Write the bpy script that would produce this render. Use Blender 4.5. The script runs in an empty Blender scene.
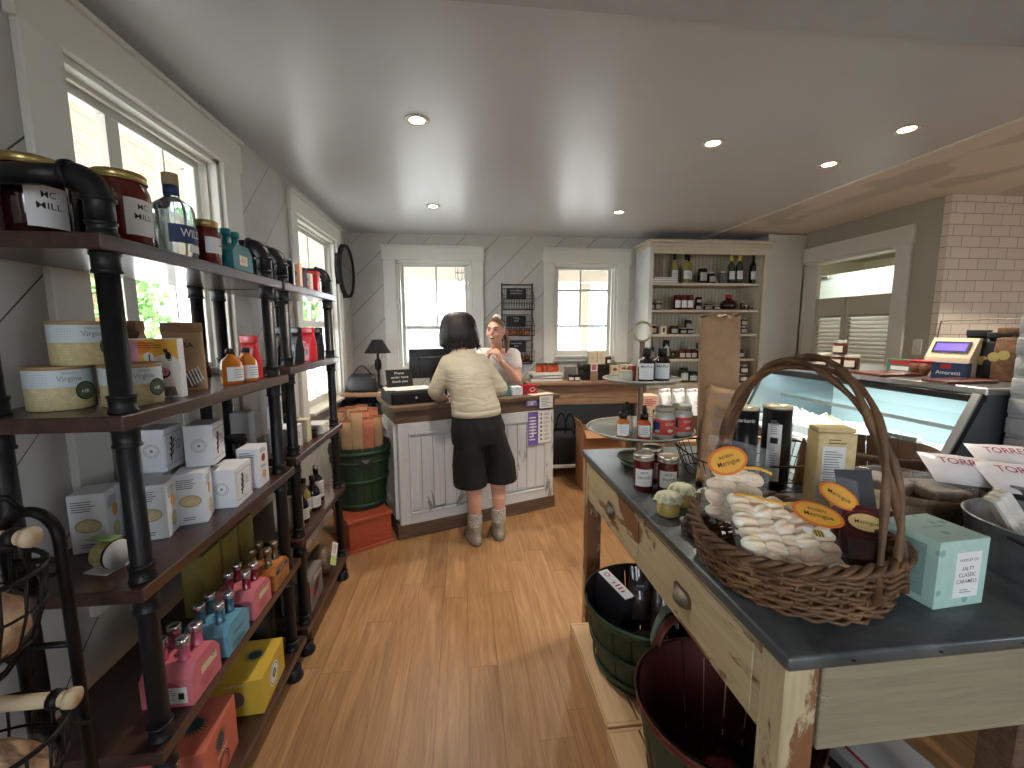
import bpy, bmesh, math, random
from mathutils import Vector, Matrix, noise
random.seed(7)
PI = math.pi
C = bpy.context.scene.collection
SC = bpy.context.scene

# ---------------------------------------------------------------- camera
FPX = 430.0
CAMLOC = Vector((0, 0, 1.45))
def cam_axes():
    yaw, pit, roll = math.radians(6.48), math.radians(-7.2), math.radians(-.19)
    cy, sy = math.cos(yaw), math.sin(yaw)
    f = Vector((sy*math.cos(pit), cy*math.cos(pit), math.sin(pit)))
    r = Vector((cy, -sy, 0)); u = r.cross(f)
    return r*math.cos(roll)+u*math.sin(roll), -r*math.sin(roll)+u*math.cos(roll), f
CR, CU, CF = cam_axes()
def at(px, py, **k):
    """a point of the photograph at a known world plane (x=, y= or z=)"""
    d = CR*((px-512)/FPX) - CU*((py-384)/FPX) + CF
    a, v = list(k.items())[0]
    i = 'xyz'.index(a)
    return CAMLOC + d*((v-CAMLOC[i])/d[i])
cam = bpy.data.cameras.new('camera'); cam_o = bpy.data.objects.new('camera', cam); C.objects.link(cam_o)
cam.sensor_width = 36; cam.lens = FPX/1024*36; cam.clip_start = .02; cam.clip_end = 200
mw = Matrix((CR, CU, -CF)).transposed().to_4x4(); mw.translation = CAMLOC
cam_o.matrix_world = mw
SC.camera = cam_o

# ---------------------------------------------------------------- materials
def srgb(r, g, b):
    f = lambda c: (c/255/12.92) if c/255 <= .04045 else ((c/255+.055)/1.055)**2.4
    return (f(r), f(g), f(b), 1)
MATS = {}
class NT:
    def __init__(s, name):
        s.m = bpy.data.materials.new(name); s.m.use_nodes = True
        s.t = s.m.node_tree; s.n = s.t.nodes; s.l = s.t.links
        s.b = s.n['Principled BSDF']
    def node(s, ty, **k):
        n = s.n.new(ty)
        for a, v in k.items():
            if a.startswith('_'): setattr(n, a[1:], v)
            else: n.inputs[a.replace('__', ' ')].default_value = v
        return n
    def link(s, a, b): s.l.new(a, b)
    def coord(s, scale=(1, 1, 1), loc=(0, 0, 0), rot=(0, 0, 0), kind='Object'):
        tc = s.n.new('ShaderNodeTexCoord'); mp = s.n.new('ShaderNodeMapping')
        mp.inputs['Scale'].default_value = scale; mp.inputs['Location'].default_value = loc; mp.inputs['Rotation'].default_value = rot
        s.link(tc.outputs[kind], mp.inputs['Vector']); return mp.outputs[0]
    def noise(s, vec, scale=5, detail=4, rough=.5, dist=0):
        n = s.n.new('ShaderNodeTexNoise'); n.inputs['Scale'].default_value = scale; n.inputs['Detail'].default_value = detail
        n.inputs['Roughness'].default_value = rough; n.inputs['Distortion'].default_value = dist
        s.link(vec, n.inputs['Vector']); return n.outputs['Fac']
    def ramp(s, fac, stops, interp='LINEAR'):
        r = s.n.new('ShaderNodeValToRGB'); r.color_ramp.interpolation = interp
        e = r.color_ramp.elements
        while len(e) < len(stops): e.new(.5)
        for x, (p, c) in zip(e, stops): x.position = p; x.color = c if len(c) == 4 else (*c, 1)
        s.link(fac, r.inputs['Fac']); return r.outputs['Color']
    def mix(s, fac, a, b, mode='MIX'):
        n = s.n.new('ShaderNodeMix'); n.data_type = 'RGBA'; n.blend_type = mode
        for i, v in ((0, fac), (6, a), (7, b)):
            if hasattr(v, 'is_linked') or hasattr(v, 'links'): s.link(v, n.inputs[i])
            elif i == 0: n.inputs[0].default_value = v
            else: n.inputs[i].default_value = v if len(v) == 4 else (*v, 1)
        return n.outputs[2]
    def math(s, op, a, b=None, c=None):
        n = s.n.new('ShaderNodeMath'); n.operation = op
        for i, v in enumerate((a, b, c)):
            if v is None: continue
            if isinstance(v, (int, float)): n.inputs[i].default_value = v
            else: s.link(v, n.inputs[i])
        return n.outputs[0]
    def sep(s, vec):
        n = s.n.new('ShaderNodeSeparateXYZ'); s.link(vec, n.inputs[0]); return n.outputs
    def bump(s, h, dist=.002, strength=1.0):
        n = s.n.new('ShaderNodeBump'); n.inputs['Distance'].default_value = dist; n.inputs['Strength'].default_value = strength
        s.link(h, n.inputs['Height']); s.link(n.outputs[0], s.b.inputs['Normal'])
    def col(s, c):
        if hasattr(c, 'links'): s.link(c, s.b.inputs['Base Color'])
        else: s.b.inputs['Base Color'].default_value = c
def mat(name, col, rough=.5, metal=0, spec=.5, var=0, vscale=8, bump=0, bscale=40, coat=0, alpha=1, trans=0, ior=1.45, stretch=(1, 1, 1), emit=None, estr=0, sss=0):
    if name in MATS: return MATS[name]
    t = NT(name); b = t.b
    c = srgb(*col)
    b.inputs['Roughness'].default_value = rough; b.inputs['Metallic'].default_value = metal
    b.inputs['Specular IOR Level'].default_value = spec; b.inputs['Coat Weight'].default_value = coat
    b.inputs['Alpha'].default_value = alpha; b.inputs['Transmission Weight'].default_value = trans; b.inputs['IOR'].default_value = ior
    if sss: b.inputs['Subsurface Weight'].default_value = sss; b.inputs['Subsurface Scale'].default_value = .01
    vec = t.coord(stretch)
    if var:
        f = t.noise(vec, vscale, 4, .6)
        lo = tuple(max(0, x*(1-var)) for x in c[:3])+(1,); hi = tuple(min(1, x*(1+var)) for x in c[:3])+(1,)
        t.col(t.ramp(f, [(.3, lo), (.7, hi)]))
    else: t.col(c)
    if bump: t.bump(t.noise(vec, bscale, 4, .6), bump)
    if emit: b.inputs['Emission Color'].default_value = srgb(*emit); b.inputs['Emission Strength'].default_value = estr
    MATS[name] = t.m
    return t.m
def wood(name, dark, light, axis='x', scale=1.0, rough=.5, bump=.001, coat=0, contrast=(.3, .7), plank=0, wear=None, wamt=.55, wscale=6):
    """grain running along axis"""
    t = NT(name); t.b.inputs['Roughness'].default_value = rough; t.b.inputs['Coat Weight'].default_value = coat
    k = {'x': (1.2, 14, 14), 'y': (14, 1.2, 14), 'z': (14, 14, 1.2)}[axis]
    v = t.coord(tuple(a*scale for a in k))
    g = t.noise(v, 2.2, 6, .65, .8); g2 = t.noise(v, 9, 3, .6)
    f = t.math('ADD', t.math('MULTIPLY', g, .7), t.math('MULTIPLY', g2, .3))
    c = t.ramp(f, [(contrast[0], srgb(*dark)), (contrast[1], srgb(*light))])
    h = f
    if wear:
        v2 = t.coord(tuple({'x': (.35, 1, 1), 'y': (1, .35, 1), 'z': (1, 1, .35)}[axis]))
        w = t.noise(v2, wscale, 7, .68, .4)
        m = t.ramp(w, [(wamt, (0, 0, 0)), (wamt+.03, (1, 1, 1))])
        c = t.mix(m, c, t.mix(f, srgb(*wear[0]), srgb(*wear[1])))
        h = t.math('SUBTRACT', f, t.math('MULTIPLY', m, .8))
    t.col(c); t.bump(h, bump)
    MATS[name] = t.m; return t.m

# ---------------------------------------------------------------- mesh builder
I4 = Matrix.Identity(4)
def T(x=0, y=0, z=0): return Matrix.Translation((x, y, z))
def RZ(a): return Matrix.Rotation(a, 4, 'Z')
def RX(a): return Matrix.Rotation(a, 4, 'X')
def RY(a): return Matrix.Rotation(a, 4, 'Y')
def frame(o, right, up):
    """local x = right, y = up, z = out of the face"""
    r = Vector(right).normalized(); u = Vector(up); u = (u - r*u.dot(r)).normalized(); n = r.cross(u)
    m = Matrix((r, u, n)).transposed().to_4x4(); m.translation = Vector(o); return m
_txt = {}
_box = {}
class MB:
    def __init__(s): s.v = []; s.f = []; s.mi = []; s.sm = []; s.mats = []
    def slot(s, m):
        if m not in s.mats: s.mats.append(m)
        return s.mats.index(m)
    def add(s, vs, fs, m, smooth=False, M=None):
        k = len(s.v); i = s.slot(m)
        if M is not None:
            vs = [M @ Vector(v) for v in vs]
        s.v.extend(tuple(v) for v in vs)
        for f in fs: s.f.append(tuple(a+k for a in f)); s.mi.append(i); s.sm.append(smooth)
        return s
    def box(s, c, d, m, M=None, bev=0, seg=1):
        if bev <= 0:
            x, y, z = c; a, b, e = d[0]/2, d[1]/2, d[2]/2
            vs = [(x-a, y-b, z-e), (x+a, y-b, z-e), (x+a, y+b, z-e), (x-a, y+b, z-e), (x-a, y-b, z+e), (x+a, y-b, z+e), (x+a, y+b, z+e), (x-a, y+b, z+e)]
            fs = [(0, 3, 2, 1), (4, 5, 6, 7), (0, 1, 5, 4), (1, 2, 6, 5), (2, 3, 7, 6), (3, 0, 4, 7)]
            return s.add(vs, fs, m, False, M)
        key = (tuple(round(x, 5) for x in d), round(bev, 5), seg)
        if key not in _box:
            bm = bmesh.new(); bmesh.ops.create_cube(bm, size=1)
            for v in bm.verts: v.co = Vector((v.co.x*d[0], v.co.y*d[1], v.co.z*d[2]))
            bmesh.ops.bevel(bm, geom=bm.edges[:], offset=min(bev, min(d)*.45), segments=seg, profile=.5, affect='EDGES')
            _box[key] = ([v.co.copy() for v in bm.verts], [tuple(v.index for v in f.verts) for f in bm.faces]); bm.free()
        vs, fs = _box[key]; o = Vector(c)
        return s.add([v+o for v in vs], fs, m, seg > 1, M)
    def box2(s, a, b, m, M=None, bev=0, seg=1):
        return s.box([(a[i]+b[i])/2 for i in range(3)], [abs(b[i]-a[i]) for i in range(3)], m, M, bev, seg)
    def lathe(s, prof, m, c=(0, 0, 0), n=24, M=None, smooth=True, a0=0, a1=2*PI, sx=1, sy=1, cap=True):
        full = abs(a1-a0-2*PI) < 1e-6
        k = n if full else n+1
        vs = []; fs = []
        for r, z in prof:
            for i in range(k):
                a = a0+(a1-a0)*i/n
                vs.append((c[0]+r*math.cos(a)*sx, c[1]+r*math.sin(a)*sy, c[2]+z))
        for j in range(len(prof)-1):
            for i in range(n):
                a, b = j*k+i, j*k+(i+1) % k
                fs.append((a, b, b+k, a+k))
        if full and cap:
            if prof[0][0] > 1e-5 and not (abs(prof[0][1]-prof[1][1]) < 1e-6 and prof[1][0] < prof[0][0]): fs.append(tuple(reversed(range(k))))
            if prof[-1][0] > 1e-5 and not (abs(prof[-1][1]-prof[-2][1]) < 1e-6 and prof[-2][0] < prof[-1][0]): fs.append(tuple((len(prof)-1)*k+i for i in range(k)))
        return s.add(vs, fs, m, smooth, M)
    def cyl(s, c, r, h, m, n=24, M=None, bev=.0):
        p = [(0, 0), (r-bev, 0), (r, bev), (r, h-bev), (r-bev, h), (0, h)] if bev else [(0, 0), (r, 0), (r, 0), (r, h), (r, h), (0, h)]
        return s.lathe(p, m, c, n, M)
    def tube(s, pts, r, m, n=8, M=None, closed=False, cap=True, flat=1.0):
        pts = [Vector(p) for p in pts]; N = len(pts)
        rs = r if isinstance(r, (list, tuple)) else [r]*N
        vs = []; fs = []
        up = None
        for i, p in enumerate(pts):
            if closed: d = pts[(i+1) % N]-pts[i-1]
            else: d = pts[min(i+1, N-1)]-pts[max(i-1, 0)]
            if d.length < 1e-9: d = Vector((0, 0, 1))
            d.normalize()
            if up is None:
                up = Vector((0, 0, 1)) if abs(d.z) < .9 else Vector((1, 0, 0))
            up = (up-d*up.dot(d))
            if up.length < 1e-6: up = d.orthogonal()
            up.normalize(); q = d.cross(up)
            for j in range(n):
                a = 2*PI*j/n
                vs.append(p+(up*math.cos(a)*flat+q*math.sin(a))*rs[i])
        e = N if closed else N-1
        for i in range(e):
            for j in range(n):
                a, b = i*n+j, i*n+(j+1) % n
                c, d2 = ((i+1) % N)*n+(j+1) % n, ((i+1) % N)*n+j
                fs.append((a, b, c, d2))
        if cap and not closed:
            fs.append(tuple(reversed(range(n)))); fs.append(tuple((N-1)*n+j for j in range(n)))
        return s.add(vs, fs, m, True, M)
    def bar(s, a, b, w, h, m, bev=0):
        """box from a to b, w wide, h tall"""
        a, b = Vector(a), Vector(b); d = b-a; L = d.length; d.normalize()
        up = Vector((0, 0, 1)) if abs(d.z) < .95 else Vector((0, 1, 0))
        q = up.cross(d).normalized(); u = d.cross(q)
        M = Matrix((d, q, u)).transposed().to_4x4(); M.translation = (a+b)/2
        return s.box((0, 0, 0), (L, w, h), m, M, bev)
    def prism(s, poly, d, m, M=None, z0=0, smooth=False):
        n = len(poly)
        vs = [(x, y, z0) for x, y in poly]+[(x, y, z0+d) for x, y in poly]
        fs = [tuple(reversed(range(n))), tuple(range(n, 2*n))]+[(i, (i+1) % n, (i+1) % n+n, i+n) for i in range(n)]
        return s.add(vs, fs, m, smooth, M)
    def plane(s, w, h, m, M=None, x=0, y=0, z=0):
        return s.add([(x-w/2, y-h/2, z), (x+w/2, y-h/2, z), (x+w/2, y+h/2, z), (x-w/2, y+h/2, z)], [(0, 1, 2, 3)], m, False, M)
    def disc(s, r, m, M=None, x=0, y=0, z=0, n=24, ry=None):
        ry = ry or r
        return s.add([(x+r*math.cos(2*PI*i/n), y+ry*math.sin(2*PI*i/n), z) for i in range(n)], [tuple(range(n))], m, False, M)
    def ring2(s, r, w, m, M=None, x=0, y=0, z=0, n=28, ry=None):
        ry = ry or r; vs = []; fs = []
        for i in range(n):
            c, q = math.cos(2*PI*i/n), math.sin(2*PI*i/n)
            vs += [(x+r*c, y+ry*q, z), (x+(r-w)*c, y+(ry-w)*q, z)]
        for i in range(n):
            a, b = 2*i, 2*((i+1) % n); fs.append((a, b, b+1, a+1))
        return s.add(vs, fs, m, False, M)
    def grid(s, fn, nu, nv, m, M=None, smooth=True, flip=False):
        vs = [fn(i/nu, j/nv) for j in range(nv+1) for i in range(nu+1)]; k = nu+1
        fs = [(j*k+i, j*k+i+1, (j+1)*k+i+1, (j+1)*k+i) for j in range(nv) for i in range(nu)]
        if flip: fs = [tuple(reversed(f)) for f in fs]
        return s.add(vs, fs, m, smooth, M)
    def loft(s, rings, m, M=None, smooth=True, cap=True):
        n = len(rings[0]); vs = [p for r in rings for p in r]; fs = []
        for j in range(len(rings)-1):
            for i in range(n):
                a, b = j*n+i, j*n+(i+1) % n; fs.append((a, b, b+n, a+n))
        if cap: fs.append(tuple(reversed(range(n)))); fs.append(tuple((len(rings)-1)*n+i for i in range(n)))
        return s.add(vs, fs, m, smooth, M)
    def text(s, t, size, m, M=None, x=0, y=0, z=.0004, wrap=0, bold=0, width=None):
        """flat lettering, centred; wrap=r bends it round a cylinder whose axis lies r behind"""
        if t not in _txt:
            cu = bpy.data.curves.new('t', 'FONT'); cu.body = t; cu.size = 1; cu.align_x = 'CENTER'; cu.align_y = 'CENTER'; cu.resolution_u = 3; cu.offset = .004
            ob = bpy.data.objects.new('t', cu); C.objects.link(ob)
            dg = bpy.context.evaluated_depsgraph_get(); me = bpy.data.meshes.new_from_object(ob.evaluated_get(dg))
            vs = [v.co.copy() for v in me.vertices]; fs = [tuple(p.vertices) for p in me.polygons]
            bpy.data.objects.remove(ob); bpy.data.curves.remove(cu); bpy.data.meshes.remove(me); _txt[t] = (vs, fs)
        vs, fs = _txt[t]
        sx = size
        if width and vs:
            w = max(v.x for v in vs)-min(v.x for v in vs); sx = min(size*1.15, width/max(w, 1e-6))
        out = []
        for v in vs:
            px, py = x+v.x*sx, y+v.y*size
            if wrap: a = px/wrap; out.append(((wrap+z)*math.sin(a), py, (wrap+z)*math.cos(a)-wrap))
            else: out.append((px, py, z))
        return s.add(out, fs, m, False, M)
    def lines(s, w, h, n, m, M=None, x=0, y=0, z=.0003, seed=1, th=.35):
        """rows of small print too fine to read"""
        rnd = random.Random(seed)
        for i in range(n):
            yy = y+h/2-h*(i+.5)/n; ww = w*rnd.uniform(.6, 1)
            s.plane(ww, h/n*th, m, M, x-(w-ww)/2, yy, z)
        return s
    def wrap_label(s, r, z0, z1, ac, half, m, n=12, M=None):
        """paper band on a cylinder centred at angle ac"""
        vs = []; fs = []
        for z in (z0, z1):
            for i in range(n+1):
                a = ac-half+2*half*i/n; vs.append((r*math.cos(a), r*math.sin(a), z))
        for i in range(n): fs.append((i, i+1, i+n+2, i+n+1))
        return s.add(vs, fs, m, True, M)
    def build(s, name, parent=None, loc=(0, 0, 0), rot=(0, 0, 0), label=None, M=None):
        me = bpy.data.meshes.new(name)
        me.from_pydata(s.v, [], s.f)
        for m in s.mats: me.materials.append(m)
        me.polygons.foreach_set('material_index', s.mi)
        me.polygons.foreach_set('use_smooth', s.sm)
        me.update()
        o = bpy.data.objects.new(name, me); C.objects.link(o)
        if M is not None: o.matrix_basis = M
        else: o.location = loc; o.rotation_euler = rot
        if parent: o.parent = parent
        if label: o['label'] = label
        return o
def cyl_face(r, ang, z):
    """frame on a vertical cylinder facing direction ang at height z"""
    n = Vector((math.cos(ang), math.sin(ang), 0))
    return frame(n*r+Vector((0, 0, z)), (-n.y*1.0, n.x, 0), (0, 0, 1))
def thing(name, label, cat, loc=(0, 0, 0), rotz=0, group=None, M=None):
    o = bpy.data.objects.new(name, None); C.objects.link(o); o.empty_display_size = .05
    if M is not None: o.matrix_basis = M
    else: o.location = loc; o.rotation_euler = (0, 0, rotz)
    o['label'] = label; o['category'] = cat
    if group: o['group'] = group
    return o
def tag(o, label, cat, group=None, kind=None):
    o['label'] = label; o['category'] = cat
    if group: o['group'] = group
    if kind: o['kind'] = kind
    return o
def struct(o): o['kind'] = 'structure'; return o
def dup(root, loc=None, rotz=None, label=None, group=None):
    r = root.copy(); C.objects.link(r)
    if loc is not None: r.location = loc
    if rotz is not None: r.rotation_euler = (r.rotation_euler[0], r.rotation_euler[1], rotz)
    if label: r['label'] = label
    if group: r['group'] = group
    for ch in list(root.children):
        c = ch.copy(); C.objects.link(c); c.parent = r; c.matrix_parent_inverse = ch.matrix_parent_inverse.copy()
        for g in ch.children:
            d = g.copy(); C.objects.link(d); d.parent = c
    return r
def smooth_mod(o, lv=1):
    m = o.modifiers.new('s', 'SUBSURF'); m.levels = lv; m.render_levels = lv; return o
# ---------------------------------------------------------------- common materials
white_trim = mat('white_trim', (218, 217, 210), .45, var=.04, vscale=3)
cream_trim = mat('cream_trim', (205, 202, 190), .5, var=.04)
black_iron = mat('black_iron', (30, 31, 34), .42, .35, var=.25, vscale=30, bump=.0006, bscale=120)
black_plastic = mat('black_plastic', (20, 20, 22), .4)
black_matte = mat('black_matte', (16, 16, 17), .8)
ink = mat('ink_black', (34, 34, 36), .7)
ink_grey = mat('ink_grey', (125, 128, 132), .7)
ink_blue = mat('ink_blue', (52, 62, 92), .7)
paper = mat('paper_white', (228, 229, 228), .7, var=.03)
paper2 = mat('paper_cream', (222, 212, 188), .7, var=.04)
steel = mat('steel', (175, 177, 178), .28, 1, var=.08)
tin = mat('tin_lid', (190, 188, 178), .3, .9)
gold = mat('gold_lid', (186, 165, 105), .32, .85)
kraft = mat('kraft_paper', (164, 132, 100), .85, var=.12, vscale=14, bump=.010, bscale=11)
kraft_dark = mat('kraft_brown', (128, 98, 72), .85, var=.12, vscale=14, bump=.0012, bscale=30)
glass = mat('clear_glass', (240, 246, 246), .03, trans=1, ior=1.45)
def thin_glass(name, col, al=.18):
    t = NT(name); t.b.inputs['Roughness'].default_value = .03; t.col(srgb(*col))
    t.b.inputs['Alpha'].default_value = al; t.b.inputs['Specular IOR Level'].default_value = .7
    MATS[name] = t.m; return t.m
pane_glass = thin_glass('window_pane_glass', (225, 235, 238), .06)
film = thin_glass('clear_film', (235, 238, 240), .09)
case_glass = thin_glass('display_glass', (190, 225, 225), .10)

def planks(name, base, au, av, w=.235, gap=.0045):
    """diagonal painted boards; au, av: plane axes index"""
    t = NT(name); t.b.inputs['Roughness'].default_value = .6
    v = t.coord(); s = t.sep(v)
    d = t.math('MULTIPLY', t.math('SUBTRACT', s[au], s[av]), .7071)
    k = t.math('DIVIDE', d, w); fr = t.math('FRACT', k); fl = t.math('FLOOR', k)
    e = t.math('MULTIPLY', t.math('MINIMUM', fr, t.math('SUBTRACT', 1.0, fr)), w)
    thick = t.math('MULTIPLY', t.noise(v, 1.3, 3, .6), gap*1.3)
    m = t.math('LESS_THAN', e, t.math('SUBTRACT', thick, gap*.25))
    wn = t.n.new('ShaderNodeTexWhiteNoise'); wn.noise_dimensions = '1D'; t.link(fl, wn.inputs['W'])
    tone = t.math('ADD', t.math('MULTIPLY', wn.outputs['Value'], .10), t.math('MULTIPLY', t.noise(v, 6, 5, .6, .5), .22))
    b = srgb(*base); lo = tuple(x*.78 for x in b[:3])+(1,); hi = tuple(min(1, x*1.16) for x in b[:3])+(1,)
    c = t.ramp(tone, [(.02, lo), (.30, hi)])
    t.col(t.mix(m, c, srgb(62, 58, 54)))
    t.bump(t.math('SUBTRACT', t.math('MULTIPLY', t.noise(v, 25, 4), .15), m), .003)
    MATS[name] = t.m; return t.m
plank_back = planks('painted_boards_back', (196, 193, 187), 0, 2)
plank_left = planks('painted_boards_left', (196, 194, 189), 1, 2)
# floor boards
def floor_mat():
    t = NT('oak_floor'); t.b.inputs['Roughness'].default_value = .38
    v = t.coord(); s = t.sep(v)
    w = .125; kx = t.math('DIVIDE', s[0], w); fx = t.math('FRACT', kx); ix = t.math('FLOOR', kx)
    wn = t.n.new('ShaderNodeTexWhiteNoise'); wn.noise_dimensions = '1D'; t.link(ix, wn.inputs['W'])
    yy = t.math('DIVIDE', t.math('ADD', s[1], t.math('MULTIPLY', wn.outputs['Value'], 1.2)), 1.2)
    fy = t.math('FRACT', yy); iy = t.math('FLOOR', yy)
    wn2 = t.n.new('ShaderNodeTexWhiteNoise'); wn2.noise_dimensions = '2D'
    cb = t.n.new('ShaderNodeCombineXYZ'); t.link(ix, cb.inputs[0]); t.link(iy, cb.inputs[1]); t.link(cb.outputs[0], wn2.inputs['Vector'])
    off = t.n.new('ShaderNodeVectorMath'); off.operation = 'ADD'; t.link(v, off.inputs[0]); t.link(wn2.outputs['Color'], off.inputs[1])
    mp = t.n.new('ShaderNodeMapping'); mp.inputs['Scale'].default_value = (16, 1.1, 1); t.link(off.outputs[0], mp.inputs['Vector'])
    g = t.noise(mp.outputs[0], 2.4, 6, .62, .9)
    mp2 = t.n.new('ShaderNodeMapping'); mp2.inputs['Scale'].default_value = (90, 3, 1); t.link(off.outputs[0], mp2.inputs['Vector'])
    g2 = t.noise(mp2.outputs[0], 2, 3, .6)
    f = t.math('ADD', t.math('MULTIPLY', g, .62), t.math('ADD', t.math('MULTIPLY', g2, .2), t.math('MULTIPLY', wn2.outputs['Value'], .10)))
    c = t.ramp(f, [(.28, srgb(128, 92, 58)), (.5, srgb(162, 122, 82)), (.72, srgb(190, 152, 110))])
    ex = t.math('LESS_THAN', t.math('MULTIPLY', t.math('MINIMUM', fx, t.math('SUBTRACT', 1.0, fx)), w), .0009)
    ey = t.math('LESS_THAN', t.math('MULTIPLY', fy, 1.2), .0016)
    e = t.math('MAXIMUM', ex, ey)
    t.col(t.mix(t.math('MULTIPLY', e, .6), c, srgb(84, 54, 30)))
    t.bump(t.math('SUBTRACT', t.math('MULTIPLY', g2, .3), e), .0008)
    return t.m
floor_m = floor_mat()
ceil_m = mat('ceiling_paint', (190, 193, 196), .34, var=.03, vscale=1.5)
ceil_dim = mat('ceiling_near_dimmed', (172, 174, 176), .6, var=.03)  # darker grey puts the near ceiling's dimmer light into its colour
def patch_mat():
    t = NT('patched_plaster'); t.b.inputs['Roughness'].default_value = .7
    v = t.coord((1, .6, 1)); n = t.noise(v, 2.2, 2, .4, .3)
    t.col(t.ramp(n, [(.54, srgb(214, 209, 200)), (.58, srgb(192, 189, 181))])); return t.m
patch_m = patch_mat()
wall_taupe = mat('taupe_paint', (172, 168, 154), .6, var=.03, vscale=2)
wall_light = mat('light_panel_paint', (196, 197, 192), .6, var=.03)
def tile_mat():
    t = NT('subway_tile'); t.b.inputs['Roughness'].default_value = .25
    v = t.coord(rot=(PI/2, 0, 0))
    b = t.n.new('ShaderNodeTexBrick'); t.link(v, b.inputs['Vector'])
    b.inputs['Scale'].default_value = 1; b.inputs['Brick Width'].default_value = .155; b.inputs['Row Height'].default_value = .078
    b.inputs['Mortar Size'].default_value = .0022; b.inputs['Mortar Smooth'].default_value = .1
    b.inputs['Color1'].default_value = srgb(226, 212, 196); b.inputs['Color2'].default_value = srgb(217, 204, 189); b.inputs['Mortar'].default_value = srgb(150, 138, 124)
    t.link(b.outputs['Color'], t.b.inputs['Base Color'])
    t.bump(t.math('MULTIPLY', b.outputs['Fac'], -1.0), .001)
    return t.m
tile_m = tile_mat()

# ---------------------------------------------------------------- shell
XL, YB, ZC, XR, YF = -1.07, 4.42, 2.38, 3.45, -2.6
def wall_with_holes(name, axis, pos, thick, a0, a1, z0, z1, holes, m, outer=None):
    """axis 'x': plane x=pos spanning y a0..a1; axis 'y': plane y=pos spanning x. thick signed outward"""
    b = MB()
    def slab(u0, u1, w0, w1):
        if u1-u0 < 1e-4 or w1-w0 < 1e-4: return
        if axis == 'x': b.box2((pos, u0, w0), (pos+thick, u1, w1), m)
        else: b.box2((u0, pos, w0), (u1, pos+thick, w1), m)
    cur = a0
    for (h0, h1, g0, g1) in sorted(holes):
        slab(cur, h0, z0, z1); slab(h0, h1, z0, g0); slab(h0, h1, g1, z1); cur = h1
    slab(cur, a1, z0, z1)
    return struct(b.build(name))
L1 = (1.38, 2.16, 1.24, 2.20); L2 = (3.03, 3.92, .86, 2.20)
B1 = (-.64, .10, 1.06, 2.13); B2 = (.93, 1.60, 1.16, 2.12)
wall_with_holes('wall_left', 'x', XL, -.16, YF, YB+.16, 0, ZC+.02, [L1, L2, (-1.6, -.7, .9, 2.1)], plank_left)  # third opening, unseen behind the viewer, is added for fill light
wall_with_holes('wall_back', 'y', YB, .16, XL, XR+.16, 0, ZC+.02, [B1, B2], plank_back)
b = MB(); b.box2((XL-.16, YF-.16, -.1), (6.6, YB+.16, 0), floor_m); struct(b.build('floor'))
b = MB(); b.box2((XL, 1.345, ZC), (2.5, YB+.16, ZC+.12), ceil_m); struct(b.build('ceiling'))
b = MB(); b.box2((XL, YF, ZC-.012), (6.6, 1.345, ZC+.12), ceil_dim); struct(b.build('ceiling_near'))
b = MB(); b.box2((2.5, 1.345, ZC+.012), (6.6, YB+.16, ZC+.12), patch_m); struct(b.build('ceiling_patched'))
b = MB(); b.box2((2.485, 1.345, ZC-.006), (2.515, YB, ZC+.011), white_trim); struct(b.build('trim_1'))
# the light boxed panel right of the tall cabinet
b = MB(); b.box2((3.035, 4.10, 0), (XR-.002, YB, ZC), wall_light); struct(b.build('wall_panel'))
D = (3.15, 4.14, 0, 2.10)
wall_with_holes('wall_right', 'x', XR, .14, 2.85, YB, 0, ZC+.012, [D], wall_taupe)
b = MB(); b.box2((XR, 2.80, 0), (6.6, 2.848, ZC+.01), tile_m); struct(b.build('wall_tile'))
b = MB(); b.box2((6.6, YF, 0), (6.7, 2.85, ZC+.1), wall_taupe); struct(b.build('wall_far_right'))
# street side wall behind the viewer: unseen window openings added for fill light
wall_with_holes('wall_front', 'y', YF, -.16, XL-.16, 6.6, 0, ZC+.1, [(-.3, .7, .9, 2.1), (4.0, 5.4, .9, 2.1)], wall_light)

# painted brick chimney at the far right
def brick_m():
    t = NT('painted_brick'); t.b.inputs['Roughness'].default_value = .6
    v = t.coord(); t.col(t.ramp(t.noise(v, 9, 5, .6), [(.3, srgb(168, 170, 170)), (.7, srgb(206, 207, 206))]))
    t.bump(t.noise(v, 45, 6, .7), .006); return t.m
bm_ = brick_m(); b = MB(); rnd = random.Random(3)
BX, BY = 2.045, .90
b.box2((BX+.012, BY+.012, 0), (2.9, 1.385, ZC-.015), bm_)
z = .0; row = 0
while z < ZC-.09:
    h = .066
    x = BX+(0 if row % 2 else -.0); first = .2 if row % 2 else .1
    while x < 2.9:
        L = first if first else .2; first = 0
        j = rnd.uniform(-.004, .004)
        b.box2((x+.004, BY+j, z+.004), (min(x+L, 2.9)-.004, BY+.05, z+h), bm_, bev=.006, seg=2); x += L
    y = BY+.004
    first = .1 if row % 2 else .2
    while y < 1.385:
        L = first if first else .2; first = 0
        b.box2((BX+rnd.uniform(-.004, .003), y+.006, z+.004), (BX+.05, min(y+L, 1.385)-.003, z+h), bm_, bev=.006, seg=2); y += L
    z += .075; row += 1
struct(b.build('wall_chimney'))

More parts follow.
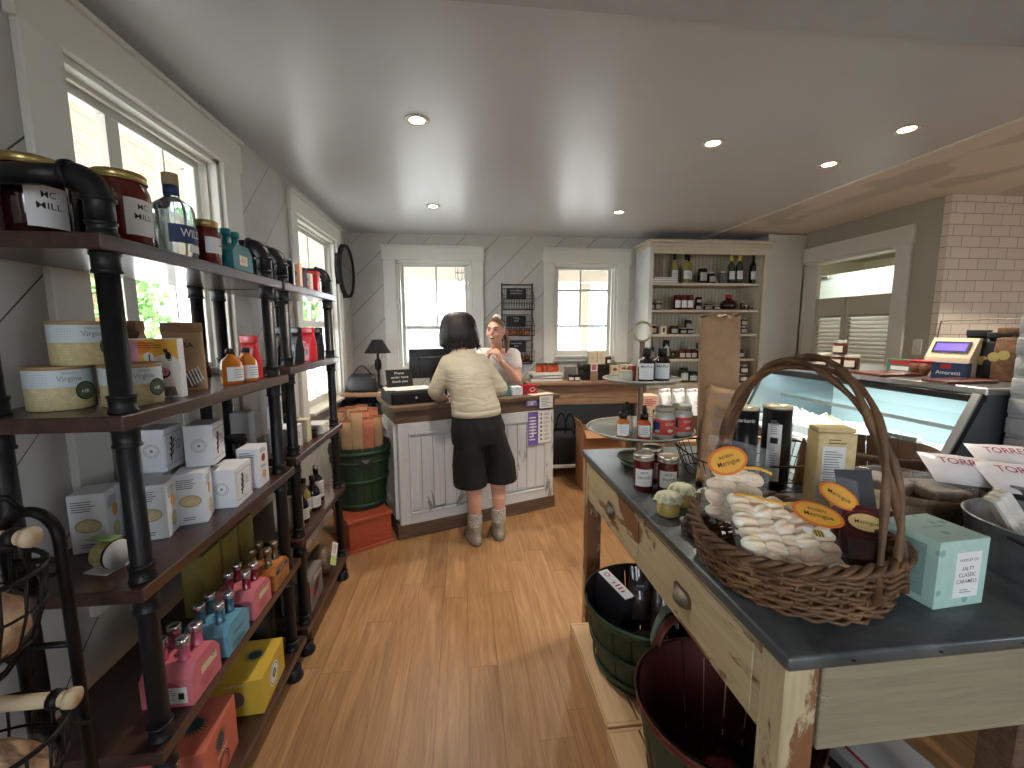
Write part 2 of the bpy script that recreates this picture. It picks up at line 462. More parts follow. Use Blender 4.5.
# ---------------------------------------------------------------- windows
def window(n, axis, pos, sign, hole, casing, rails, munts, panel=None, cas_bottom=None, depth=.13, shade=None):
    """axis/pos as the wall; sign: +1 when outdoors lies at larger coordinate"""
    u0, u1, z0, z1 = hole
    def B(bb, ua, ub, za, zb, d0, d1, m, bev=0):
        # d measured from wall inner face; positive = outdoors
        p0, p1 = pos+sign*d0, pos+sign*d1
        if axis == 'x': bb.box2((min(p0, p1), ua, za), (max(p0, p1), ub, zb), m, bev=bev)
        else: bb.box2((ua, min(p0, p1), za), (ub, max(p0, p1), zb), m, bev=bev)
    root = bpy.data.objects.new('window_%d' % n, None); C.objects.link(root); struct(root)
    cl, cr, ct, cb = casing   # outer casing extents
    b = MB()
    B(b, cl, u0, cb, ct-.11, -.022, 0, white_trim, .003); B(b, u1, cr, cb, ct-.11, -.022, 0, white_trim, .003)
    B(b, cl-.012, cr+.012, z1+.0, ct, -.028, 0, white_trim, .003)
    B(b, cl-.02, cr+.02, ct, ct+.018, -.04, 0, white_trim, .002)
    b.build('casing', root)
    b = MB()
    B(b, u0-.0, u0+.02, z0, z1, 0, depth, white_trim); B(b, u1-.02, u1, z0, z1, 0, depth, white_trim)
    B(b, u0, u1, z1-.02, z1, 0, depth, white_trim); B(b, u0+.02, u1-.02, z0-.0, z0+.022, -.05, depth, white_trim, .003)
    B(b, u0+.02, u0+.034, z0+.02, z1-.02, .035, .05, cream_trim); B(b, u1-.034, u1-.02, z0+.02, z1-.02, .035, .05, cream_trim)
    B(b, u0+.02, u1-.02, z1-.034, z1-.02, .035, .05, cream_trim)
    b.build('jamb', root)
    s0, s1 = u0+.034, u1-.034
    b = MB(); w = .036
    B(b, s0, s0+w, z0+.022, z1-.02, .065, .1, white_trim, .003); B(b, s1-w, s1, z0+.022, z1-.02, .065, .1, white_trim, .003)
    B(b, s0+w, s1-w, z1-.02-w, z1-.02, .065, .1, white_trim); B(b, s0+w, s1-w, z0+.022, z0+.022+w*1.3, .065, .1, white_trim)
    for r, hw in rails: B(b, s0+w, s1-w, r-hw, r+hw, .062, .1, white_trim, .003)
    for mu, za, zb, hw in munts: B(b, mu-hw, mu+hw, za, zb, .068, .095, white_trim)
    b.build('sash', root)
    b = MB(); B(b, s0+w, s1-w, z0+.05, z1-.05, .080, .083, pane_glass); b.build('pane', root)
    if panel:
        b = MB(); B(b, u0-.002, u1+.002, panel, z0, -.006, 0, cream_trim); B(b, u0-.002, u1+.002, z0-.05, z0, -.012, -.004, white_trim, .004)
        mid = (u0+u1)/2
        for q in (u0+.02, mid-.03, u1-.05): B(b, q, q+.03, panel, z0-.05, -.010, -.004, white_trim)
        b.build('apron_panel', root)
    return root
window(1, 'x', XL, -1, L1, (1.26, 2.31, 2.33, .64), [], [(1.655, 1.26, 2.16, .028), (1.90, 1.26, 2.16, .004)], panel=.66)
window(2, 'x', XL, -1, L2, (2.93, 4.02, 2.31, .84), [(1.5, .022)], [(3.47, .9, 2.18, .011)])
window(3, 'y', YB, 1, B1, (-.76, .215, 2.25, 1.0), [(1.475, .018)], [(-.255, 1.47, 2.1, .009)])
window(4, 'y', YB, 1, B2, (.83, 1.73, 2.25, 1.1), [(1.856, .011), (1.486, .011)], [(1.235, 1.486, 2.1, .009)])
b = MB(); b.box2((B2[0], YB-.03, 1.12), (B2[1], YB, 1.16), white_trim, bev=.004); b.box2((B1[0], YB-.03, 1.02), (B1[1], YB, 1.06), white_trim, bev=.004)
struct(b.build('trim_2'))

# right wall doorway: casing, louvred half doors, kitchen behind
b = MB()
b.box2((XR-.022, 3.03, 0), (XR, D[0], 2.20), white_trim, bev=.003); b.box2((XR-.022, D[1], 0), (XR, 4.10, 2.20), white_trim, bev=.003)
b.box2((XR-.026, 3.02, D[3]), (XR, 4.098, 2.24), white_trim, bev=.003)
b.box2((XR, D[0]-.0, 0), (XR+.14, D[0]+.02, D[3]), white_trim); b.box2((XR, D[1]-.02, 0), (XR+.14, D[1], D[3]), white_trim); b.box2((XR, D[0], D[3]-.02), (XR+.14, D[1], D[3]), white_trim)
struct(b.build('trim_3'))
def louvre_door(name, y0, y1):
    root = bpy.data.objects.new(name, None); C.objects.link(root); struct(root)
    louv = mat('louvre_paint', (200, 196, 180), .55)
    x = XR+.05; b = MB()
    b.box2((x, y0, .25), (x+.03, y0+.035, 1.74), louv, bev=.003); b.box2((x, y1-.035, .25), (x+.03, y1, 1.74), louv, bev=.003)
    b.box2((x, y0+.035, 1.575), (x+.03, y1-.035, 1.74), louv, bev=.003); b.box2((x, y0+.035, .25), (x+.03, y1-.035, .36), louv, bev=.003)
    b.box2((x, y0+.035, .92), (x+.03, y1-.035, 1.0), louv)
    b.build('door_frame', root)
    b = MB(); z = .38
    while z < 1.57:
        if not .9 < z < 1.0:
            b.box((x+.015, (y0+y1)/2, z), (.034, y1-y0-.072, .006), louv, None)
            k = len(b.v)-8
            for i in range(k, k+8):
                v = b.v[i]; b.v[i] = (v[0], v[1], v[2]+(v[0]-(x+.015))*.8)
        z += .036
    b.build('louvre', root)
louvre_door('door_1', D[0]+.02, 3.635); louvre_door('door_2', 3.645, 3.98)
# second narrow panel beside the doors (fixed white board)
b = MB(); b.box2((XR+.05, 3.985, 0), (XR+.09, D[1]-.02, 2.08), white_trim); struct(b.build('trim_4'))
# kitchen behind: wall, warm ceiling, tall white fridge
kit = mat('kitchen_wall', (222, 218, 196), .6)
b = MB(); b.box2((6.4, 2.85, 0), (6.5, 6.5, 2.6), kit); b.box2((3.6, 6.4, 0), (6.4, 6.5, 2.6), kit); b.box2((3.6, 4.58, 0), (3.7, 6.5, 2.6), kit); struct(b.build('wall_kitchen'))
b = MB(); b.box2((XR+.14, 2.85, 2.5), (6.5, 6.5, 2.6), kit); struct(b.build('ceiling_kitchen'))
b = MB(); b.box2((6.6, 2.84, -.1), (6.7, 6.6, 0), floor_m); b.box2((XR+.14, YB+.16, -.1), (6.6, 6.6, 0), floor_m); struct(b.build('floor_kitchen'))
fr_m = mat('fridge_enamel', (205, 222, 228), .3)
rt = thing('upright_fridge', 'pale blue white upright kitchen fridge seen over the louvred half doors', 'fridge', (4.6, 4.85, 0))
b = MB(); b.box2((-.0, -.95, .05), (.7, .9, 2.12), fr_m, bev=.01); b.build('cabinet_body', rt)
b = MB(); b.box2((-.03, -.93, .1), (-.002, .88, 2.05), fr_m, bev=.008, seg=2); b.build('door', rt)
b = MB(); b.box2((-.06, .15, 2.07), (-.032, .6, 2.10), steel, bev=.004); b.build('handle', rt)
b = MB(); b.box2((XR-.008, 2.89, 1.25), (XR-.001, 2.955, 1.365), white_trim, bev=.003, seg=2); b.box2((XR-.012, 2.915, 1.29), (XR-.007, 2.93, 1.325), cream_trim)
tag(b.build('light_switch'), 'white light switch plate on taupe wall between doorway and tiles', 'light switch')

# baseboards
b = MB(); b.box2((XL, YF, 0), (XL+.015, YB, .1), white_trim, bev=.003); struct(b.build('baseboard_left'))
b = MB(); b.box2((XL+.016, YB-.015, 0), (3.03, YB, .1), white_trim, bev=.003); struct(b.build('baseboard_back'))

# ---------------------------------------------------------------- ceiling downlights
glow = mat('lamp_glow', (255, 232, 200), .5, emit=(255, 226, 186), estr=14)
k = 0
spots = [((417, 120), 'recessed ceiling downlight nearest the left wall and camera'), ((433, 206), 'small recessed downlight in front of the customer near back wall'),
         ((713, 143), 'recessed downlight in the middle of the ceiling'), ((619, 212), 'small recessed downlight nearest the tall cabinet'),
         ((907, 129), 'recessed downlight furthest to the right'), ((829, 164), 'recessed downlight above the deli case, second from right')]
for (px, py), lab in spots:
    p = at(px, py, z=ZC)
    r = thing('ceiling_downlight', lab, 'ceiling light', (p.x, p.y, ZC-.002), 0, 'recessed ceiling downlights')
    b = MB(); b.lathe([(.036, -.001), (.052, -.005), (.055, 0.0), (.03, .0015)], white_trim, n=28, cap=False); b.build('trim_ring', r)
    b = MB(); b.lathe([(0, -.0035), (.026, -.003), (.034, -.0012)], glow, n=24); b.build('bulb', r)
    l = bpy.data.lights.new('spot', 'SPOT'); l.energy = 48; l.color = (1, .87, .72); l.spot_size = math.radians(110); l.spot_blend = .6; l.shadow_soft_size = .04
    lo = bpy.data.objects.new('downlight_lamp', l); C.objects.link(lo); lo.parent = r; lo.location = (0, 0, -.02)

# ---------------------------------------------------------------- outdoors
def leaf_m(name, a, b2):
    t = NT(name); t.b.inputs['Roughness'].default_value = .6
    v = t.coord(); t.col(t.ramp(t.noise(v, 12, 3), [(.35, srgb(*a)), (.65, srgb(*b2))])); return t.m
leafm = leaf_m('foliage', (84, 122, 62), (156, 190, 118))
porch_m = wood('porch_boards', (196, 160, 134), (226, 196, 170), 'y', rough=.6)
grass = mat('gravel_yard', (176, 174, 168), .9, var=.15)
b = MB(); b.box2((-60, -40, -.5), (60, 60, -.45), grass); struct(b.build('ground'))
deck = mat('porch_deck', (190, 186, 178), .7)
b = MB(); b.box2((-3.2, -6, -.15), (XL-.16, 6.8, -.02), deck); b.box2((XL-.16, YB+.16, -.15), (8, 6.8, -.02), deck); struct(b.build('floor_porch'))
b = MB()
x = -3.3
while x < XL-.17: b.box2((x, -6, 2.42), (x+.13, 6.9, 2.45), porch_m); x += .134
y = YB+.165
while y < 6.9: b.box2((XL-.165, y, 2.42), (3.45, y+.13, 2.45), porch_m); y += .134
b.box2((-3.4, -6, 2.45), (XL-.16, 6.95, 2.5), deck); b.box2((XL-.16, YB+.16, 2.45), (3.55, 6.95, 2.5), deck)
struct(b.build('ceiling_porch'))
b = MB(); b.box2((-3.35, -6, 2.18), (-3.2, 6.95, 2.42), white_trim); b.box2((-3.2, 6.8, 2.2), (3.5, 6.95, 2.42), white_trim); struct(b.build('trim_5'))
def post(x, y, lab):
    r = thing('porch_post', lab, 'post', (x, y, -.02))
    b = MB(); b.box((0, 0, 1.1), (.13, .13, 2.2), white_trim, bev=.006); b.build('shaft', r)
    b = MB(); b.box((0, 0, .1), (.18, .18, .2), white_trim, bev=.006); b.build('plinth', r); b = MB(); b.box((0, 0, 2.14), (.18, .18, .1), white_trim, bev=.006); b.build('capital', r)
post(-3.27, 3.55, 'white porch post outside the nearer left window')
post(1.95, 6.87, 'white porch post outside the right back window')
def tree(x, y, h, r, seed, lab):
    rt = thing('leafy_tree', lab, 'tree', (x, y, -.45), 0, 'trees beyond the porch')
    b = MB(); b.tube([(0, 0, 0), (.05, .02, h*.4), (0, .1, h*.7)], [.16, .12, .06], kraft_dark); b.build('trunk', rt)
    rnd = random.Random(seed); b = MB(); vs = []; fs = []
    for i in range(1500):
        d = Vector((rnd.gauss(0, 1), rnd.gauss(0, 1), rnd.gauss(0, 1))).normalized()*(rnd.uniform(.55, 1))
        q = 1+.35*noise.noise(d*2.3+Vector((seed, 0, 0)))
        c = Vector((d.x*r*q, d.y*r*q, h*.62+d.z*h*.42*q))
        a = Vector((rnd.gauss(0, 1), rnd.gauss(0, 1), rnd.gauss(0, 1))).normalized(); e = a.orthogonal().normalized(); f = a.cross(e); s = rnd.uniform(.1, .22)
        k = len(vs); vs += [c+e*s, c+f*s*.6, c-e*s, c-f*s*.6]; fs.append((k, k+1, k+2, k+3))
    b.add(vs, fs, leafm); b.build('foliage', rt)
tree(-7.0, 3.6, 4.6, 1.6, 1, 'green leafy tree outside the nearest left window')
tree(-8.2, 8.0, 4.4, 1.5, 4, 'green tree further along outside the nearest left window')
tree(-9.5, 12.5, 4.8, 1.7, 2, 'green tree outside the far left window')
tree(-4.9, 12.5, 5.0, 1.5, 3, 'green tree outside the back window behind the monitor')
house_m = mat('white_siding', (235, 236, 236), .7)
def gable_house(name, lab, x, y, w, d, h, rh, wins):
    rt = thing(name, lab, 'house', (x, y, -.45))
    b = MB(); b.box2((-w/2, 0, 0), (w/2, d, h), house_m); b.prism([(-w/2, h), (w/2, h), (0, h+rh)], -d, house_m, M=RX(PI/2)); b.build('wall', rt)
    b = MB(); rm = mat('pale_roof', (214, 214, 216), .7)
    b.bar((-w/2-.3, d/2, h-.15), (0, d/2, h+rh+.05), d+.5, .1, rm); b.bar((0, d/2, h+rh+.05), (w/2+.3, d/2, h-.15), d+.5, .1, rm); b.build('roof', rt)
    for (wx, wz, ww, wh) in wins:
        f = MB(); fm = mat('teal_window', (170, 205, 210), .3)
        f.box2((wx-ww/2-.06, -.04, wz-wh/2-.06), (wx+ww/2+.06, 0, wz+wh/2+.06), house_m); f.box2((wx-ww/2, -.06, wz-wh/2), (wx+ww/2, -.03, wz+wh/2), fm)
        f.box2((wx-.03, -.08, wz-wh/2), (wx+.03, -.05, wz+wh/2), house_m); f.box2((wx-ww/2, -.08, wz-.02), (wx+ww/2, -.05, wz+.02), house_m)
        f.build('window', rt)
gable_house('white_house', 'white gabled outbuilding seen through the back window behind the monitor', -1.0, 15, 4.2, 4, 2.6, 1.6, [(-1.2, 1.4, .6, .8)])
gable_house('white_house', 'white sided house with small teal window seen through right back window', 4.3, 11.5, 5.0, 4, 5.2, 1.5, [(-.75, 2.35, .75, .85)])
# porch lantern outside the back window
lp = at(460, 279, y=5.4)
r = thing('porch_lantern', 'caged porch lantern hanging outside the back window', 'lantern', (lp.x, lp.y, 2.42))
dk = mat('lantern_grey', (90, 88, 84), .6, .4)
b = MB(); b.cyl((0, 0, -.10), .012, .10, dk, 10); b.lathe([(.02, -.1), (.055, -.13), (.055, -.20), (.03, -.2)], dk, n=16, cap=False); b.build('cap', r)
b = MB(); b.lathe([(.03, -.2), (.04, -.25), (.036, -.34), (0, -.36)], film, n=16); b.build('globe', r)
b = MB()
for i in range(6):
    a = i*PI/3; b.tube([(.05*math.cos(a), .05*math.sin(a), -.2), (.052*math.cos(a), .052*math.sin(a), -.34), (0, 0, -.39)], .004, dk, 5)
b.tube([(.052*math.cos(i*PI/8), .052*math.sin(i*PI/8), -.28) for i in range(16)], .004, dk, 5, closed=True); b.build('cage', r)

# ---------------------------------------------------------------- world and light
w = bpy.data.worlds.new('World'); SC.world = w; w.use_nodes = True
nt = w.node_tree; bg = nt.nodes['Background']
bg.inputs['Color'].default_value = (.84, .92, 1.0, 1); bg.inputs['Strength'].default_value = 11
sun = bpy.data.lights.new('sun', 'SUN'); sun.energy = 6; sun.angle = .02; sun.color = (1, .95, .88)
so = bpy.data.objects.new('sun', sun); C.objects.link(so); so.rotation_euler = (math.radians(25), math.radians(12), 0)
def portal(cx, cy, cz, sx, sy, rot):
    l = bpy.data.lights.new('portal', 'AREA'); l.shape = 'RECTANGLE'; l.size = sx; l.size_y = sy; l.cycles.is_portal = True
    o = bpy.data.objects.new('window_portal', l); C.objects.link(o); o.location = (cx, cy, cz); o.rotation_euler = rot
for (u0, u1, z0, z1) in (L1, L2, (-1.6, -.7, .9, 2.1)): portal(XL-.17, (u0+u1)/2, (z0+z1)/2, z1-z0, u1-u0, (0, -PI/2, 0))
for (u0, u1, z0, z1) in (B1, B2): portal((u0+u1)/2, YB+.17, (z0+z1)/2, u1-u0, z1-z0, (-PI/2, 0, 0))
for (u0, u1, z0, z1) in [(-.3, .7, .9, 2.1), (4.0, 5.4, .9, 2.1)]: portal((u0+u1)/2, YF-.17, (z0+z1)/2, u1-u0, z1-z0, (PI/2, 0, 0))
kl = bpy.data.lights.new('kitchen_lamp', 'POINT'); kl.energy = 45; kl.shadow_soft_size = .2; kl.color = (1, .95, .82)
ko = bpy.data.objects.new('kitchen_ceiling_lamp', kl); C.objects.link(ko); ko.location = (4.0, 4.4, 2.35)
for (x, y) in ((3.6, .5), (3.4, 1.6), (5.0, 1.2)):
    pl = bpy.data.lights.new('bay_lamp', 'SPOT'); pl.energy = 40; pl.color = (1, .88, .74); pl.spot_size = math.radians(120); pl.shadow_soft_size = .05
    po = bpy.data.objects.new('bay_downlight_lamp', pl); C.objects.link(po); po.location = (x, y, ZC-.05)
SC.view_settings.view_transform = 'Standard'; SC.view_settings.look = 'None'; SC.view_settings.gamma = 1; SC.view_settings.use_curve_mapping = False
SC.view_settings.exposure = .36
SC.cycles.use_denoising = True; SC.cycles.max_bounces = 8; SC.cycles.diffuse_bounces = 4; SC.cycles.transparent_max_bounces = 16
SC.cycles.caustics_reflective = False; SC.cycles.caustics_refractive = False; SC.cycles.sample_clamp_indirect = 6
# ---------------------------------------------------------------- product kit
shelf_wood = wood('dark_walnut_board', (38, 24, 20), (82, 54, 44), 'y', rough=.32, bump=.0006, coat=.25)
jam_red = mat('red_preserve', (92, 22, 18), .12, coat=.6, var=.3, vscale=40)
jam_dark = mat('dark_preserve', (44, 14, 14), .12, coat=.6, var=.3, vscale=40)
jam_brown = mat('brown_preserve', (84, 36, 18), .12, coat=.6, var=.25, vscale=40)
jam_orange = mat('orange_sauce', (176, 66, 26), .15, coat=.6, var=.2, vscale=40)
amber = mat('amber_liquid', (176, 104, 34), .08, coat=.8, var=.15, vscale=20)
honey_pale = mat('pale_honey', (205, 180, 105), .2, coat=.5, var=.1)
pink_liq = mat('pink_liquid', (196, 84, 120), .08, coat=.8)
red_liq = mat('crimson_liquid', (128, 18, 44), .08, coat=.8)
blue_liq = mat('blue_bottle', (60, 112, 144), .06, coat=.8, trans=.35)
clear_liq = mat('clear_bottle', (190, 205, 208), .03, trans=.85, ior=1.4, coat=.3)
green_glass = mat('green_bottle', (60, 74, 34), .06, coat=.8, trans=.3)
dark_glass = mat('dark_bottle', (16, 14, 16), .08, coat=.7)
wine_pale = mat('pale_wine_bottle', (176, 166, 96), .06, coat=.7, trans=.3)
white_board = mat('white_carton', (226, 230, 236), .5, var=.02)
navy = mat('navy_print', (40, 60, 104), .5)
teal_card = mat('teal_card', (28, 104, 112), .45, var=.05)
blue_card = mat('blue_card', (104, 168, 196), .5, var=.05)
pink_card = mat('pink_card', (214, 120, 132), .5, var=.06)
orange_card = mat('orange_card', (182, 118, 62), .55, var=.15, vscale=30)
cream_card = mat('cream_card', (220, 208, 176), .55, var=.04)
red_tin = mat('red_enamel', (168, 24, 36), .35)
red_film = mat('red_foil', (196, 40, 52), .3, var=.1, bump=.002, bscale=25)
black_film = mat('black_foil', (24, 24, 28), .3, bump=.002, bscale=25)
yellow_card = mat('yellow_card', (208, 176, 66), .45, var=.03)
coral_card = mat('coral_card', (206, 112, 92), .5, var=.04)
grey_card = mat('grey_card', (120, 112, 110), .45, var=.05)

def jar(name, label, loc, r, h, fill, lidm, lab=None, txt=None, rotz=0, group=None, cat='jar', lidh=None, labm=None, half=.9, band=(.18, .72), lines=3, neck=.88, lidlab=None):
    rt = thing(name, label, cat, loc, rotz, group)
    lh = lidh or min(.018, h*.16); b = MB(); H = h-lh
    b.lathe([(r*.9, 0), (r, r*.10), (r, H*.80), (r*.97, H*.87), (r*neck, H*.95), (r*neck, H)], fill, n=28)
    b.build('glass_body', rt)
    b = MB(); R = r*neck*1.05
    b.lathe([(R, H-.002), (R, h-.003), (R-.003, h), (R*.86, h-.0006), (0, h-.0006)], lidm, n=28)
    b.lathe([(R+.0012, H-.002), (R+.0012, H+.002)], lidm, n=28); b.build('lid', rt, label=lidlab)
    if lab or txt:
        b = MB(); z0, z1 = H*band[0], H*band[1]
        b.wrap_label(r+.0006, z0, z1, 0, half, labm or paper)
        F = cyl_face(r+.0008, 0, (z0+z1)/2); hh = z1-z0
        if txt:
            for i, l in enumerate(txt):
                b.text(l, hh*.3 if len(txt) < 3 else hh*.22, ink, F, y=hh*(.28-.27*i), wrap=r, width=min(2*half*r*.8, hh*.14*len(l)))
        b.build('paper_label', rt)
    return rt
def bottle(name, label, loc, prof, liq, capm, capspec, lab=None, group=None, rotz=0, cat='bottle', txt=None, labm=None, half=1.0, neckm=None):
    """prof: [(r,z)...]; capspec: (r,z0,z1); lab: (r,z0,z1)"""
    rt = thing(name, label, cat, loc, rotz, group)
    b = MB(); b.lathe(prof, liq, n=24); b.build('glass_body', rt)
    r, z0, z1 = capspec; b = MB(); b.lathe([(r, z0), (r, z1-.002), (r-.002, z1), (0, z1)], capm, n=18); b.build('cap', rt)
    if lab:
        r, z0, z1 = lab; b = MB(); b.wrap_label(r+.0006, z0, z1, 0, half, labm or paper)
        F = cyl_face(r+.0008, 0, (z0+z1)/2); hh = z1-z0
        for i, l in enumerate(txt or []): b.text(l, hh*.22, ink, F, y=hh*(.3-.25*i), wrap=r, width=1.5*half*r)
        if not txt:
            for i in range(4): b.box((0, hh*(.3-.18*i), .0002), (half*r*.9, hh*.04, .0003), ink_grey, F)
        b.build('paper_label', rt)
    return rt
def sauce_prof(r, h, nr=None, sh=.62):
    nr = nr or r*.36
    return [(r*.9, 0), (r, .004), (r, h*sh), (r*.85, h*(sh+.09)), (nr, h*(sh+.2)), (nr, h*.95)]
def carton(name, label, loc, size, m, rotz=0, group=None, cat='box', deco=None, M=None, bev=.0015):
    """box with base centre at loc; deco(b, frames) prints onto faces. frames: px nx py ny top"""
    sx, sy, sz = size
    rt_b = MB(); rt_b.box((0, 0, sz/2), size, m, bev=bev)
    fr = {'px': frame((sx/2, 0, sz/2), (0, 1, 0), (0, 0, 1)), 'nx': frame((-sx/2, 0, sz/2), (0, -1, 0), (0, 0, 1)),
          'py': frame((0, sy/2, sz/2), (-1, 0, 0), (0, 0, 1)), 'ny': frame((0, -sy/2, sz/2), (1, 0, 0), (0, 0, 1)),
          'top': frame((0, 0, sz), (1, 0, 0), (0, 1, 0))}
    if deco: deco(rt_b, fr)
    o = rt_b.build(name, loc=loc, rot=(0, 0, rotz)) if M is None else rt_b.build(name, M=M)
    return tag(o, label, cat, group)
def pouch(b, w, d, h, m, fold=.03, foldm=None, seed=1, top=.02):
    """standing paper bag: rectangular base, creased sides, rolled top"""
    rnd = random.Random(seed); n = 24; rings = []
    for k, t in enumerate([0, .02, .25, .5, .7, .85, 1]):
        dd = d*(1-.78*max(0, (t-.45)/.55)); ww = w*(1-.02*t)
        ring = []
        for i in range(n):
            a = 2*PI*i/n; c, s_ = math.cos(a), math.sin(a)
            e = .28
            x = ww/2*math.copysign(abs(c)**e, c); y = dd/2*math.copysign(abs(s_)**e, s_)
            j = .02*w*noise.noise(Vector((a*1.7, t*5, seed*3.1))) if t > .02 else 0
            x += j*.4; y += j+(math.copysign(-.10*dd, y) if abs(s_) < .35 and 0 < t < 1 else 0)*0
            ring.append((x, y, t*h))
        rings.append(ring)
    b.loft(rings, m)
    return b
def bag(name, label, loc, w, d, h, m, rotz=0, group=None, cat='bag', deco=None, roll=.028, rollm=None, tilt=0, seed=1):
    Mx = T(*loc) @ RZ(rotz) @ RX(tilt)
    rt = thing(name, label, cat, group=group, M=Mx)
    b = MB(); pouch(b, w, d, h, m, seed=seed)
    F = frame((0, -d/2-.001, h*.45), (1, 0, 0), (0, .0, 1))
    if deco: deco(b, F)
    b.build('bag_body', rt)
    b = MB(); b.box((0, -.002, h+roll*.45), (w*.99, d*.22+.008, roll), rollm or m, bev=.003, seg=2); b.build('rolled_top', rt)
    return rt

# ---------------------------------------------------------------- pipe shelving
XF, XBK = -.728, -.975
def shelf_unit(label, y0, y1, py, zs, top_pipe=True):
    rt = thing('pipe_shelving_unit', label, 'shelving unit', (-.86, (y0+y1)/2, 0), 0, 'black pipe shelving units'); ox, oy = -.86, (y0+y1)/2
    for z in zs:
        b = MB(); b.box2((-1.022-ox, y0-oy, z-.032), (-.700-ox, y1-oy, z), shelf_wood, bev=.003); b.build('shelf_board', rt)
    R = .0205
    for yy in py:
        for xx in (XF, XBK):
            b = MB(); x, y = xx-ox, yy-oy
            zt = zs[0]
            b.tube([(x, y, .05), (x, y, zt+.02)], R, black_iron, 18)
            b.lathe([(.0, 0), (.034, 0), (.036, .012), (.028, .03), (.028, .055), (0, .055)], black_iron, (x, y, 0), 18)
            b.build('pole', rt)
            b = MB()
            for z in zs:
                for q0, q1 in ((z-.075, z-.032), (z, z+.04)):
                    if z == zs[0] and q0 == z: q1 = z+.03
                    b.lathe([(R+.001, q0), (R+.006, q0+.001), (R+.006, q0+.006), (R+.0035, q0+.009), (R+.0035, q1-.009), (R+.006, q1-.006), (R+.006, q1-.001), (R+.001, q1)], black_iron, (x, y, 0), 20)
            c = b.build('coupling', rt); c['kind'] = 'stuff'
    if top_pipe:
        for yy in py:
            b = MB(); y = yy-oy; zt = zs[0]; zz = zt+.118; xa, xb = XF-ox, XBK-ox
            for xs, d in ((xa, -1), (xb, 1)):
                pts = [(xs, y, zt+.02)]+[(xs+d*.045*(1-math.cos(a)), y, zz-.045+.045*math.sin(a)) for a in [i*PI/12 for i in range(7)]]
                b.tube(pts, R+.004, black_iron, 18)
                b.lathe([(R+.004, 0), (R+.0085, .001), (R+.0085, .008), (R+.004, .009)], black_iron, (xs, y, zt+.068), 20)
                b.tube([(xs+d*.043, y, zz), (xs+d*.052, y, zz)], R+.0085, black_iron, 18)
            b.tube([(xa-.04, y, zz), (xb+.04, y, zz)], R, black_iron, 18)
            b.build('top_pipe', rt)
    return rt
ZA = [1.642, 1.275, .892, .492, .132]; ZB = [1.642, 1.302, .920, .555, .145]
shelf_unit('near black pipe shelving unit with dark wooden boards, closest to the camera', .955, 1.815, (1.0, 1.735), ZA)
shelf_unit('far black pipe shelving unit with dark wooden boards, beside the green basket', 1.835, 2.535, (1.885, 2.47), ZB)

# ---- top shelf, near unit
z = ZA[0]+.0005
bigjar = dict(r=.062, h=.172)
jar('preserve_jar', 'big dark red preserve jar with gold lid behind the horizontal top pipe', (-.93, 1.10, z), .060, .178, jam_dark, gold, txt=['MC', 'MILL', ''], rotz=-.5, group='large preserve jars on the top shelf', half=.6)
jar('preserve_jar', 'big red preserve jar with gold lid just right of the pipe elbow', (-.79, 1.15, z), .056, .170, jam_red, gold, txt=['MC', 'MILL', ''], rotz=-.25, group='large preserve jars on the top shelf', half=.65)
jar('preserve_jar', 'dark red preserve jar standing behind the pipe elbow between the two big jars', (-.91, 1.245, z), .055, .165, jam_dark, gold, txt=['MC', 'MILL', ''], rotz=-.4, group='large preserve jars on the top shelf', half=.65)
# clear spirit bottle
rt = thing('spirit_bottle', 'clear glass spirit bottle with blue label on the top shelf', 'bottle', (-.765, 1.295, z), -.15)
b = MB(); b.lathe([(.040, 0), (.048, .006), (.048, .125), (.043, .140), (.019, .158), (.0165, .163), (.0165, .195)], clear_liq, n=28); b.build('glass_body', rt)
b = MB(); b.cyl((0, 0, .190), .0185, .030, mat('cork', (178, 160, 122), .7), 18); b.lathe([(.018, .163), (.018, .190)], navy, n=18); b.build('stopper', rt)
b = MB(); b.wrap_label(.0486, .038, .085, 0, 1.15, navy); F = cyl_face(.049, 0, .064); b.text('WILD', .03, paper, F, wrap=.049, width=.062); b.wrap_label(.0491, .016, .036, .35, .6, paper); b.build('label', rt)
jar('sauce_jar', 'red sauce jar with pale round emblem label right of the clear bottle', (-.748, 1.41, z), .034, .128, jam_red, gold, txt=['', 'M', ''], half=1.2, band=(.3, .72))
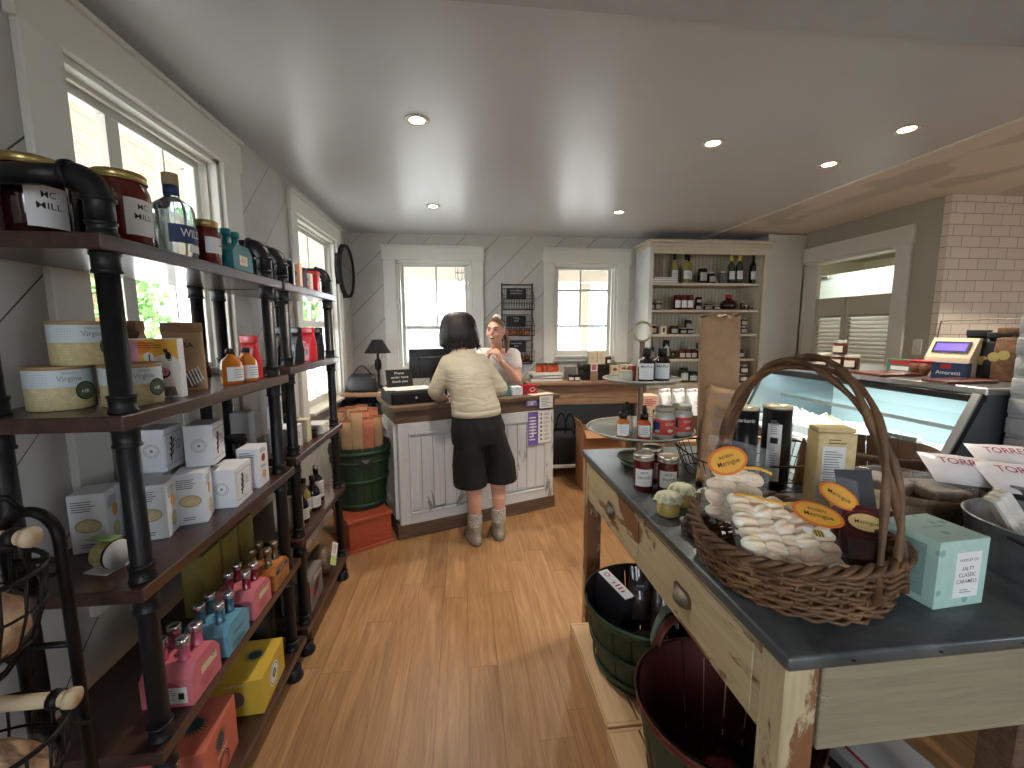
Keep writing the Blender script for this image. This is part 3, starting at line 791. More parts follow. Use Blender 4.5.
def carrier(label, loc, bm, cap, cm, spec, rotz=0, group=None, brandname=None, deco=None, bl=None, w=.125, h=.085, bh=.135, br=.024, cat='bottle carrier', liq=None, capc=None, blab=None, bgroup=None):
    """card four pack and its four bottles"""
    rt = thing('bottle_carrier', label, cat, loc, rotz, group)
    b = MB(); q = w/2
    poly = [(-q, 0), (q, 0), (q, h*.72), (q*.62, h), (-q*.62, h), (-q, h*.72)]
    b.prism(poly, .0015, cm, frame((q, 0, 0), (0, 1, 0), (0, 0, 1)), z0=-.0015)
    b.prism(poly, .0015, cm, frame((-q, 0, 0), (0, 1, 0), (0, 0, 1)))
    b.box((0, -q, h*.36), (w, .0015, h*.72), cm); b.box((0, q, h*.36), (w, .0015, h*.72), cm); b.box((0, 0, .001), (w, w, .002), cm)
    # shoulders with holes suggested by strips
    for sgn in (-1, 1): b.add([(-q, sgn*q, h*.72), (q, sgn*q, h*.72), (q, sgn*q*.62, h), (-q, sgn*q*.62, h)], [(0, 1, 2, 3)], cm)
    b.box((0, 0, h-.001), (w, w*.62, .0015), cm)
    G0 = frame((0, -q-.0008, h*.36), (1, 0, 0), (0, 0, 1)); b.disc(w*.33, liq, G0, z=.0002, ry=h*.30)
    if deco: deco(b, frame((q+.0003, 0, h*.42), (0, 1, 0), (0, 0, 1)), frame((0, -q-.0008, h*.36), (1, 0, 0), (0, 0, 1)))
    b.build('card_body', rt)
    a = math.cos(rotz), math.sin(rotz)
    for i, (ux, uy) in enumerate(((1, -1), (-1, -1), (1, 1), (-1, 1))):
        lx, ly = ux*.027, uy*.027
        pos = (loc[0]+lx*a[0]-ly*a[1], loc[1]+lx*a[1]+ly*a[0], loc[2]+.0025)
        bottle(bm, blab[i], pos, [(br*.9, 0), (br, .004), (br, bh*.38), (br*.85, bh*.48), (br*.50, bh*.60), (br*.48, bh*.9)], liq, capc, (br*.62, bh*.86, bh), group=bgroup)
    return rt
def b4(col, where): return ['%s small bottle in the %s carrier, %s' % (col, where, q) for q in ('room side, nearer the camera', 'wall side, nearer the camera', 'room side, farther from the camera', 'wall side, farther from the camera')]
def deco_teal(b, F, G): b.plane(.05, .03, cream_card, F, y=-.002, z=.0005); b.lines(.03, .016, 3, ink_grey, F, y=0, z=.0008)
carrier('teal card bottle carrier on the top shelf', (-.768, 1.53, z), 'mixer_bottle', 0, teal_card, None, deco=deco_teal, liq=mat('teal_bottle', (20, 110, 116), .1, coat=.5), capc=mat('teal_cap', (40, 130, 134), .35), blab=b4('teal', 'teal top shelf'), bgroup='teal bottles in the carrier', h=.08, bh=.125)
# ---- top shelf, far unit
z = ZB[0]+.0005
tag(MB().box((0, 0, .055), (.16, .012, .11), mat('pale_frame', (190, 200, 202), .2)).box((0, -.0065, .055), (.15, .002, .10), glass).build('framed_card', loc=(-.80, 1.99, z), rot=(0, 0, .15)), 'pale framed card standing on the far end of the top shelf', 'card')
peach = mat('peach_card', (206, 170, 144), .5, var=.05)
def deco_pe(b, f): b.disc(.012, ink_grey, f['ny'], y=.01, z=.0004); b.lines(.03, .03, 4, ink_grey, f['ny'], y=-.025, z=.0004)
for x, y, l in ((-.755, 2.03, 'narrow peach carton next to the pale frame on the top shelf'), (-.745, 2.09, 'peach carton with dark medallion on the top shelf')):
    carton('tea_carton', l, (x, y, z), (.045, .03, .105), peach, group='peach cartons on the top shelf', deco=deco_pe)
rt = thing('patterned_tin', 'dark patterned cylindrical tin on the top shelf', 'tin', (-.742, 2.16, z))
b = MB(); b.cyl((0, 0, 0), .02, .085, mat('dark_floral', (46, 38, 58), .4, var=.6, vscale=90), 20); b.build('tin_body', rt); b = MB(); b.cyl((0, 0, .0855), .0205, .012, black_plastic, 20, bev=.001); b.build('lid', rt)
carton('pale_carton', 'small pale grey carton between the dark tin and the red tin', (-.742, 2.225, z), (.04, .035, .08), mat('pale_grey_card', (190, 186, 172), .5), deco=deco_pe)
rt = thing('red_tin', 'tall red lidded tin at the far end of the top shelf', 'tin', (-.735, 2.30, z))
b = MB(); b.box((0, 0, .042), (.045, .045, .084), red_tin, bev=.003); b.build('tin_body', rt); b = MB(); b.box((0, 0, .092), (.047, .047, .014), red_tin, bev=.003); b.box((0, 0, .0845), (.048, .048, .002), gold); b.build('lid', rt)

# ---- second shelf, near unit
z = ZA[1]+.0005
def peanut_tin(label, loc, rotz):
    rt = thing('peanut_tin', label, 'tin', loc, rotz, 'round peanut tins')
    b = MB(); R, H = .058, .098
    b.lathe([(R-.002, 0), (R, .002), (R, H-.006)], mat('peanut_print', (196, 182, 138), .5, var=.16, vscale=90), n=36)
    b.wrap_label(R+.0004, H*.52, H-.008, 0, PI, mat('tin_pale_blue', (200, 212, 218), .5), n=40)
    for k, ac in enumerate((-1.0, .9)):
        F = cyl_face(R+.0006, ac, H*.5)
        b.text('Virginia', .016, ink_grey, F, y=.021, wrap=R, width=.042); b.text('PEANUTS', .006, ink_grey, F, y=.033, wrap=R, width=.025)
        F2 = cyl_face(R+.0008, ac+.42, H*.42)
        vs = []
        b.disc(.019, mat('badge_green', (74, 92, 66), .5), F2, z=.0014); b.ring2(.021, .0025, ink, F2, z=.0016); b.text('HR', .013, paper, F2, y=-.002, z=.0018)
        F3 = cyl_face(R+.0006, ac-.85, H*.5)
        for i in range(5): b.text('- - - - - -', .007, ink_blue, F3, y=.032-.0055*i, wrap=R, width=.036)
        for i in range(6): b.text('- - - - - -', .007, paper, F3, y=-.004-.006*i, wrap=R, width=.036)
    b.build('tin_body', rt)
    b = MB(); b.lathe([(R+.001, H-.008), (R+.0015, H-.001), (R, H), (R-.003, H-.002), (0, H-.002)], mat('tin_rim', (176, 146, 106), .45, .3), n=36); b.build('lid', rt)
    return rt
p = at(62, 405, z=z)
peanut_tin('round peanut tin at the left end of the second shelf', (-.915, 1.085, z), .40)
peanut_tin('round peanut tin behind the front pole, under the stacked one', (-.793, 1.125, z), .45)
peanut_tin('round peanut tin stacked on top of two others', (-.872, 1.105, z+.0985), .42)
def deco_ros(b, F):
    b.text('ROSA', .022, ink, F, y=.055, z=.001, width=.05); b.lines(.04, .02, 3, ink_grey, F, y=.03, z=.001)
    b.box((.012, -.045, .0005), (.05, .05, .002), mat('noodle_window', (96, 62, 44), .2, var=.3, vscale=60), F)
    for i in range(5): b.box((-.004+i*.008, -.045+i*.002, .002), (.003, .042, .001), paper, F @ RZ(.3))
bag('kraft_bag', 'kraft bag with folded top directly behind the yellow picture book', (-.90, 1.29, z), .11, .06, .175, kraft, -.5, 'kraft bags on the second shelf', deco=deco_ros, rollm=kraft_dark, seed=3)
bag('kraft_bag', 'kraft bag with clear window right of the yellow picture book', (-.82, 1.375, z), .10, .06, .172, kraft, .45, 'kraft bags on the second shelf', deco=deco_ros, rollm=kraft_dark, seed=5)
# picture book
bk = mat('mustard_print', (228, 172, 60), .45); pk = mat('pink_print', (216, 158, 172), .45); wh = mat('white_print', (228, 222, 214), .45); bl = mat('black_print', (26, 24, 26), .45); sk = mat('blush_print', (222, 150, 142), .5); og = mat('orange_print', (226, 122, 48), .5)
def deco_book(b, f):
    F = f['ny']; W, H = .115, .150
    b.plane(W, H*.52, bk, F, y=H*.24, z=.0004); b.plane(W, H*.5, wh, F, y=-H*.25, z=.0004)
    b.disc(.028, og, F, x=-.03, y=.055, z=.0006, ry=.018)
    b.plane(.03, H*.42, pk, F, x=-W/2-.003+.016, y=H*.27, z=.0008)
    b.disc(.034, wh, F, x=.028, y=.003, z=.0008); b.disc(.012, wh, F, x=-.008, y=.03, z=.0009); b.plane(.003, .075, bl, F, x=-.006, y=-.0, z=.001)
    b.disc(.030, bl, F, x=.008, y=-.012, z=.0011, ry=.017); b.plane(.03, .062, bl, F, x=-.008, y=-.042, z=.0011)
    b.disc(.0115, sk, F, x=.023, y=-.009, z=.0014); b.disc(.0014, bl, F, x=.021, y=-.009, z=.0016, ry=.003); b.disc(.0014, bl, F, x=.027, y=-.008, z=.0016, ry=.003); b.disc(.004, sk, F, x=-.004, y=-.028, z=.0014)
    b.disc(.007, bl, F, x=.036, y=.033, z=.001, ry=.010); b.disc(.0048, bl, F, x=.031, y=.045, z=.001); b.plane(.002, .004, bl, F, x=.028, y=.05, z=.001); b.plane(.002, .004, bl, F, x=.034, y=.05, z=.001); b.ring2(.005, .0016, bl, F, x=.038, y=.024, z=.0011)
    b.prism([(.012, -.072), (.05, -.072), (.045, -.048), (.016, -.048)], .0004, grey_card, F, z0=.0008); b.ring2(.010, .0015, bl, F, x=.032, y=-.066, z=.0014)
    b.lines(.06, .018, 3, mat('brown_print', (120, 50, 26), .5), F, x=-.004, y=.06, z=.0012)
carton('picture_book', 'yellow and white picture box with a black cat on the second shelf', (-.80, 1.225, z), (.118, .03, .155), white_board, .12, deco=deco_book, cat='book', bev=.001)
ambp = [(.030, 0), (.031, .004), (.031, .045), (.030, .06), (.026, .07), (.011, .082), (.010, .095)]
for x, y, l in ((-.755, 1.50, 'amber syrup bottle with red flowered label on the second shelf'), (-.745, 1.58, 'amber syrup bottle with plain white label on the second shelf')):
    bottle('syrup_bottle', l, (x, y, z), [(a*1.05, c*1.12) for a, c in ambp], amber, black_plastic, (.0135, .100, .117), (.0326, .012, .058), 'amber syrup bottles', rotz=-.5, labm=paper)
bag('foil_pouch', 'red foil pouch behind the front pole on the second shelf', (-.775, 1.675, z), .07, .045, .13, red_film, -.4, deco=None, rollm=red_film, seed=8)
z = ZB[1]+.0005
def deco_blk(b, F): b.box((0, -.02, .001), (.045, .03, .001), grey_card, F); b.text('COFFEE', .01, paper, F, y=.03, z=.001, width=.04)
for i, (x, y, m, l, r) in enumerate(((-.80, 1.96, black_film, 'black foil pouch with silver edge, nearest of those on the far second shelf', -.6), (-.77, 2.07, black_film, 'black foil pouch in the middle of the far second shelf', -.5), (-.755, 2.20, red_film, 'crumpled red foil pouch on the far second shelf', -.5), (-.76, 2.33, black_film, 'black foil pouch at the far end of the second shelf', -.5))):
    bag('foil_pouch', l, (x, y, z), .085, .05, .135, m, r, 'foil pouches on the far second shelf', deco=deco_blk, rollm=m, seed=10+i, tilt=-.06)

# ---- third shelf
z = ZA[2]+.0005
cracker = mat('cracker_print', (205, 190, 150), .6, var=.18, vscale=60); figm = mat('fig_print', (150, 60, 50), .6, var=.3, vscale=50); apri = mat('apricot_print', (206, 152, 70), .6, var=.2)
def deco_crk(b, f):
    for k in ('ny', 'px'):
        F = f[k]; b.lines(.06, .03, 5, ink_blue, F, y=.045, z=.0004, seed=4)
        if k == 'ny':
            b.disc(.026, cracker, F, y=-.006, z=.0005, ry=.017); b.ring2(.027, .003, mat('cracker_edge', (168, 152, 112), .7), F, y=-.006, z=.0007, ry=.018)
            b.lines(.04, .012, 2, ink_blue, F, y=-.058, z=.0004, seed=7)
        else: b.disc(.013, apri, F, x=.0, y=.018, z=.0005, ry=.018); b.disc(.018, cracker, F, y=-.035, z=.0005, ry=.022)
cs = (.075, .085, .152)
def crk(l, x, y, rz, zz=z): carton('cracker_carton', l, (x, y, zz), cs, white_board, rz, 'white cracker cartons on the third shelf', deco=deco_crk)
crk('white cracker carton behind the round opened packet, nearest on the third shelf', -.955, 1.185, .25)
crk('white cracker carton partly behind the front pole', -.845, 1.235, .25)
crk('white cracker carton right of the front pole with a cracker picture', -.80, 1.325, .3)
crk('white cracker carton standing behind the others against the wall side', -.90, 1.30, .25)
# round cheese/cracker packet in a paper collar
rt = thing('cracker_sample', 'round tub of crackers in a folded white paper collar on the third shelf', 'packet', (-.845, 1.06, z), -.25)
b = MB(); b.lathe([(0, 0), (.030, 0), (.031, .003), (.031, .030), (.028, .034), (0, .034)], mat('cracker_seed', (196, 190, 128), .5, var=.35, vscale=120), n=28, M=T(-.012, 0, .036) @ RY(PI/2)); b.lathe([(.0315, .034), (.033, .035), (.033, .042), (0, .042)], black_plastic, n=28, M=T(-.012, 0, .036) @ RY(PI/2)); b.build('tub', rt)
b = MB(); b.box((0, 0, .001), (.062, .060, .002), white_board); b.lathe([(0, 0), (.034, 0), (.034, .0015), (0, .0015)], white_board, n=28, M=T(.0315, 0, .037) @ RY(PI/2)); b.box((0, .0, .075), (.066, .03, .002), mat('green_card', (150, 186, 120), .5), T(0, 0, .0)); b.build('paper_collar', rt)
oyster = 0
def deco_feather(b, f):
    for k in ('px',):
        F = f[k]; b.ring2(.001, .001, ink, F)
        sx = .12; 
        b.tube([(-.02, -.034, .001), (-.014, 0, .001), (-.008, .034, .001)], .0012, ink, 4, F)
        for i in range(7):
            yy = -.02+i*.008
            b.disc(.009, ink, F @ T(-.016+i*.0015+(.006 if i % 2 else -.006), yy, .0012) @ RZ(.9 if i % 2 else 2.2), ry=.0028)
        b.lines(.035, .03, 4, ink_grey, F, x=.026, y=.005, z=.0005, seed=3)
        for (w_, h_, xx, yy) in ((.104, .0012, 0, .045), (.104, .0012, 0, -.045)): b.plane(w_, h_, ink, F, xx, yy, .0005)
        for xx in (-.052, .052): b.plane(.0012, .09, ink, F, xx, 0, .0005)
    F = f['ny']; b.ring2(.020, .0012, ink_grey, F, z=.0005); b.ring2(.015, .001, ink_grey, F, z=.0005); b.disc(.004, ink_grey, F, z=.0005)
fz = (.065, .118, .100)
carton('gift_carton', 'white carton with grey leaf emblem lying on the third shelf under another', (-.765, 1.455, z), (.08, .125, .125), white_board, .08, 'white emblem cartons', deco=deco_feather)
carton('gift_carton', 'white carton with grey leaf emblem, right one of the upper pair', (-.80, 1.40, z+.1525), (.075, .10, .125), white_board, .2, 'white emblem cartons', deco=deco_feather)
carton('gift_carton', 'white carton with round emblem, left one of the upper pair', (-.895, 1.35, z+.1525), (.07, .09, .125), white_board, .1, 'white emblem cartons', deco=deco_feather)
def deco_fig(b, f):
    F = f['px']; b.disc(.016, figm, F, y=.03, z=.0005, ry=.014); b.disc(.016, mat('peach_print', (214, 164, 130), .6), F, y=-.03, z=.0005, ry=.016); b.lines(.05, .016, 3, ink_blue, F, y=.058, z=.0005); b.lines(.05, .012, 2, ink_blue, F, y=.0, z=.0005)
    b.lines(.05, .03, 4, ink_blue, f['ny'], y=.045, z=.0005)
carton('fig_carton', 'white carton with red fig and cracker pictures on the third shelf', (-.762, 1.605, z), (.07, .085, .145), white_board, .05, deco=deco_fig)
for x, y, l in ((-.90, 1.60, 'dark jar with black lid behind the fig carton, left one'), (-.87, 1.71, 'dark jar with black lid behind the far pole of the near unit')):
    jar('dark_jar', l, (x, y, z), .042, .16, dark_glass, black_plastic, group='dark jars on the third shelf')
z = ZB[2]+.0005
carton('white_carton', 'white cube carton at the near end of the far third shelf', (-.795, 1.985, z), (.10, .13, .105), white_board, .05, deco=deco_feather)
carton('white_carton', 'small white carton stacked on the white cube carton', (-.835, 1.985, z+.106), (.055, .08, .10), white_board, .3)
carton('tall_white_carton', 'tall white carton standing behind the white cube carton', (-.93, 1.90, z), (.07, .07, .19), white_board, .1)
carton('cream_carton', 'narrow cream carton right of the white cube carton', (-.765, 2.12, z), (.05, .06, .11), cream_card, .05)
bottle('green_bottle', 'small green bottle at the back of the far third shelf', (-.87, 2.22, z), sauce_prof(.03, .15), green_glass, black_plastic, (.013, .14, .16), (.03, .02, .08))
rt = thing('napkin_stack', 'stack of white folded cards on the far third shelf', 'cards', (-.765, 2.30, z))
for i in range(6): MB().box((0, 0, .006+i*.0085), (.09, .11, .007), paper, bev=.001).build('folded_card', rt, rot=(0, 0, .03*((i*7) % 5-2)))
jar('dark_jar', 'small dark jar right of the cream carton', (-.75, 2.19, z), .022, .05, jam_dark, black_plastic, group=None)

# ---- fourth shelf
z = ZA[3]+.0005
def deco_pink(b, F, G):
    b.ring2(.008, .002, ink, F, x=.03, y=.028, z=.0006, ry=.006); b.plane(.07, .02, cream_card, F, x=.01, y=.02, z=.0004); b.lines(.06, .03, 4, mat('rose_print', (180, 80, 90), .5), F, y=-.015, z=.0006)
    b.plane(.052, .045, paper, G, x=.022, y=-.006, z=.0006); b.lines(.02, .03, 5, ink_grey, G, x=.012, y=-.004, z=.001); b.plane(.014, .018, ink, G, x=.034, y=-.008, z=.001)
def deco_blue(b, F, G): b.text('ORGANIC', .012, navy, F, y=.012, z=.0006, width=.07); b.lines(.08, .02, 3, ink_blue, F, y=-.02, z=.0006); b.plane(.04, .04, paper, G, z=.0006); b.plane(.012, .03, navy, G, z=.001)
def deco_org(b, F, G): b.plane(.1, .016, ink_blue, F, y=.025, z=.0004); b.text('GINGER', .012, paper, F, y=.025, z=.0006, width=.07); b.lines(.09, .03, 3, kraft_dark, F, y=-.015, z=.0006)
silver_cap = mat('silver_cap', (200, 200, 204), .25, .9)
carrier('pink card bottle carrier behind the front pole, nearest on the fourth shelf', (-.765, 1.145, z), 'soda_bottle', 0, pink_card, None, deco=deco_pink, liq=pink_liq, capc=silver_cap, blab=b4('pink', 'nearest pink'), bgroup='pink bottles in the nearest pink carrier', rotz=.0, h=.105, bh=.165, br=.026)
carrier('light blue card bottle carrier on the fourth shelf', (-.765, 1.31, z), 'soda_bottle', 0, blue_card, None, deco=deco_blue, liq=blue_liq, capc=silver_cap, blab=b4('blue', 'blue'), bgroup='blue bottles in the blue carrier', rotz=.0, h=.09, bh=.15)
carrier('pink card bottle carrier between the blue and the orange ones', (-.765, 1.472, z), 'soda_bottle', 0, pink_card, None, deco=deco_pink, liq=red_liq, capc=silver_cap, blab=b4('crimson', 'second pink'), bgroup='crimson bottles in the far pink carrier', h=.095, bh=.155)
carrier('orange brown card bottle carrier at the far end of the near fourth shelf', (-.765, 1.634, z), 'soda_bottle', 0, orange_card, None, deco=deco_org, liq=mat('ginger_bottle', (120, 96, 64), .1, coat=.6, trans=.3), capc=mat('bronze_cap', (150, 140, 116), .3, .8), blab=b4('brown', 'orange'), bgroup='brown bottles in the orange carrier', h=.085, bh=.15)
olive = mat('olive_box', (138, 126, 66), .5, var=.15, vscale=40)
for i, (y, l) in enumerate(((1.50, 'tall olive gold box at the back of the fourth shelf, nearest of three'), (1.62, 'tall olive gold box at the back of the fourth shelf, middle of three'), (1.74, 'tall olive gold box at the back of the fourth shelf, farthest of three'))):
    carton('olive_box', l, (-.905, y, z), (.07, .105, .215), olive, .02, 'olive gold boxes')
z = ZB[3]+.0005
liqp = [(.030, 0), (.032, .004), (.032, .085), (.026, .105), (.012, .125), (.012, .155)]
for i, (x, y, m, cm, lm, l) in enumerate(((-.80, 1.955, olive, black_plastic, None, ''), (-.765, 2.03, dark_glass, black_plastic, paper, 'dark bottle with a white band label, nearest on the far fourth shelf'),
    (-.79, 2.13, wine_pale, black_plastic, paper, 'pale green bottle between two dark bottles on the far fourth shelf'), (-.76, 2.17, dark_glass, black_plastic, paper, 'dark bottle with script label on the far fourth shelf'),
    (-.84, 2.08, dark_glass, black_plastic, None, 'plain dark bottle at the back of the far fourth shelf'), (-.785, 2.30, dark_glass, silver_cap, paper, 'bottle with silver cap and long white label on the far fourth shelf'), (-.85, 2.24, dark_glass, black_plastic, None, 'plain dark bottle behind the silver capped one'))):
    if not l: continue
    s = 1.12 if i == 5 else .95 if i < 2 else 1.05
    bottle('dressing_bottle', l, (x, y, z), [(a*s, c*s) for a, c in liqp], m, cm, (.0135*s, .147*s, .168*s), (.0325*s, .02*s, (.10 if i == 5 else .075)*s) if lm else None, 'bottles on the far fourth shelf', rotz=-.4)
carton('olive_box', 'slim cream edged box at the near end of the far fourth shelf', (-.79, 1.945, z), (.12, .02, .16), cream_card, 0)
# ---- bottom shelves
z = ZA[4]+.0005
sunm = mat('sun_print', (46, 74, 78), .5)
def sun(b, F, x, y, r):
    b.disc(r*.55, sunm, F, x=x, y=y, z=.0006)
    for i in range(22):
        a = 2*PI*i/22; b.prism([(r*.5, -r*.06), (r, 0), (r*.5, r*.06)], .0003, sunm, F @ T(x, y, .0004) @ RZ(a))
def deco_yel(b, f):
    sun(b, f['top'], .02, .02, .038); b.text('SUNNY', .018, paper, f['top'] @ RZ(PI/2), x=-.02, y=.055, z=.0006, width=.07)
    F = f['px']; b.disc(.042, paper, F, z=.0005); b.ring2(.036, .003, ink_blue, F, z=.0008); b.disc(.016, sunm, F, y=.003, z=.0009); b.disc(.007, yellow_card, F, y=.003, z=.0012)
    F = f['ny']; b.disc(.03, grey_card, F, y=-.0, z=.0005); b.text('SUNNY', .018, paper, F, y=.05, z=.0006, width=.07)
carton('yellow_gift_box', 'yellow box with dark sun print on the bottom shelf', (-.80, 1.525, z), (.175, .21, .13), yellow_card, .06, deco=deco_yel)
def deco_cor(b, f):
    sun(b, f['top'], .02, .0, .045); F = f['px']; sun(b, F, -.01, .035, .036); b.text('ROOT', .018, paper, F, y=-.01, z=.0006, width=.07); b.disc(.034, ink, F, y=-.05, z=.0005); b.disc(.030, coral_card, F, y=-.05, z=.0007); b.ring2(.026, .003, ink, F, y=-.05, z=.0009)
    sun(b, f['ny'], 0, .02, .045); b.text('ROOT', .02, paper, f['ny'], y=.075, z=.0006, width=.08)
carton('coral_gift_box', 'coral box with dark sun print in the near bottom corner of the shelf', (-.82, 1.215, z), (.18, .20, .175), coral_card, .1, deco=deco_cor)
rt = thing('black_canister', 'black canister at the far end of the near bottom shelf', 'canister', (-.84, 1.72, z))
b = MB(); b.cyl((0, 0, 0), .055, .22, black_plastic, 28, bev=.003); b.build('canister_body', rt); b = MB(); b.cyl((0, 0, .2205), .057, .02, black_plastic, 28, bev=.003); b.build('lid', rt)
z = ZB[4]+.0005
def deco_gry(b, f):
    F = f['px']; b.plane(.17, .13, mat('grey_print', (104, 96, 96), .5), F, z=.0004); b.prism([(-.05, -.03), (.02, -.02), (.045, .03), (.0, .035), (-.03, .01)], .0004, bl, F, z0=.0006); b.plane(.03, .055, red_tin, F, x=-.07, y=.01, z=.0007); b.plane(.03, .014, red_tin, F, x=.0, y=-.045, z=.0007); b.lines(.1, .02, 2, paper, F, x=.02, y=.05, z=.0007); b.disc(.007, paper, F, x=.07, y=.045, z=.0008)
carton('grey_boxed_kit', 'grey box with red mark standing on the far bottom shelf', (-.79, 2.04, z), (.13, .20, .155), grey_card, .05, deco=deco_gry)
rt = thing('gift_bag_bundle', 'cellophane bundle with a tilted white and green tag on the far bottom shelf', 'gift bag', (-.79, 2.30, z))
rnd = random.Random(4); b = MB(); mb_ = mat('bundle_fill', (112, 88, 72), .35, var=.5, vscale=50)
b.grid(lambda u, v: (math.cos(2*PI*u)*.07*math.sin(PI*min(1, v*.8+.18))*(1+.1*noise.noise(Vector((u*9, v*6, 1)))), math.sin(2*PI*u)*.075*math.sin(PI*min(1, v*.8+.18))*(1+.1*noise.noise(Vector((u*9, v*6, 2)))), v*.16), 24, 10, mb_); b.build('filled_body', rt)
b = MB(); b.grid(lambda u, v: (math.cos(2*PI*u)*(.012+.03*v)*(1+.3*math.sin(u*40)), math.sin(2*PI*u)*(.012+.03*v), .155+v*.05), 24, 4, film); b.build('gathered_top', rt)
b = MB(); Mt = frame((.078, -.01, .105), (.25, 1, -.75), (0, .75, 1)); b.box((0, 0, 0), (.062, .115, .001), paper, Mt); b.box((0, -.035, .0008), (.062, .045, .0006), mat('lime_print', (190, 212, 140), .6), Mt); b.lines(.045, .05, 6, ink_grey, Mt, y=.025, z=.001); b.build('tag', rt)
carton('teal_tin', 'pale teal tin at the back of the far bottom shelf', (-.93, 2.17, z), (.07, .1, .2), mat('pale_teal', (120, 146, 136), .5), 0)
# ---------------------------------------------------------------- people
def ball(b, c, r, m, rot=None, n=14):
    r = r if isinstance(r, (tuple, list)) else (r, r, r)
    M = T(*c) @ (rot or I4) @ Matrix.Diagonal((r[0], r[1], r[2], 1))
    b.lathe([(math.sin(PI*i/n), -math.cos(PI*i/n)) for i in range(n+1)], m, n=n*2, M=M)
def chain(b, pts, rs, m):
    pts = [Vector(p) for p in pts]
    for i in range(len(pts)-1):
        k = 6; b.tube([pts[i].lerp(pts[i+1], t/k) for t in range(k+1)], [rs[i]+(rs[i+1]-rs[i])*t/k for t in range(k+1)], m, 16)
    for p, r in zip(pts, rs): ball(b, p, r*.995, m, n=8)
def ringe(c, rx, ry, n=28, e=1.0, tilt=0):
    out = []
    for i in range(n):
        a = 2*PI*i/n; x = rx*math.copysign(abs(math.cos(a))**e, math.cos(a)); y = ry*math.copysign(abs(math.sin(a))**e, math.sin(a))
        out.append((c[0]+x, c[1]+y*math.cos(tilt), c[2]+y*math.sin(tilt)))
    return out
def melt(b, name, parent, vox, smooth=6, label=None, mats=None):
    """fuse overlapping volumes into one continuous skin"""
    o = b.build(name)
    r = o.modifiers.new('r', 'REMESH'); r.mode = 'VOXEL'; r.voxel_size = vox; r.use_smooth_shade = True
    s = o.modifiers.new('s', 'SMOOTH'); s.iterations = smooth; s.factor = .5
    dg = bpy.context.evaluated_depsgraph_get(); me = bpy.data.meshes.new_from_object(o.evaluated_get(dg)); me.name = name
    m0 = o.data.materials[0]; old = o.data; o.modifiers.clear(); o.data = me; bpy.data.meshes.remove(old)
    if len(me.materials) == 0: me.materials.append(m0)
    me.polygons.foreach_set('material_index', [0]*len(me.polygons)); me.polygons.foreach_set('use_smooth', [True]*len(me.polygons))
    o.parent = parent
    if label: o['label'] = label
    return o
skin = mat('skin', (214, 164, 142), .5, sss=.15, var=.04, vscale=12)
skin2 = mat('skin_tan', (222, 172, 150), .5, sss=.15, var=.05, vscale=12)
def hand(b, wrist, dirv, palmn, m, s=1.0, curl=.6, thumb=1):
    """palm plus five separate bent fingers; palmn points out of the palm"""
    d = Vector(dirv).normalized(); n = Vector(palmn); n = (n-d*n.dot(d)).normalized(); q = d.cross(n).normalized(); w = Vector(wrist)
    M = Matrix((q, d, n)).transposed().to_4x4(); M.translation = w
    ball(b, (0, .045*s, 0), (.036*s, .050*s, .016*s), m, None) if False else None
    b.lathe([(math.sin(PI*i/10), -math.cos(PI*i/10)) for i in range(11)], m, n=20, M=M @ T(0, .045*s, 0) @ Matrix.Diagonal((.037*s, .052*s, .015*s, 1)))
    for i, (x, L) in enumerate(((-.028, .062), (-.010, .075), (.009, .071), (.027, .056))):
        p = Vector((x*s, .080*s, 0)); a = curl*(.55+.1*i); pts = [p]; r = [.0088*s]
        for k, f in enumerate((.45, .32, .25)):
            p = p+Vector((x*.12, math.cos(a), math.sin(a)))*L*s*f; pts.append(p); r.append((.0082-.0007*k)*s); a += curl*.9
        chain(b, [M @ v for v in pts], r, m)
    p0 = Vector((thumb*.030*s, .02*s, .004*s)); chain(b, [M @ v for v in (p0, p0+Vector((thumb*.022*s, .022*s, .012*s)), p0+Vector((thumb*.026*s, .048*s, .022*s)))], [.012*s, .0095*s, .0080*s], m)

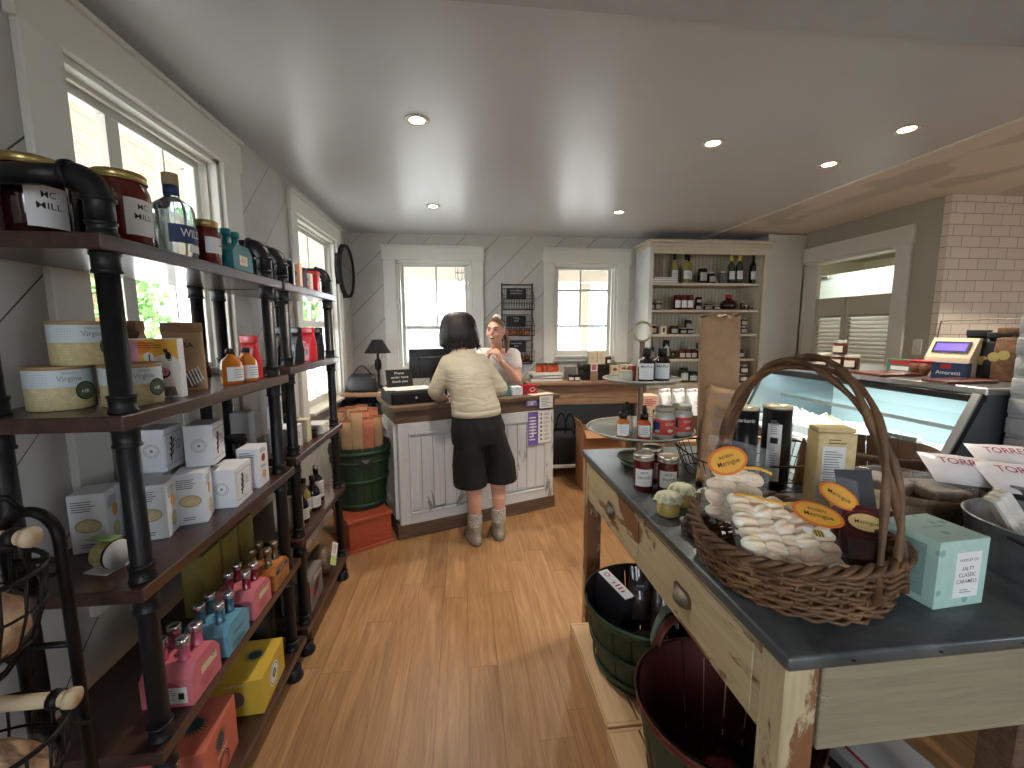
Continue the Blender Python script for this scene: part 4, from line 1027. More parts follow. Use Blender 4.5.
def customer():
    rt = thing('person', 'customer seen from behind with dark bob, cream sweater, black culottes and grey ankle boots', 'person', (.14, 2.86, 0), math.radians(20))
    b = MB(); m = skin
    hd = Vector((-.134, .150, 1.455))
    b.loft([ringe((-.05, 0, .78), .16, .11), ringe((-.06, 0, .86), .165, .11), ringe((-.08, .01, 1.02), .125, .09), ringe((-.105, .045, 1.18), .14, .095), ringe((-.118, .065, 1.26), .13, .07), ringe((-.122, .08, 1.31), .055, .05)], m)
    chain(b, [(-.122, .08, 1.27), (-.13, .115, 1.37)], [.052, .048], m)
    ball(b, hd, (.074, .092, .105), m); ball(b, hd+Vector((0, .022, -.052)), (.052, .062, .055), m); ball(b, hd+Vector((0, .093, -.012)), (.011, .016, .02), m)
    for s in (-1, 1): ball(b, hd+Vector((s*.074, 0, -.01)), (.010, .018, .028), m)
    chain(b, [(-.235, .06, 1.235), (-.305, .10, 1.05), (-.228, .245, .985)], [.045, .036, .025], m)
    hand(b, (-.220, .26, .983), (.45, .85, -.15), (0, 0, -1), m, .95, .35, 1)
    chain(b, [(.00, .045, 1.235), (.118, .02, 1.05), (.075, .17, 1.0)], [.045, .036, .025], m)
    hand(b, (.070, .185, 1.0), (-.35, .9, .1), (-.6, 0, -.8), m, .95, .5, 1)
    for s in (-1, 1):
        x = s*.09
        chain(b, [(s*.075-.045, 0, .79), (x, .015, .45), (x, -.025, .30), (x*1.0, -.005, .10)], [.072, .055, .05, .032], m)
    melt(b, 'body', rt, .0075, 4)
    # face side details (visible from the counter side)
    f = MB()
    for s in (-1, 1): ball(f, hd+Vector((s*.028, .083, .008)), (.011, .006, .006), mat('eye_dark', (50, 36, 30), .2), n=8)
    f.build('eyes', rt)
    f = MB(); ball(f, hd+Vector((0, .083, -.055)), (.022, .006, .006), mat('lips', (176, 96, 92), .4), n=8); f.build('mouth', rt)
    # hair: thick chin length bob
    hair = NT('black_hair'); hair.b.inputs['Roughness'].default_value = .42; v = hair.coord((60, 60, 3)); hair.col(hair.ramp(hair.noise(v, 3, 4), [(.3, srgb(14, 11, 11)), (.7, srgb(44, 34, 32))])); hair.bump(hair.noise(v, 3, 4), .004)
    hm = hair.m; b = MB(); rings = []
    c = hd+Vector((.004, -.018, 0))
    for z, rx, ry, dy in ((.118, .03, .03, 0), (.110, .06, .06, 0), (.090, .092, .09, 0), (.055, .114, .108, -.004), (.01, .124, .112, -.008), (-.04, .130, .112, -.010), (-.085, .130, .104, -.008), (-.118, .118, .088, 0), (-.132, .095, .07, .006), (-.125, .06, .045, .01)):
        ring = []
        for i in range(44):
            a = 2*PI*i/44; j = 1+.035*math.sin(i*2.9+z*8)+.05*noise.noise(Vector((a*3, z*6, 0)))
            x, y = rx*math.cos(a)*j, ry*math.sin(a)*j
            if y > .055: y = .055+(y-.055)*.25
            ring.append((c.x+x+(.008 if z < -.03 and x > 0 else 0), c.y+y+dy, c.z+z+(.012*noise.noise(Vector((a*5, 3, 1))) if z < -.1 else 0)))
        rings.append(ring)
    b.loft(rings, hm)
    rr = random.Random(6)
    for i in range(60):
        a = rr.uniform(-1.1, PI+1.1)+PI; sx = math.cos(a); k = .125
        if math.sin(a) > .45: continue
        p0 = Vector((c.x+.118*math.cos(a), c.y+.100*math.sin(a), c.z-.05)); out = Vector((math.cos(a), math.sin(a), 0))
        fl = rr.uniform(-.012, .03)+(.02 if sx > .5 else 0); ln = rr.uniform(.06, .10)
        b.tube([p0, p0+out*.008-Vector((0, 0, ln*.5)), p0+out*fl-Vector((0, 0, ln))], [.006, .005, .0012], hm, 5)
    b.build('hair', rt)
    # sweater
    kn = NT('cream_knit'); kn.b.inputs['Roughness'].default_value = .9; v = kn.coord(); fz = kn.coord((3, 3, 9))
    kn.col(kn.ramp(kn.noise(v, 5, 3), [(.3, srgb(186, 177, 154)), (.7, srgb(206, 199, 180))]))
    kn.bump(kn.math('ADD', kn.noise(fz, 2.2, 3, .5, .6), kn.math('MULTIPLY', kn.noise(v, 220, 2), .03)), .016)
    sw = kn.m; b = MB()
    b.loft([ringe((-.062, .00, .915), .166, .122), ringe((-.064, 0, .95), .170, .126), ringe((-.078, .01, 1.02), .158, .120), ringe((-.092, .028, 1.10), .162, .122), ringe((-.105, .045, 1.18), .170, .120), ringe((-.114, .060, 1.245), .158, .098), ringe((-.119, .07, 1.285), .11, .075), ringe((-.122, .08, 1.322), .062, .058)], sw)
    chain(b, [(-.225, .06, 1.232), (-.272, .075, 1.14), (-.308, .10, 1.05), (-.275, .17, 1.01), (-.230, .24, .987)], [.062, .056, .053, .044, .036], sw)
    chain(b, [(-.01, .045, 1.232), (.062, .03, 1.14), (.125, .02, 1.05), (.108, .09, 1.02), (.076, .165, 1.002)], [.062, .056, .054, .045, .036], sw)
    s_ = melt(b, 'sweater', rt, .008, 7)
    b = MB(); b.loft([ringe((-.060, 0, .885), .163, .119, 40), ringe((-.060, 0, .890), .170, .126, 40), ringe((-.062, 0, .925), .170, .126, 40), ringe((-.062, 0, .93), .160, .118, 40)], sw)
    o = b.build('hem_band', s_)
    b = MB(); b.tube([(-.122+.058*math.cos(a), .082+.054*math.sin(a), 1.322+.012*math.sin(a)) for a in [2*PI*i/28 for i in range(28)]], .008, sw, 8, closed=True); b.build('collar', s_)
    # culottes
    bk_ = NT('black_cloth'); bk_.b.inputs['Roughness'].default_value = .85; bk_.col(srgb(15, 15, 18)); bk_.bump(bk_.noise(bk_.coord((5, 5, 1.5)), 2.5, 3, .5, .5), .03)
    b = MB()
    b.loft([ringe((-.05, -.005, .70), .185, .13), ringe((-.05, -.005, .80), .19, .136), ringe((-.058, 0, .88), .168, .122), ringe((-.060, 0, .915), .158, .115)], bk_.m)
    for s in (-1, 1):
        cx = s*.112
        b.loft([ringe((cx+.0, .0, .405), .112, .115), ringe((cx, 0, .42), .116, .12), ringe((cx-.01, 0, .55), .110, .12), ringe((cx*.8-.03, -.003, .68), .10, .122), ringe((cx*.6-.04, -.003, .78), .10, .125)], bk_.m)
    melt(b, 'culottes', rt, .008, 5)
    # boots with scrunched socks
    bt = mat('grey_suede', (146, 138, 124), .5, var=.45, vscale=30, bump=.003, bscale=60); sk_ = mat('speckled_sock', (168, 162, 152), .8, var=.8, vscale=120, bump=.003, bscale=90); sole = mat('boot_sole', (112, 104, 92), .8)
    for s in (-1, 1):
        x = s*.09; r2 = thing_child('boot', rt, (x, -.012, 0)); r2.scale = (1.18, 1.1, 1.0); r2.rotation_euler = (0, 0, -.35 if s > 0 else -.1); b = MB()
        b.loft([ringe((0, .045, .018), .040, .118), ringe((0, .045, .035), .042, .120), ringe((0, .035, .065), .038, .100), ringe((0, .012, .085), .037, .068), ringe((0, -.005, .112), .040, .050), ringe((0, -.006, .125), .044, .050)], bt)
        o = melt(b, 'boot_upper', None, .005, 3); o.parent = r2
        b = MB(); b.loft([ringe((0, .045, 0), .040, .119), ringe((0, .045, .005), .043, .123), ringe((0, .045, .022), .043, .123), ringe((0, .045, .024), .04, .118)], sole); b.build('sole', r2)
        b = MB(); b.lathe([(.036, .115), (.043, .125), (.039, .135), (.045, .145), (.040, .155), (.044, .166), (.041, .175), (.045, .185), (.040, .195), (.044, .205), (.040, .214), (.036, .212)], sk_, (0, -.006, 0), 24, cap=False); b.build('sock', r2)
    return rt
def thing_child(name, parent, loc):
    o = bpy.data.objects.new(name, None); C.objects.link(o); o.parent = parent; o.location = loc; return o
customer()

def cashier():
    rt = thing('person', 'smiling cashier behind the counter in a white T-shirt with brown hair tied back, hands clasped', 'person', (.36, 3.95, 0), math.radians(155))
    m = skin2; b = MB(); hd = Vector((-.07, .355, 1.440))
    b.loft([ringe((0, 0, .80), .165, .115), ringe((0, 0, .88), .16, .11), ringe((-.01, .06, 1.0), .125, .09, tilt=-.4), ringe((-.03, .19, 1.15), .14, .10, tilt=-.5), ringe((-.045, .25, 1.245), .135, .065, tilt=-.4), ringe((-.05, .28, 1.29), .055, .05)], m)
    chain(b, [(-.05, .275, 1.26), (-.065, .33, 1.37)], [.050, .045], m)
    ball(b, hd, (.070, .088, .100), m); ball(b, hd+Vector((0, .028, -.056)), (.048, .056, .050), m); ball(b, hd+Vector((0, .062, -.088)), (.022, .02, .016), m)
    chain(b, [hd+Vector((0, .082, .012)), hd+Vector((0, .100, -.020))], [.009, .0125], m)
    for s in (-1, 1):
        ball(b, hd+Vector((s*.071, -.004, -.008)), (.009, .017, .027), m); ball(b, hd+Vector((s*.034, .064, -.028)), (.024, .022, .022), m)
        chain(b, [hd+Vector((s*.014, .086, .028)), hd+Vector((s*.042, .073, .030))], [.008, .007], m)
    ball(b, hd+Vector((0, .078, -.055)), (.024, .014, .018), m)
    chain(b, [(-.185, .215, 1.235), (-.25, .33, 1.03), (-.16, .445, 1.185)], [.046, .038, .024], m)
    hand(b, (-.155, .452, 1.195), (.35, .15, .9), (.9, -.2, -.2), m, .95, .75, 1)
    chain(b, [(.105, .235, 1.235), (.135, .40, 1.03), (-.02, .475, 1.175)], [.046, .038, .024], m)
    hand(b, (-.027, .478, 1.185), (-.45, .1, .85), (-.9, -.1, -.3), m, .95, .75, -1)
    for s in (-1, 1): chain(b, [(s*.085, 0, .80), (s*.09, .01, .45), (s*.09, -.01, .08)], [.085, .055, .035], m); chain(b, [(s*.09, -.02, .04), (s*.09, .14, .03)], [.034, .030], m)
    melt(b, 'body', rt, .0055, 3)
    f = MB(); em = mat('eye_dark', (50, 36, 30), .2); bw = mat('brow_brown', (96, 66, 48), .8)
    for s in (-1, 1):
        ball(f, hd+Vector((s*.030, .0805, .006)), (.0115, .005, .0052), mat('eye_white', (226, 220, 214), .3), n=8)
        ball(f, hd+Vector((s*.030, .0845, .006)), (.0052, .003, .0050), em, n=8)
        f.tube([hd+Vector((s*.018, .0855, .012)), hd+Vector((s*.030, .0845, .0145)), hd+Vector((s*.043, .0765, .010))], .0016, em, 5)
        f.tube([hd+Vector((s*.014, .092, .027)), hd+Vector((s*.030, .088, .034)), hd+Vector((s*.048, .073, .027))], .0028, bw, 5)
    f.build('eyes', rt)
    f = MB(); lp_ = mat('lips', (176, 96, 92), .4)
    ball(f, hd+Vector((0, .090, -.053)), (.023, .006, .0125), lp_, n=10); ball(f, hd+Vector((0, .0935, -.050)), (.018, .0045, .0055), mat('teeth', (236, 230, 222), .3), n=10); ball(f, hd+Vector((0, .0925, -.0585)), (.015, .0045, .0040), mat('mouth_dark', (84, 30, 30), .5), n=8)
    f.build('mouth', rt)
    hr = NT('brown_hair'); hr.b.inputs['Roughness'].default_value = .5; v = hr.coord((40, 12, 40)); hr.col(hr.ramp(hr.noise(v, 3, 4), [(.3, srgb(62, 42, 32)), (.7, srgb(112, 80, 58))])); hr.bump(hr.noise(v, 3, 4), .002)
    b = MB(); c = hd
    def cap(u, v):
        a = 2*PI*u; t = v*1.0
        # polar cap leaning back so the forehead stays bare
        th = t*1.62; d = Vector((math.sin(th)*math.cos(a), math.sin(th)*math.sin(a), math.cos(th)))
        d = RX(.82) @ d
        return (c.x+d.x*.0775, c.y-.004+d.y*.0955, c.z+.003+d.z*.1085)
    b.grid(cap, 36, 12, hr.m, flip=True); b.build('hair', rt)
    b = MB(); b.tube([(c.x+.0, c.y-.09, c.z+.035), (c.x-.03, c.y-.105, c.z-.01), (c.x-.075, c.y-.07, c.z-.07), (c.x-.095, c.y-.02, c.z-.13), (c.x-.09, c.y+.0, c.z-.18)], [.02, .026, .024, .02, .006], hr.m, 12); b.build('ponytail', rt)
    b = MB(); b.tube([(c.x+.028*math.cos(a), c.y-.075, c.z+.055+.028*math.sin(a)) for a in [2*PI*i/16 for i in range(16)]], .011, mat('white_scrunchie', (226, 222, 214), .9, bump=.003), 8, closed=True, M=T(0, .045, .045)); b.build('hair_tie', rt)
    ts = NT('white_tshirt'); ts.b.inputs['Roughness'].default_value = .85; ts.col(srgb(226, 222, 220)); ts.bump(ts.noise(ts.coord((4, 4, 6)), 2.5, 3, .5, .5), .02)
    b = MB()
    b.loft([ringe((0, 0, .86), .172, .122), ringe((-.005, .02, .93), .160, .118, tilt=-.2), ringe((-.01, .06, 1.0), .146, .110, tilt=-.4), ringe((-.03, .19, 1.15), .158, .114, tilt=-.5), ringe((-.042, .235, 1.225), .150, .088, tilt=-.45), ringe((-.048, .265, 1.268), .085, .062, tilt=-.3)], ts.m)
    chain(b, [(-.12, .21, 1.235), (-.178, .22, 1.232), (-.215, .27, 1.14)], [.060, .064, .060], ts.m); chain(b, [(.04, .225, 1.235), (.098, .24, 1.232), (.124, .32, 1.14)], [.060, .064, .060], ts.m)
    melt(b, 'shirt', rt, .008, 5)
    b = MB()
    b.loft([ringe((0, 0, .70), .17, .12), ringe((0, 0, .80), .175, .122), ringe((0, 0, .88), .165, .115)], bkm)
    for s in (-1, 1): b.loft([ringe((s*.09, 0, .08), .055, .06), ringe((s*.09, .01, .45), .07, .075), ringe((s*.085, 0, .75), .09, .105)], bkm)
    melt(b, 'trousers', rt, .01, 4)
bkm = mat('dark_trousers', (34, 36, 44), .85)
cashier()
# ---------------------------------------------------------------- service counter
rustic = wood('rustic_brown_wood', (62, 46, 36), (124, 98, 78), 'x', rough=.7, bump=.003)
rustic_y = wood('rustic_brown_wood_side', (62, 46, 36), (124, 98, 78), 'y', rough=.7, bump=.003)
rustic_pale = wood('rustic_pale_wood', (128, 96, 72), (186, 154, 126), 'x', rough=.7, bump=.002)
def whitewash(name, ax):
    return wood(name, (196, 198, 200), (218, 220, 222), ax, rough=.6, bump=.001, wear=((120, 118, 116), (156, 154, 152)), wamt=.60, wscale=7)
ww = whitewash('whitewashed_panel', 'z'); wwx = whitewash('whitewashed_rail', 'x')
CA = math.radians(20.0); CL, CD = 1.275, .53
rt = thing('service_counter', 'whitewashed panelled service counter with brown plank top, in front of the customer', 'counter', (-.466, 2.897, 0), CA)
b = MB(); b.box2((0, 0, 0), (CL, CD, .10), rustic, bev=.004); b.build('plinth', rt)
b = MB(); b.box2((.02, .02, .10), (CL-.02, CD, .82), ww, bev=.002)
x = .10
for (xa, xb) in ((.095, .595), (.68, 1.18)):
    # sunk boards and frame mouldings
    n = 6
    for i in range(n):
        q0 = xa+(xb-xa)*i/n; q1 = xa+(xb-xa)*(i+1)/n
        b.box2((q0+.002, .006, .20), (q1-.002, .021, .72), ww, bev=.002)
b.build('body_panel', rt)
b = MB()
b.box2((.022, .000, .10), (.09, .020, .82), ww, bev=.002); b.box2((CL-.09, .000, .10), (CL-.022, .020, .82), ww, bev=.002); b.box2((.60, .0, .17), (.675, .020, .75), ww, bev=.002)
b.box2((.09, .0, .75), (CL-.09, .02, .82), wwx, bev=.002); b.box2((.09, .0, .10), (CL-.09, .02, .17), wwx, bev=.002)
for (xa, xb) in ((.090, .60), (.675, 1.185)):
    for (p, q) in (((xa, .17), (xa+.012, .75)), ((xb-.012, .17), (xb, .75)), ((xa, .17), (xb, .182)), ((xa, .738), (xb, .75))): b.box2((p[0], -.006, p[1]), (q[0], .012, q[1]), ww, bev=.002)
b.box2((-.002, .05, .13), (.021, .12, .80), ww, bev=.002); b.box2((-.002, CD-.1, .13), (.021, CD-.03, .80), ww, bev=.002); b.box2((-.002, .12, .72), (.021, CD-.1, .80), wwx, bev=.002); b.box2((-.002, .12, .13), (.021, CD-.1, .2), wwx, bev=.002)
b.build('frame_moulding', rt)
b = MB(); b.box2((.006, .006, .82), (CL-.006, CD-.005, .905), rustic, bev=.003); b.build('fascia', rt)
b = MB()
for i in range(4): b.box2((-.022, -.022+.144*i, .906), (CL+.022, -.022+.144*(i+1)-.002, .942), rustic, bev=.005)
b.build('countertop', rt)
CM = T(-.466, 2.897, 0) @ RZ(CA)
def cpos(x, y, z=.943): return tuple(CM @ Vector((x, y, z)))
# flyers taped to the counter
purple = mat('purple_print', (112, 92, 168), .6)
def flyer(lab, x, z0, z1, w, kind):
    b = MB(); F = frame((0, 0, 0), (1, 0, 0), (0, 0, 1)); h = z1-z0; b.plane(w, h, paper if kind else purple, F)
    b.plane(w, h, paper, F @ T(0, 0, -.0008))
    if kind == 0:
        b.lines(w*.75, h*.75, 8, paper, F, z=.0006, seed=5, th=.4); b.text('MARKET', .03, paper, F @ RZ(PI/2), x=0, y=.0, z=.001, width=h*.6)
    elif kind == 1:
        for i in range(7): b.disc(.009, mat('portrait_print', (96, 74, 60), .6), F, x=-w*.28, y=h*.4-h*.13*i, z=.0006); b.lines(w*.45, h*.09, 3, ink_grey, F, x=w*.18, y=h*.4-h*.13*i, z=.0006, seed=i)
    else: b.lines(w*.8, h*.8, 6, ink_grey, F, z=.0006, seed=9)
    o = b.build('paper_flyer', M=CM @ T(x, -.0245 if kind == 2 else -.0105, (z0+z1)/2))
    return tag(o, lab, 'flyer', 'flyers taped to the counter')
flyer('purple flyer strip taped on the counter front', 1.06, .55, .815, .09, 0)
flyer('white flyer with a column of small portraits taped on the counter front', 1.165, .56, .815, .115, 1)
flyer('small white printed sheet taped over the counter edge above the flyers', 1.17, .84, .935, .12, 2)
flyer('purple header sheet taped over the counter edge', 1.05, .86, .93, .10, 0)
# things on the counter
rt = thing('receipt_printer_drawer', 'black cash drawer box with sheets of paper on top', 'cash drawer', cpos(.16, .235), CA+.05)
b = MB(); b.box2((-.17, -.17, 0), (.17, .15, .085), black_matte, bev=.004); b.build('drawer_case', rt)
b = MB(); b.box2((-.16, -.176, .01), (.16, -.171, .075), black_plastic, bev=.002); b.cyl((0, 0, 0), .008, .004, steel, 12, M=T(0, -.176, .04) @ RX(PI/2)); b.build('drawer_front', rt)
for i, (x, y, r, l) in enumerate(((.02, .0, .06, 'white sheet of paper lying on the black cash drawer'), (-.03, .03, -.1, 'lower white sheet of paper sticking out on the cash drawer'))):
    p = cpos(.16+x, .235+y, .943+.0868-.0009*i+.0); tag(MB().box((0, 0, 0), (.28, .21, .0008), paper).build('paper_sheet', loc=p, rot=(0, 0, CA+r)), l, 'paper')
def chalkboard(name, lab, M, w, h, words, foot=True):
    rt = thing(name, lab, 'chalkboard sign', M=M); b = MB(); b.box((0, 0, h/2), (w, .008, h), mat('black_wood_frame', (38, 30, 26), .6), bev=.002); b.build('frame', rt)
    b = MB(); b.box((0, -.0045, h/2), (w-.016, .002, h-.016), mat('chalk_black', (34, 36, 38), .8)); F = frame((0, -.006, h/2), (1, 0, 0), (0, 0, 1))
    for i, l in enumerate(words): b.text(l, h*.2, mat('chalk_white', (214, 214, 210), .9), F, y=h*(.28-.24*i), z=.0003, width=w*.75)
    b.build('board', rt); return rt
p = cpos(.14, .43, .943); p = cpos(.12, .335, 1.031); chalkboard('chalkboard_sign', 'chalk lettered black sign standing behind the cash drawer', T(*p) @ RZ(CA+.12) @ RX(-.25), .20, .13, ['Please', 'order here', 'thank you'])
rt = thing('monitor', 'black flat monitor seen from behind on the counter by the window', 'monitor', cpos(.40, .45), CA-.12)
b = MB(); b.box((0, 0, .245), (.36, .025, .23), black_plastic, bev=.006, seg=2); b.box((0, -.02, .235), (.22, .03, .13), black_plastic, bev=.01, seg=2); b.build('screen_housing', rt)
b = MB(); b.box((0, -.006, .09), (.05, .016, .17), black_plastic, bev=.003); b.build('stand_neck', rt); b = MB(); b.box((0, -.01, .006), (.2, .10, .012), black_plastic, bev=.004); b.build('stand_base', rt)
rt = thing('card_terminal', 'black card payment terminal beside the monitor', 'card terminal', cpos(.43, .30), CA)
b = MB(); b.box((0, 0, .07), (.075, .05, .14), black_plastic, T(0, 0, 0) @ RX(-.2), bev=.006, seg=2); b.box((0, -.01, .006), (.09, .09, .012), black_plastic, bev=.003); b.build('terminal_case', rt)
b = MB(); b.box((0, -.034, .105), (.055, .003, .035), mat('lit_blue', (80, 110, 170), .3), RX(-.2)); b.build('screen', rt)
# berry basket with succulents
rt = thing('berry_basket', 'teal card berry basket on the counter filled with green sprigs', 'basket', cpos(.86, .12), CA)
b = MB(); tm = mat('teal_pulp', (70, 140, 132), .8)
for (x0, y0, x1, y1) in ((-.045, -.045, .045, -.042), (-.045, .042, .045, .045), (-.045, -.045, -.042, .045), (.042, -.045, .045, .045)): b.box2((x0, y0, 0), (x1, y1, .07), tm)
b.box2((-.045, -.045, 0), (.045, .045, .004), tm); b.box2((-.047, -.047, .062), (.047, .047, .072), tm); b.build('basket_body', rt)
b = MB(); rnd = random.Random(5)
for i in range(70):
    x, y = rnd.uniform(-.038, .038), rnd.uniform(-.038, .038); b.tube([(x, y, .06), (x+rnd.uniform(-.01, .01), y+rnd.uniform(-.01, .01), .085+rnd.random()*.03)], [.004, .001], mat('sprig_green', (76, 110, 60), .6, var=.3), 5)
b.build('sprigs', rt)
carton('paper_box', 'white small box between the teal basket and the red box', cpos(.965, .10), (.09, .07, .065), white_board, CA, deco=lambda b, f: (b.ring2(.02, .002, ink_blue, f['ny'], z=.0005),))
carton('red_box', 'red glossy box at the right end of the counter', cpos(1.085, .12), (.12, .085, .07), red_tin, CA-.08, deco=lambda b, f: (b.ring2(.024, .004, paper, f['ny'], x=.02, z=.0005, ry=.016),))
for i, (x, y, r, l) in enumerate(((.79, .05, .5, 'dark red pen nearest the customer on the counter'), (.80, .075, .35, 'dark red pen beside another on the counter'), (.81, .10, .6, 'dark red pen closest to the teal basket'))):
    tag(MB().tube([(-.07, 0, .006), (.06, 0, .006), (.07, 0, .006)], [.005, .005, .001], mat('maroon_plastic', (110, 24, 34), .4), 8).build('pen', loc=cpos(x, y), rot=(0, 0, CA+r)), l, 'pen', 'pens on the counter')
tag(MB().box((0, 0, .0006), (.20, .09, .0012), paper2).build('paper_sheet', loc=cpos(1.16, .045), rot=(0, 0, CA+.1)), 'cream paper sheet lying at the right front edge of the counter', 'paper')

# ---------------------------------------------------------------- left corner: side table, lamp, bags
rt = thing('side_table', 'low wooden topped side table in the left corner behind the counter', 'table', (-.80, 4.05, 0))
b = MB(); b.box2((-.255, -.25, .875), (.30, .33, .905), wood('corner_oak', (120, 88, 58), (170, 134, 96), 'x', rough=.6), bev=.003); b.build('tabletop', rt)
for (x, y) in ((-.235, -.23), (.27, -.23), (-.235, .30), (.27, .30)): b = MB(); b.box((x, y, .437), (.03, .03, .874), black_iron, bev=.002); b.build('leg', rt)
b = MB(); b.box2((-.22, -.24, .60), (.255, .31, .615), black_matte); b.build('lower_shelf', rt)
for i, (x, l) in enumerate(((-.11, 'dark storage crate under the side table, left one'), (.13, 'dark storage crate under the side table, right one'))):
    rt2 = thing('storage_crate', l, 'crate', (-.80+x, 4.05, .616)); b = MB(); cm_ = mat('slate_plastic', (52, 62, 70), .5)
    for (x0, y0, x1, y1) in ((-.10, -.2, .10, -.19), (-.10, .19, .10, .2), (-.10, -.19, -.09, .19), (.09, -.19, .10, .19)): b.box2((x0, y0, 0), (x1, y1, .19), cm_, bev=.003)
    b.box2((-.1, -.2, 0), (.1, .2, .01), cm_); b.build('crate_body', rt2); b = MB(); b.box2((-.105, -.205, .175), (.105, -.2, .195), cm_, bev=.002); b.build('rim', rt2)
rt = thing('table_lamp', 'small black table lamp with conical shade on the corner table', 'lamp', (-.80, 4.18, .906))
b = MB(); b.lathe([(.06, 0), (.06, .012), (.02, .02), (.012, .04), (.012, .16), (.03, .18), (.032, .22), (.03, .26), (.012, .28), (.012, .33)], black_matte, n=20); b.build('base', rt)
b = MB(); b.lathe([(.122, .33), (.045, .455), (.043, .455), (.119, .33), (.122, .33)], black_matte, n=28, cap=False); b.build('lamp_shade', rt)
b = MB(); b.tube([(.0, 0, .33), (.0, 0, .46)], .003, black_iron, 6); b.build('stem', rt)
rt = thing('handbag', 'black quilted handbag on the corner table', 'handbag', (-.89, 3.93, .906))
b = MB(); b.loft([ringe((0, 0, 0), .125, .055, e=.4), ringe((0, 0, .02), .130, .06, e=.4), ringe((0, 0, .12), .125, .05, e=.5), ringe((0, 0, .16), .10, .025, e=.6)], mat('black_leather', (26, 26, 30), .45, bump=.002, bscale=60), None); b.build('bag_body', rt)
b = MB()
b.tube([(-.08+.16*i/12, -.02, .15+.08*math.sin(PI*i/12)) for i in range(13)], .007, black_matte, 6); b.build('handle', rt)
rt = thing('cloth_bundle', 'crumpled pink and white cloth bundle beside the handbag', 'cloth', (-.63, 4.10, .906)); b = MB()
cl = NT('pink_white_cloth'); cl.b.inputs['Roughness'].default_value = .9; cl.col(cl.ramp(cl.noise(cl.coord(), 9, 2), [(.42, srgb(150, 60, 90)), (.5, srgb(190, 186, 200)), (.62, srgb(90, 90, 110))], 'LINEAR'))
b.grid(lambda u, v: ((u-.5)*.26, (v-.5)*.16, max(0.001, .075*math.sin(PI*u)*math.sin(PI*v)+.035*noise.noise(Vector((u*6, v*6, 0)))*math.sin(PI*u)*math.sin(PI*v))), 30, 20, cl.m); b.build('cloth_folds', rt)
for i, (x, y, r, l) in enumerate(((-.60, 3.88, .3, 'loose white paper at the front edge of the corner table'), (-.66, 3.86, -.2, 'loose folded paper next to the handbag'))):
    tag(MB().box((0, 0, .001+.0015*i), (.15, .10, .0015), paper).build('paper_sheet', loc=(x, y, .906), rot=(0, 0, r)), l, 'paper')
# green stave basket with bread bags, standing on a red crate
def stave_basket(name, lab, loc, r0, r1, h, m, mi, hoops, staves=20, rotz=0, rim=None, squash=1.0, handles=True, group=None):
    rt = thing(name, lab, 'basket', loc, rotz, group); b = MB()
    for i in range(staves):
        a0, a1 = 2*PI*(i+.03)/staves, 2*PI*(i+.97)/staves; vs = []; k = 5; off = .0022 if i % 2 else 0
        for j in range(7):
            t = j/6; r = r0+(r1-r0)*(t**.8)+off
            for q in range(k+1): a = a0+(a1-a0)*q/k; vs.append((r*math.cos(a), r*math.sin(a)*squash, h*t))
        n1 = len(vs)
        for j in range(7):
            t = j/6; r = r0+(r1-r0)*(t**.8)+off-.006
            for q in range(k+1): a = a0+(a1-a0)*q/k; vs.append((r*math.cos(a), r*math.sin(a)*squash, h*t))
        fo = [(j*(k+1)+q, j*(k+1)+q+1, (j+1)*(k+1)+q+1, (j+1)*(k+1)+q) for j in range(6) for q in range(k)]
        b.add(vs[:n1], fo, m, True); b.add(vs[n1:], [tuple(reversed(f)) for f in fo], mi, True)
    b.build('staves', rt)
    b = MB(); b.lathe([(0, 0), (r0, 0), (r0, .008), (0, .008)], mi, n=32, M=Matrix.Diagonal((1, squash, 1, 1))); b.build('basket_bottom', rt)
    for (z, hh) in hoops:
        t = z/h; r = r0+(r1-r0)*(t**.8)+.005; t2 = (z+hh)/h; r2 = r0+(r1-r0)*(t2**.8)+.005
        b = MB(); b.lathe([(r-.001, z), (r+.003, z), (r2+.003, z+hh), (r2-.001, z+hh), (r-.001, z)], rim or m, n=48, cap=False, M=Matrix.Diagonal((1, squash, 1, 1))); b.build('hoop', rt)
    if handles:
        for s in (-1, 1):
            b = MB(); b.tube([((r1+.01)*math.cos(a)*s, (r1+.01)*math.sin(a)*squash, h-.03+.10*math.cos(a*1.0)*max(0, math.cos(a*3.2))) for a in [(-.45+.9*i/14) for i in range(15)]], .008, black_iron if not rim else rim, 8); b.build('handle', rt)
    return rt
green_p = wood('green_painted_stave', (20, 44, 28), (36, 70, 42), 'z', rough=.55, bump=.001); green_in = mat('green_inside', (52, 60, 40), .8)
gx, gy = -.735, 3.06
stave_basket('stave_basket', 'tall dark green stave basket with paper bread bags, on the orange red crate', (gx, gy, .2225), .155, .205, .445, green_p, green_in, [(.02, .03), (.19, .03), (.33, .02), (.39, .03)], handles=False)
gmet = mat('dull_band', (96, 104, 98), .6, .3)
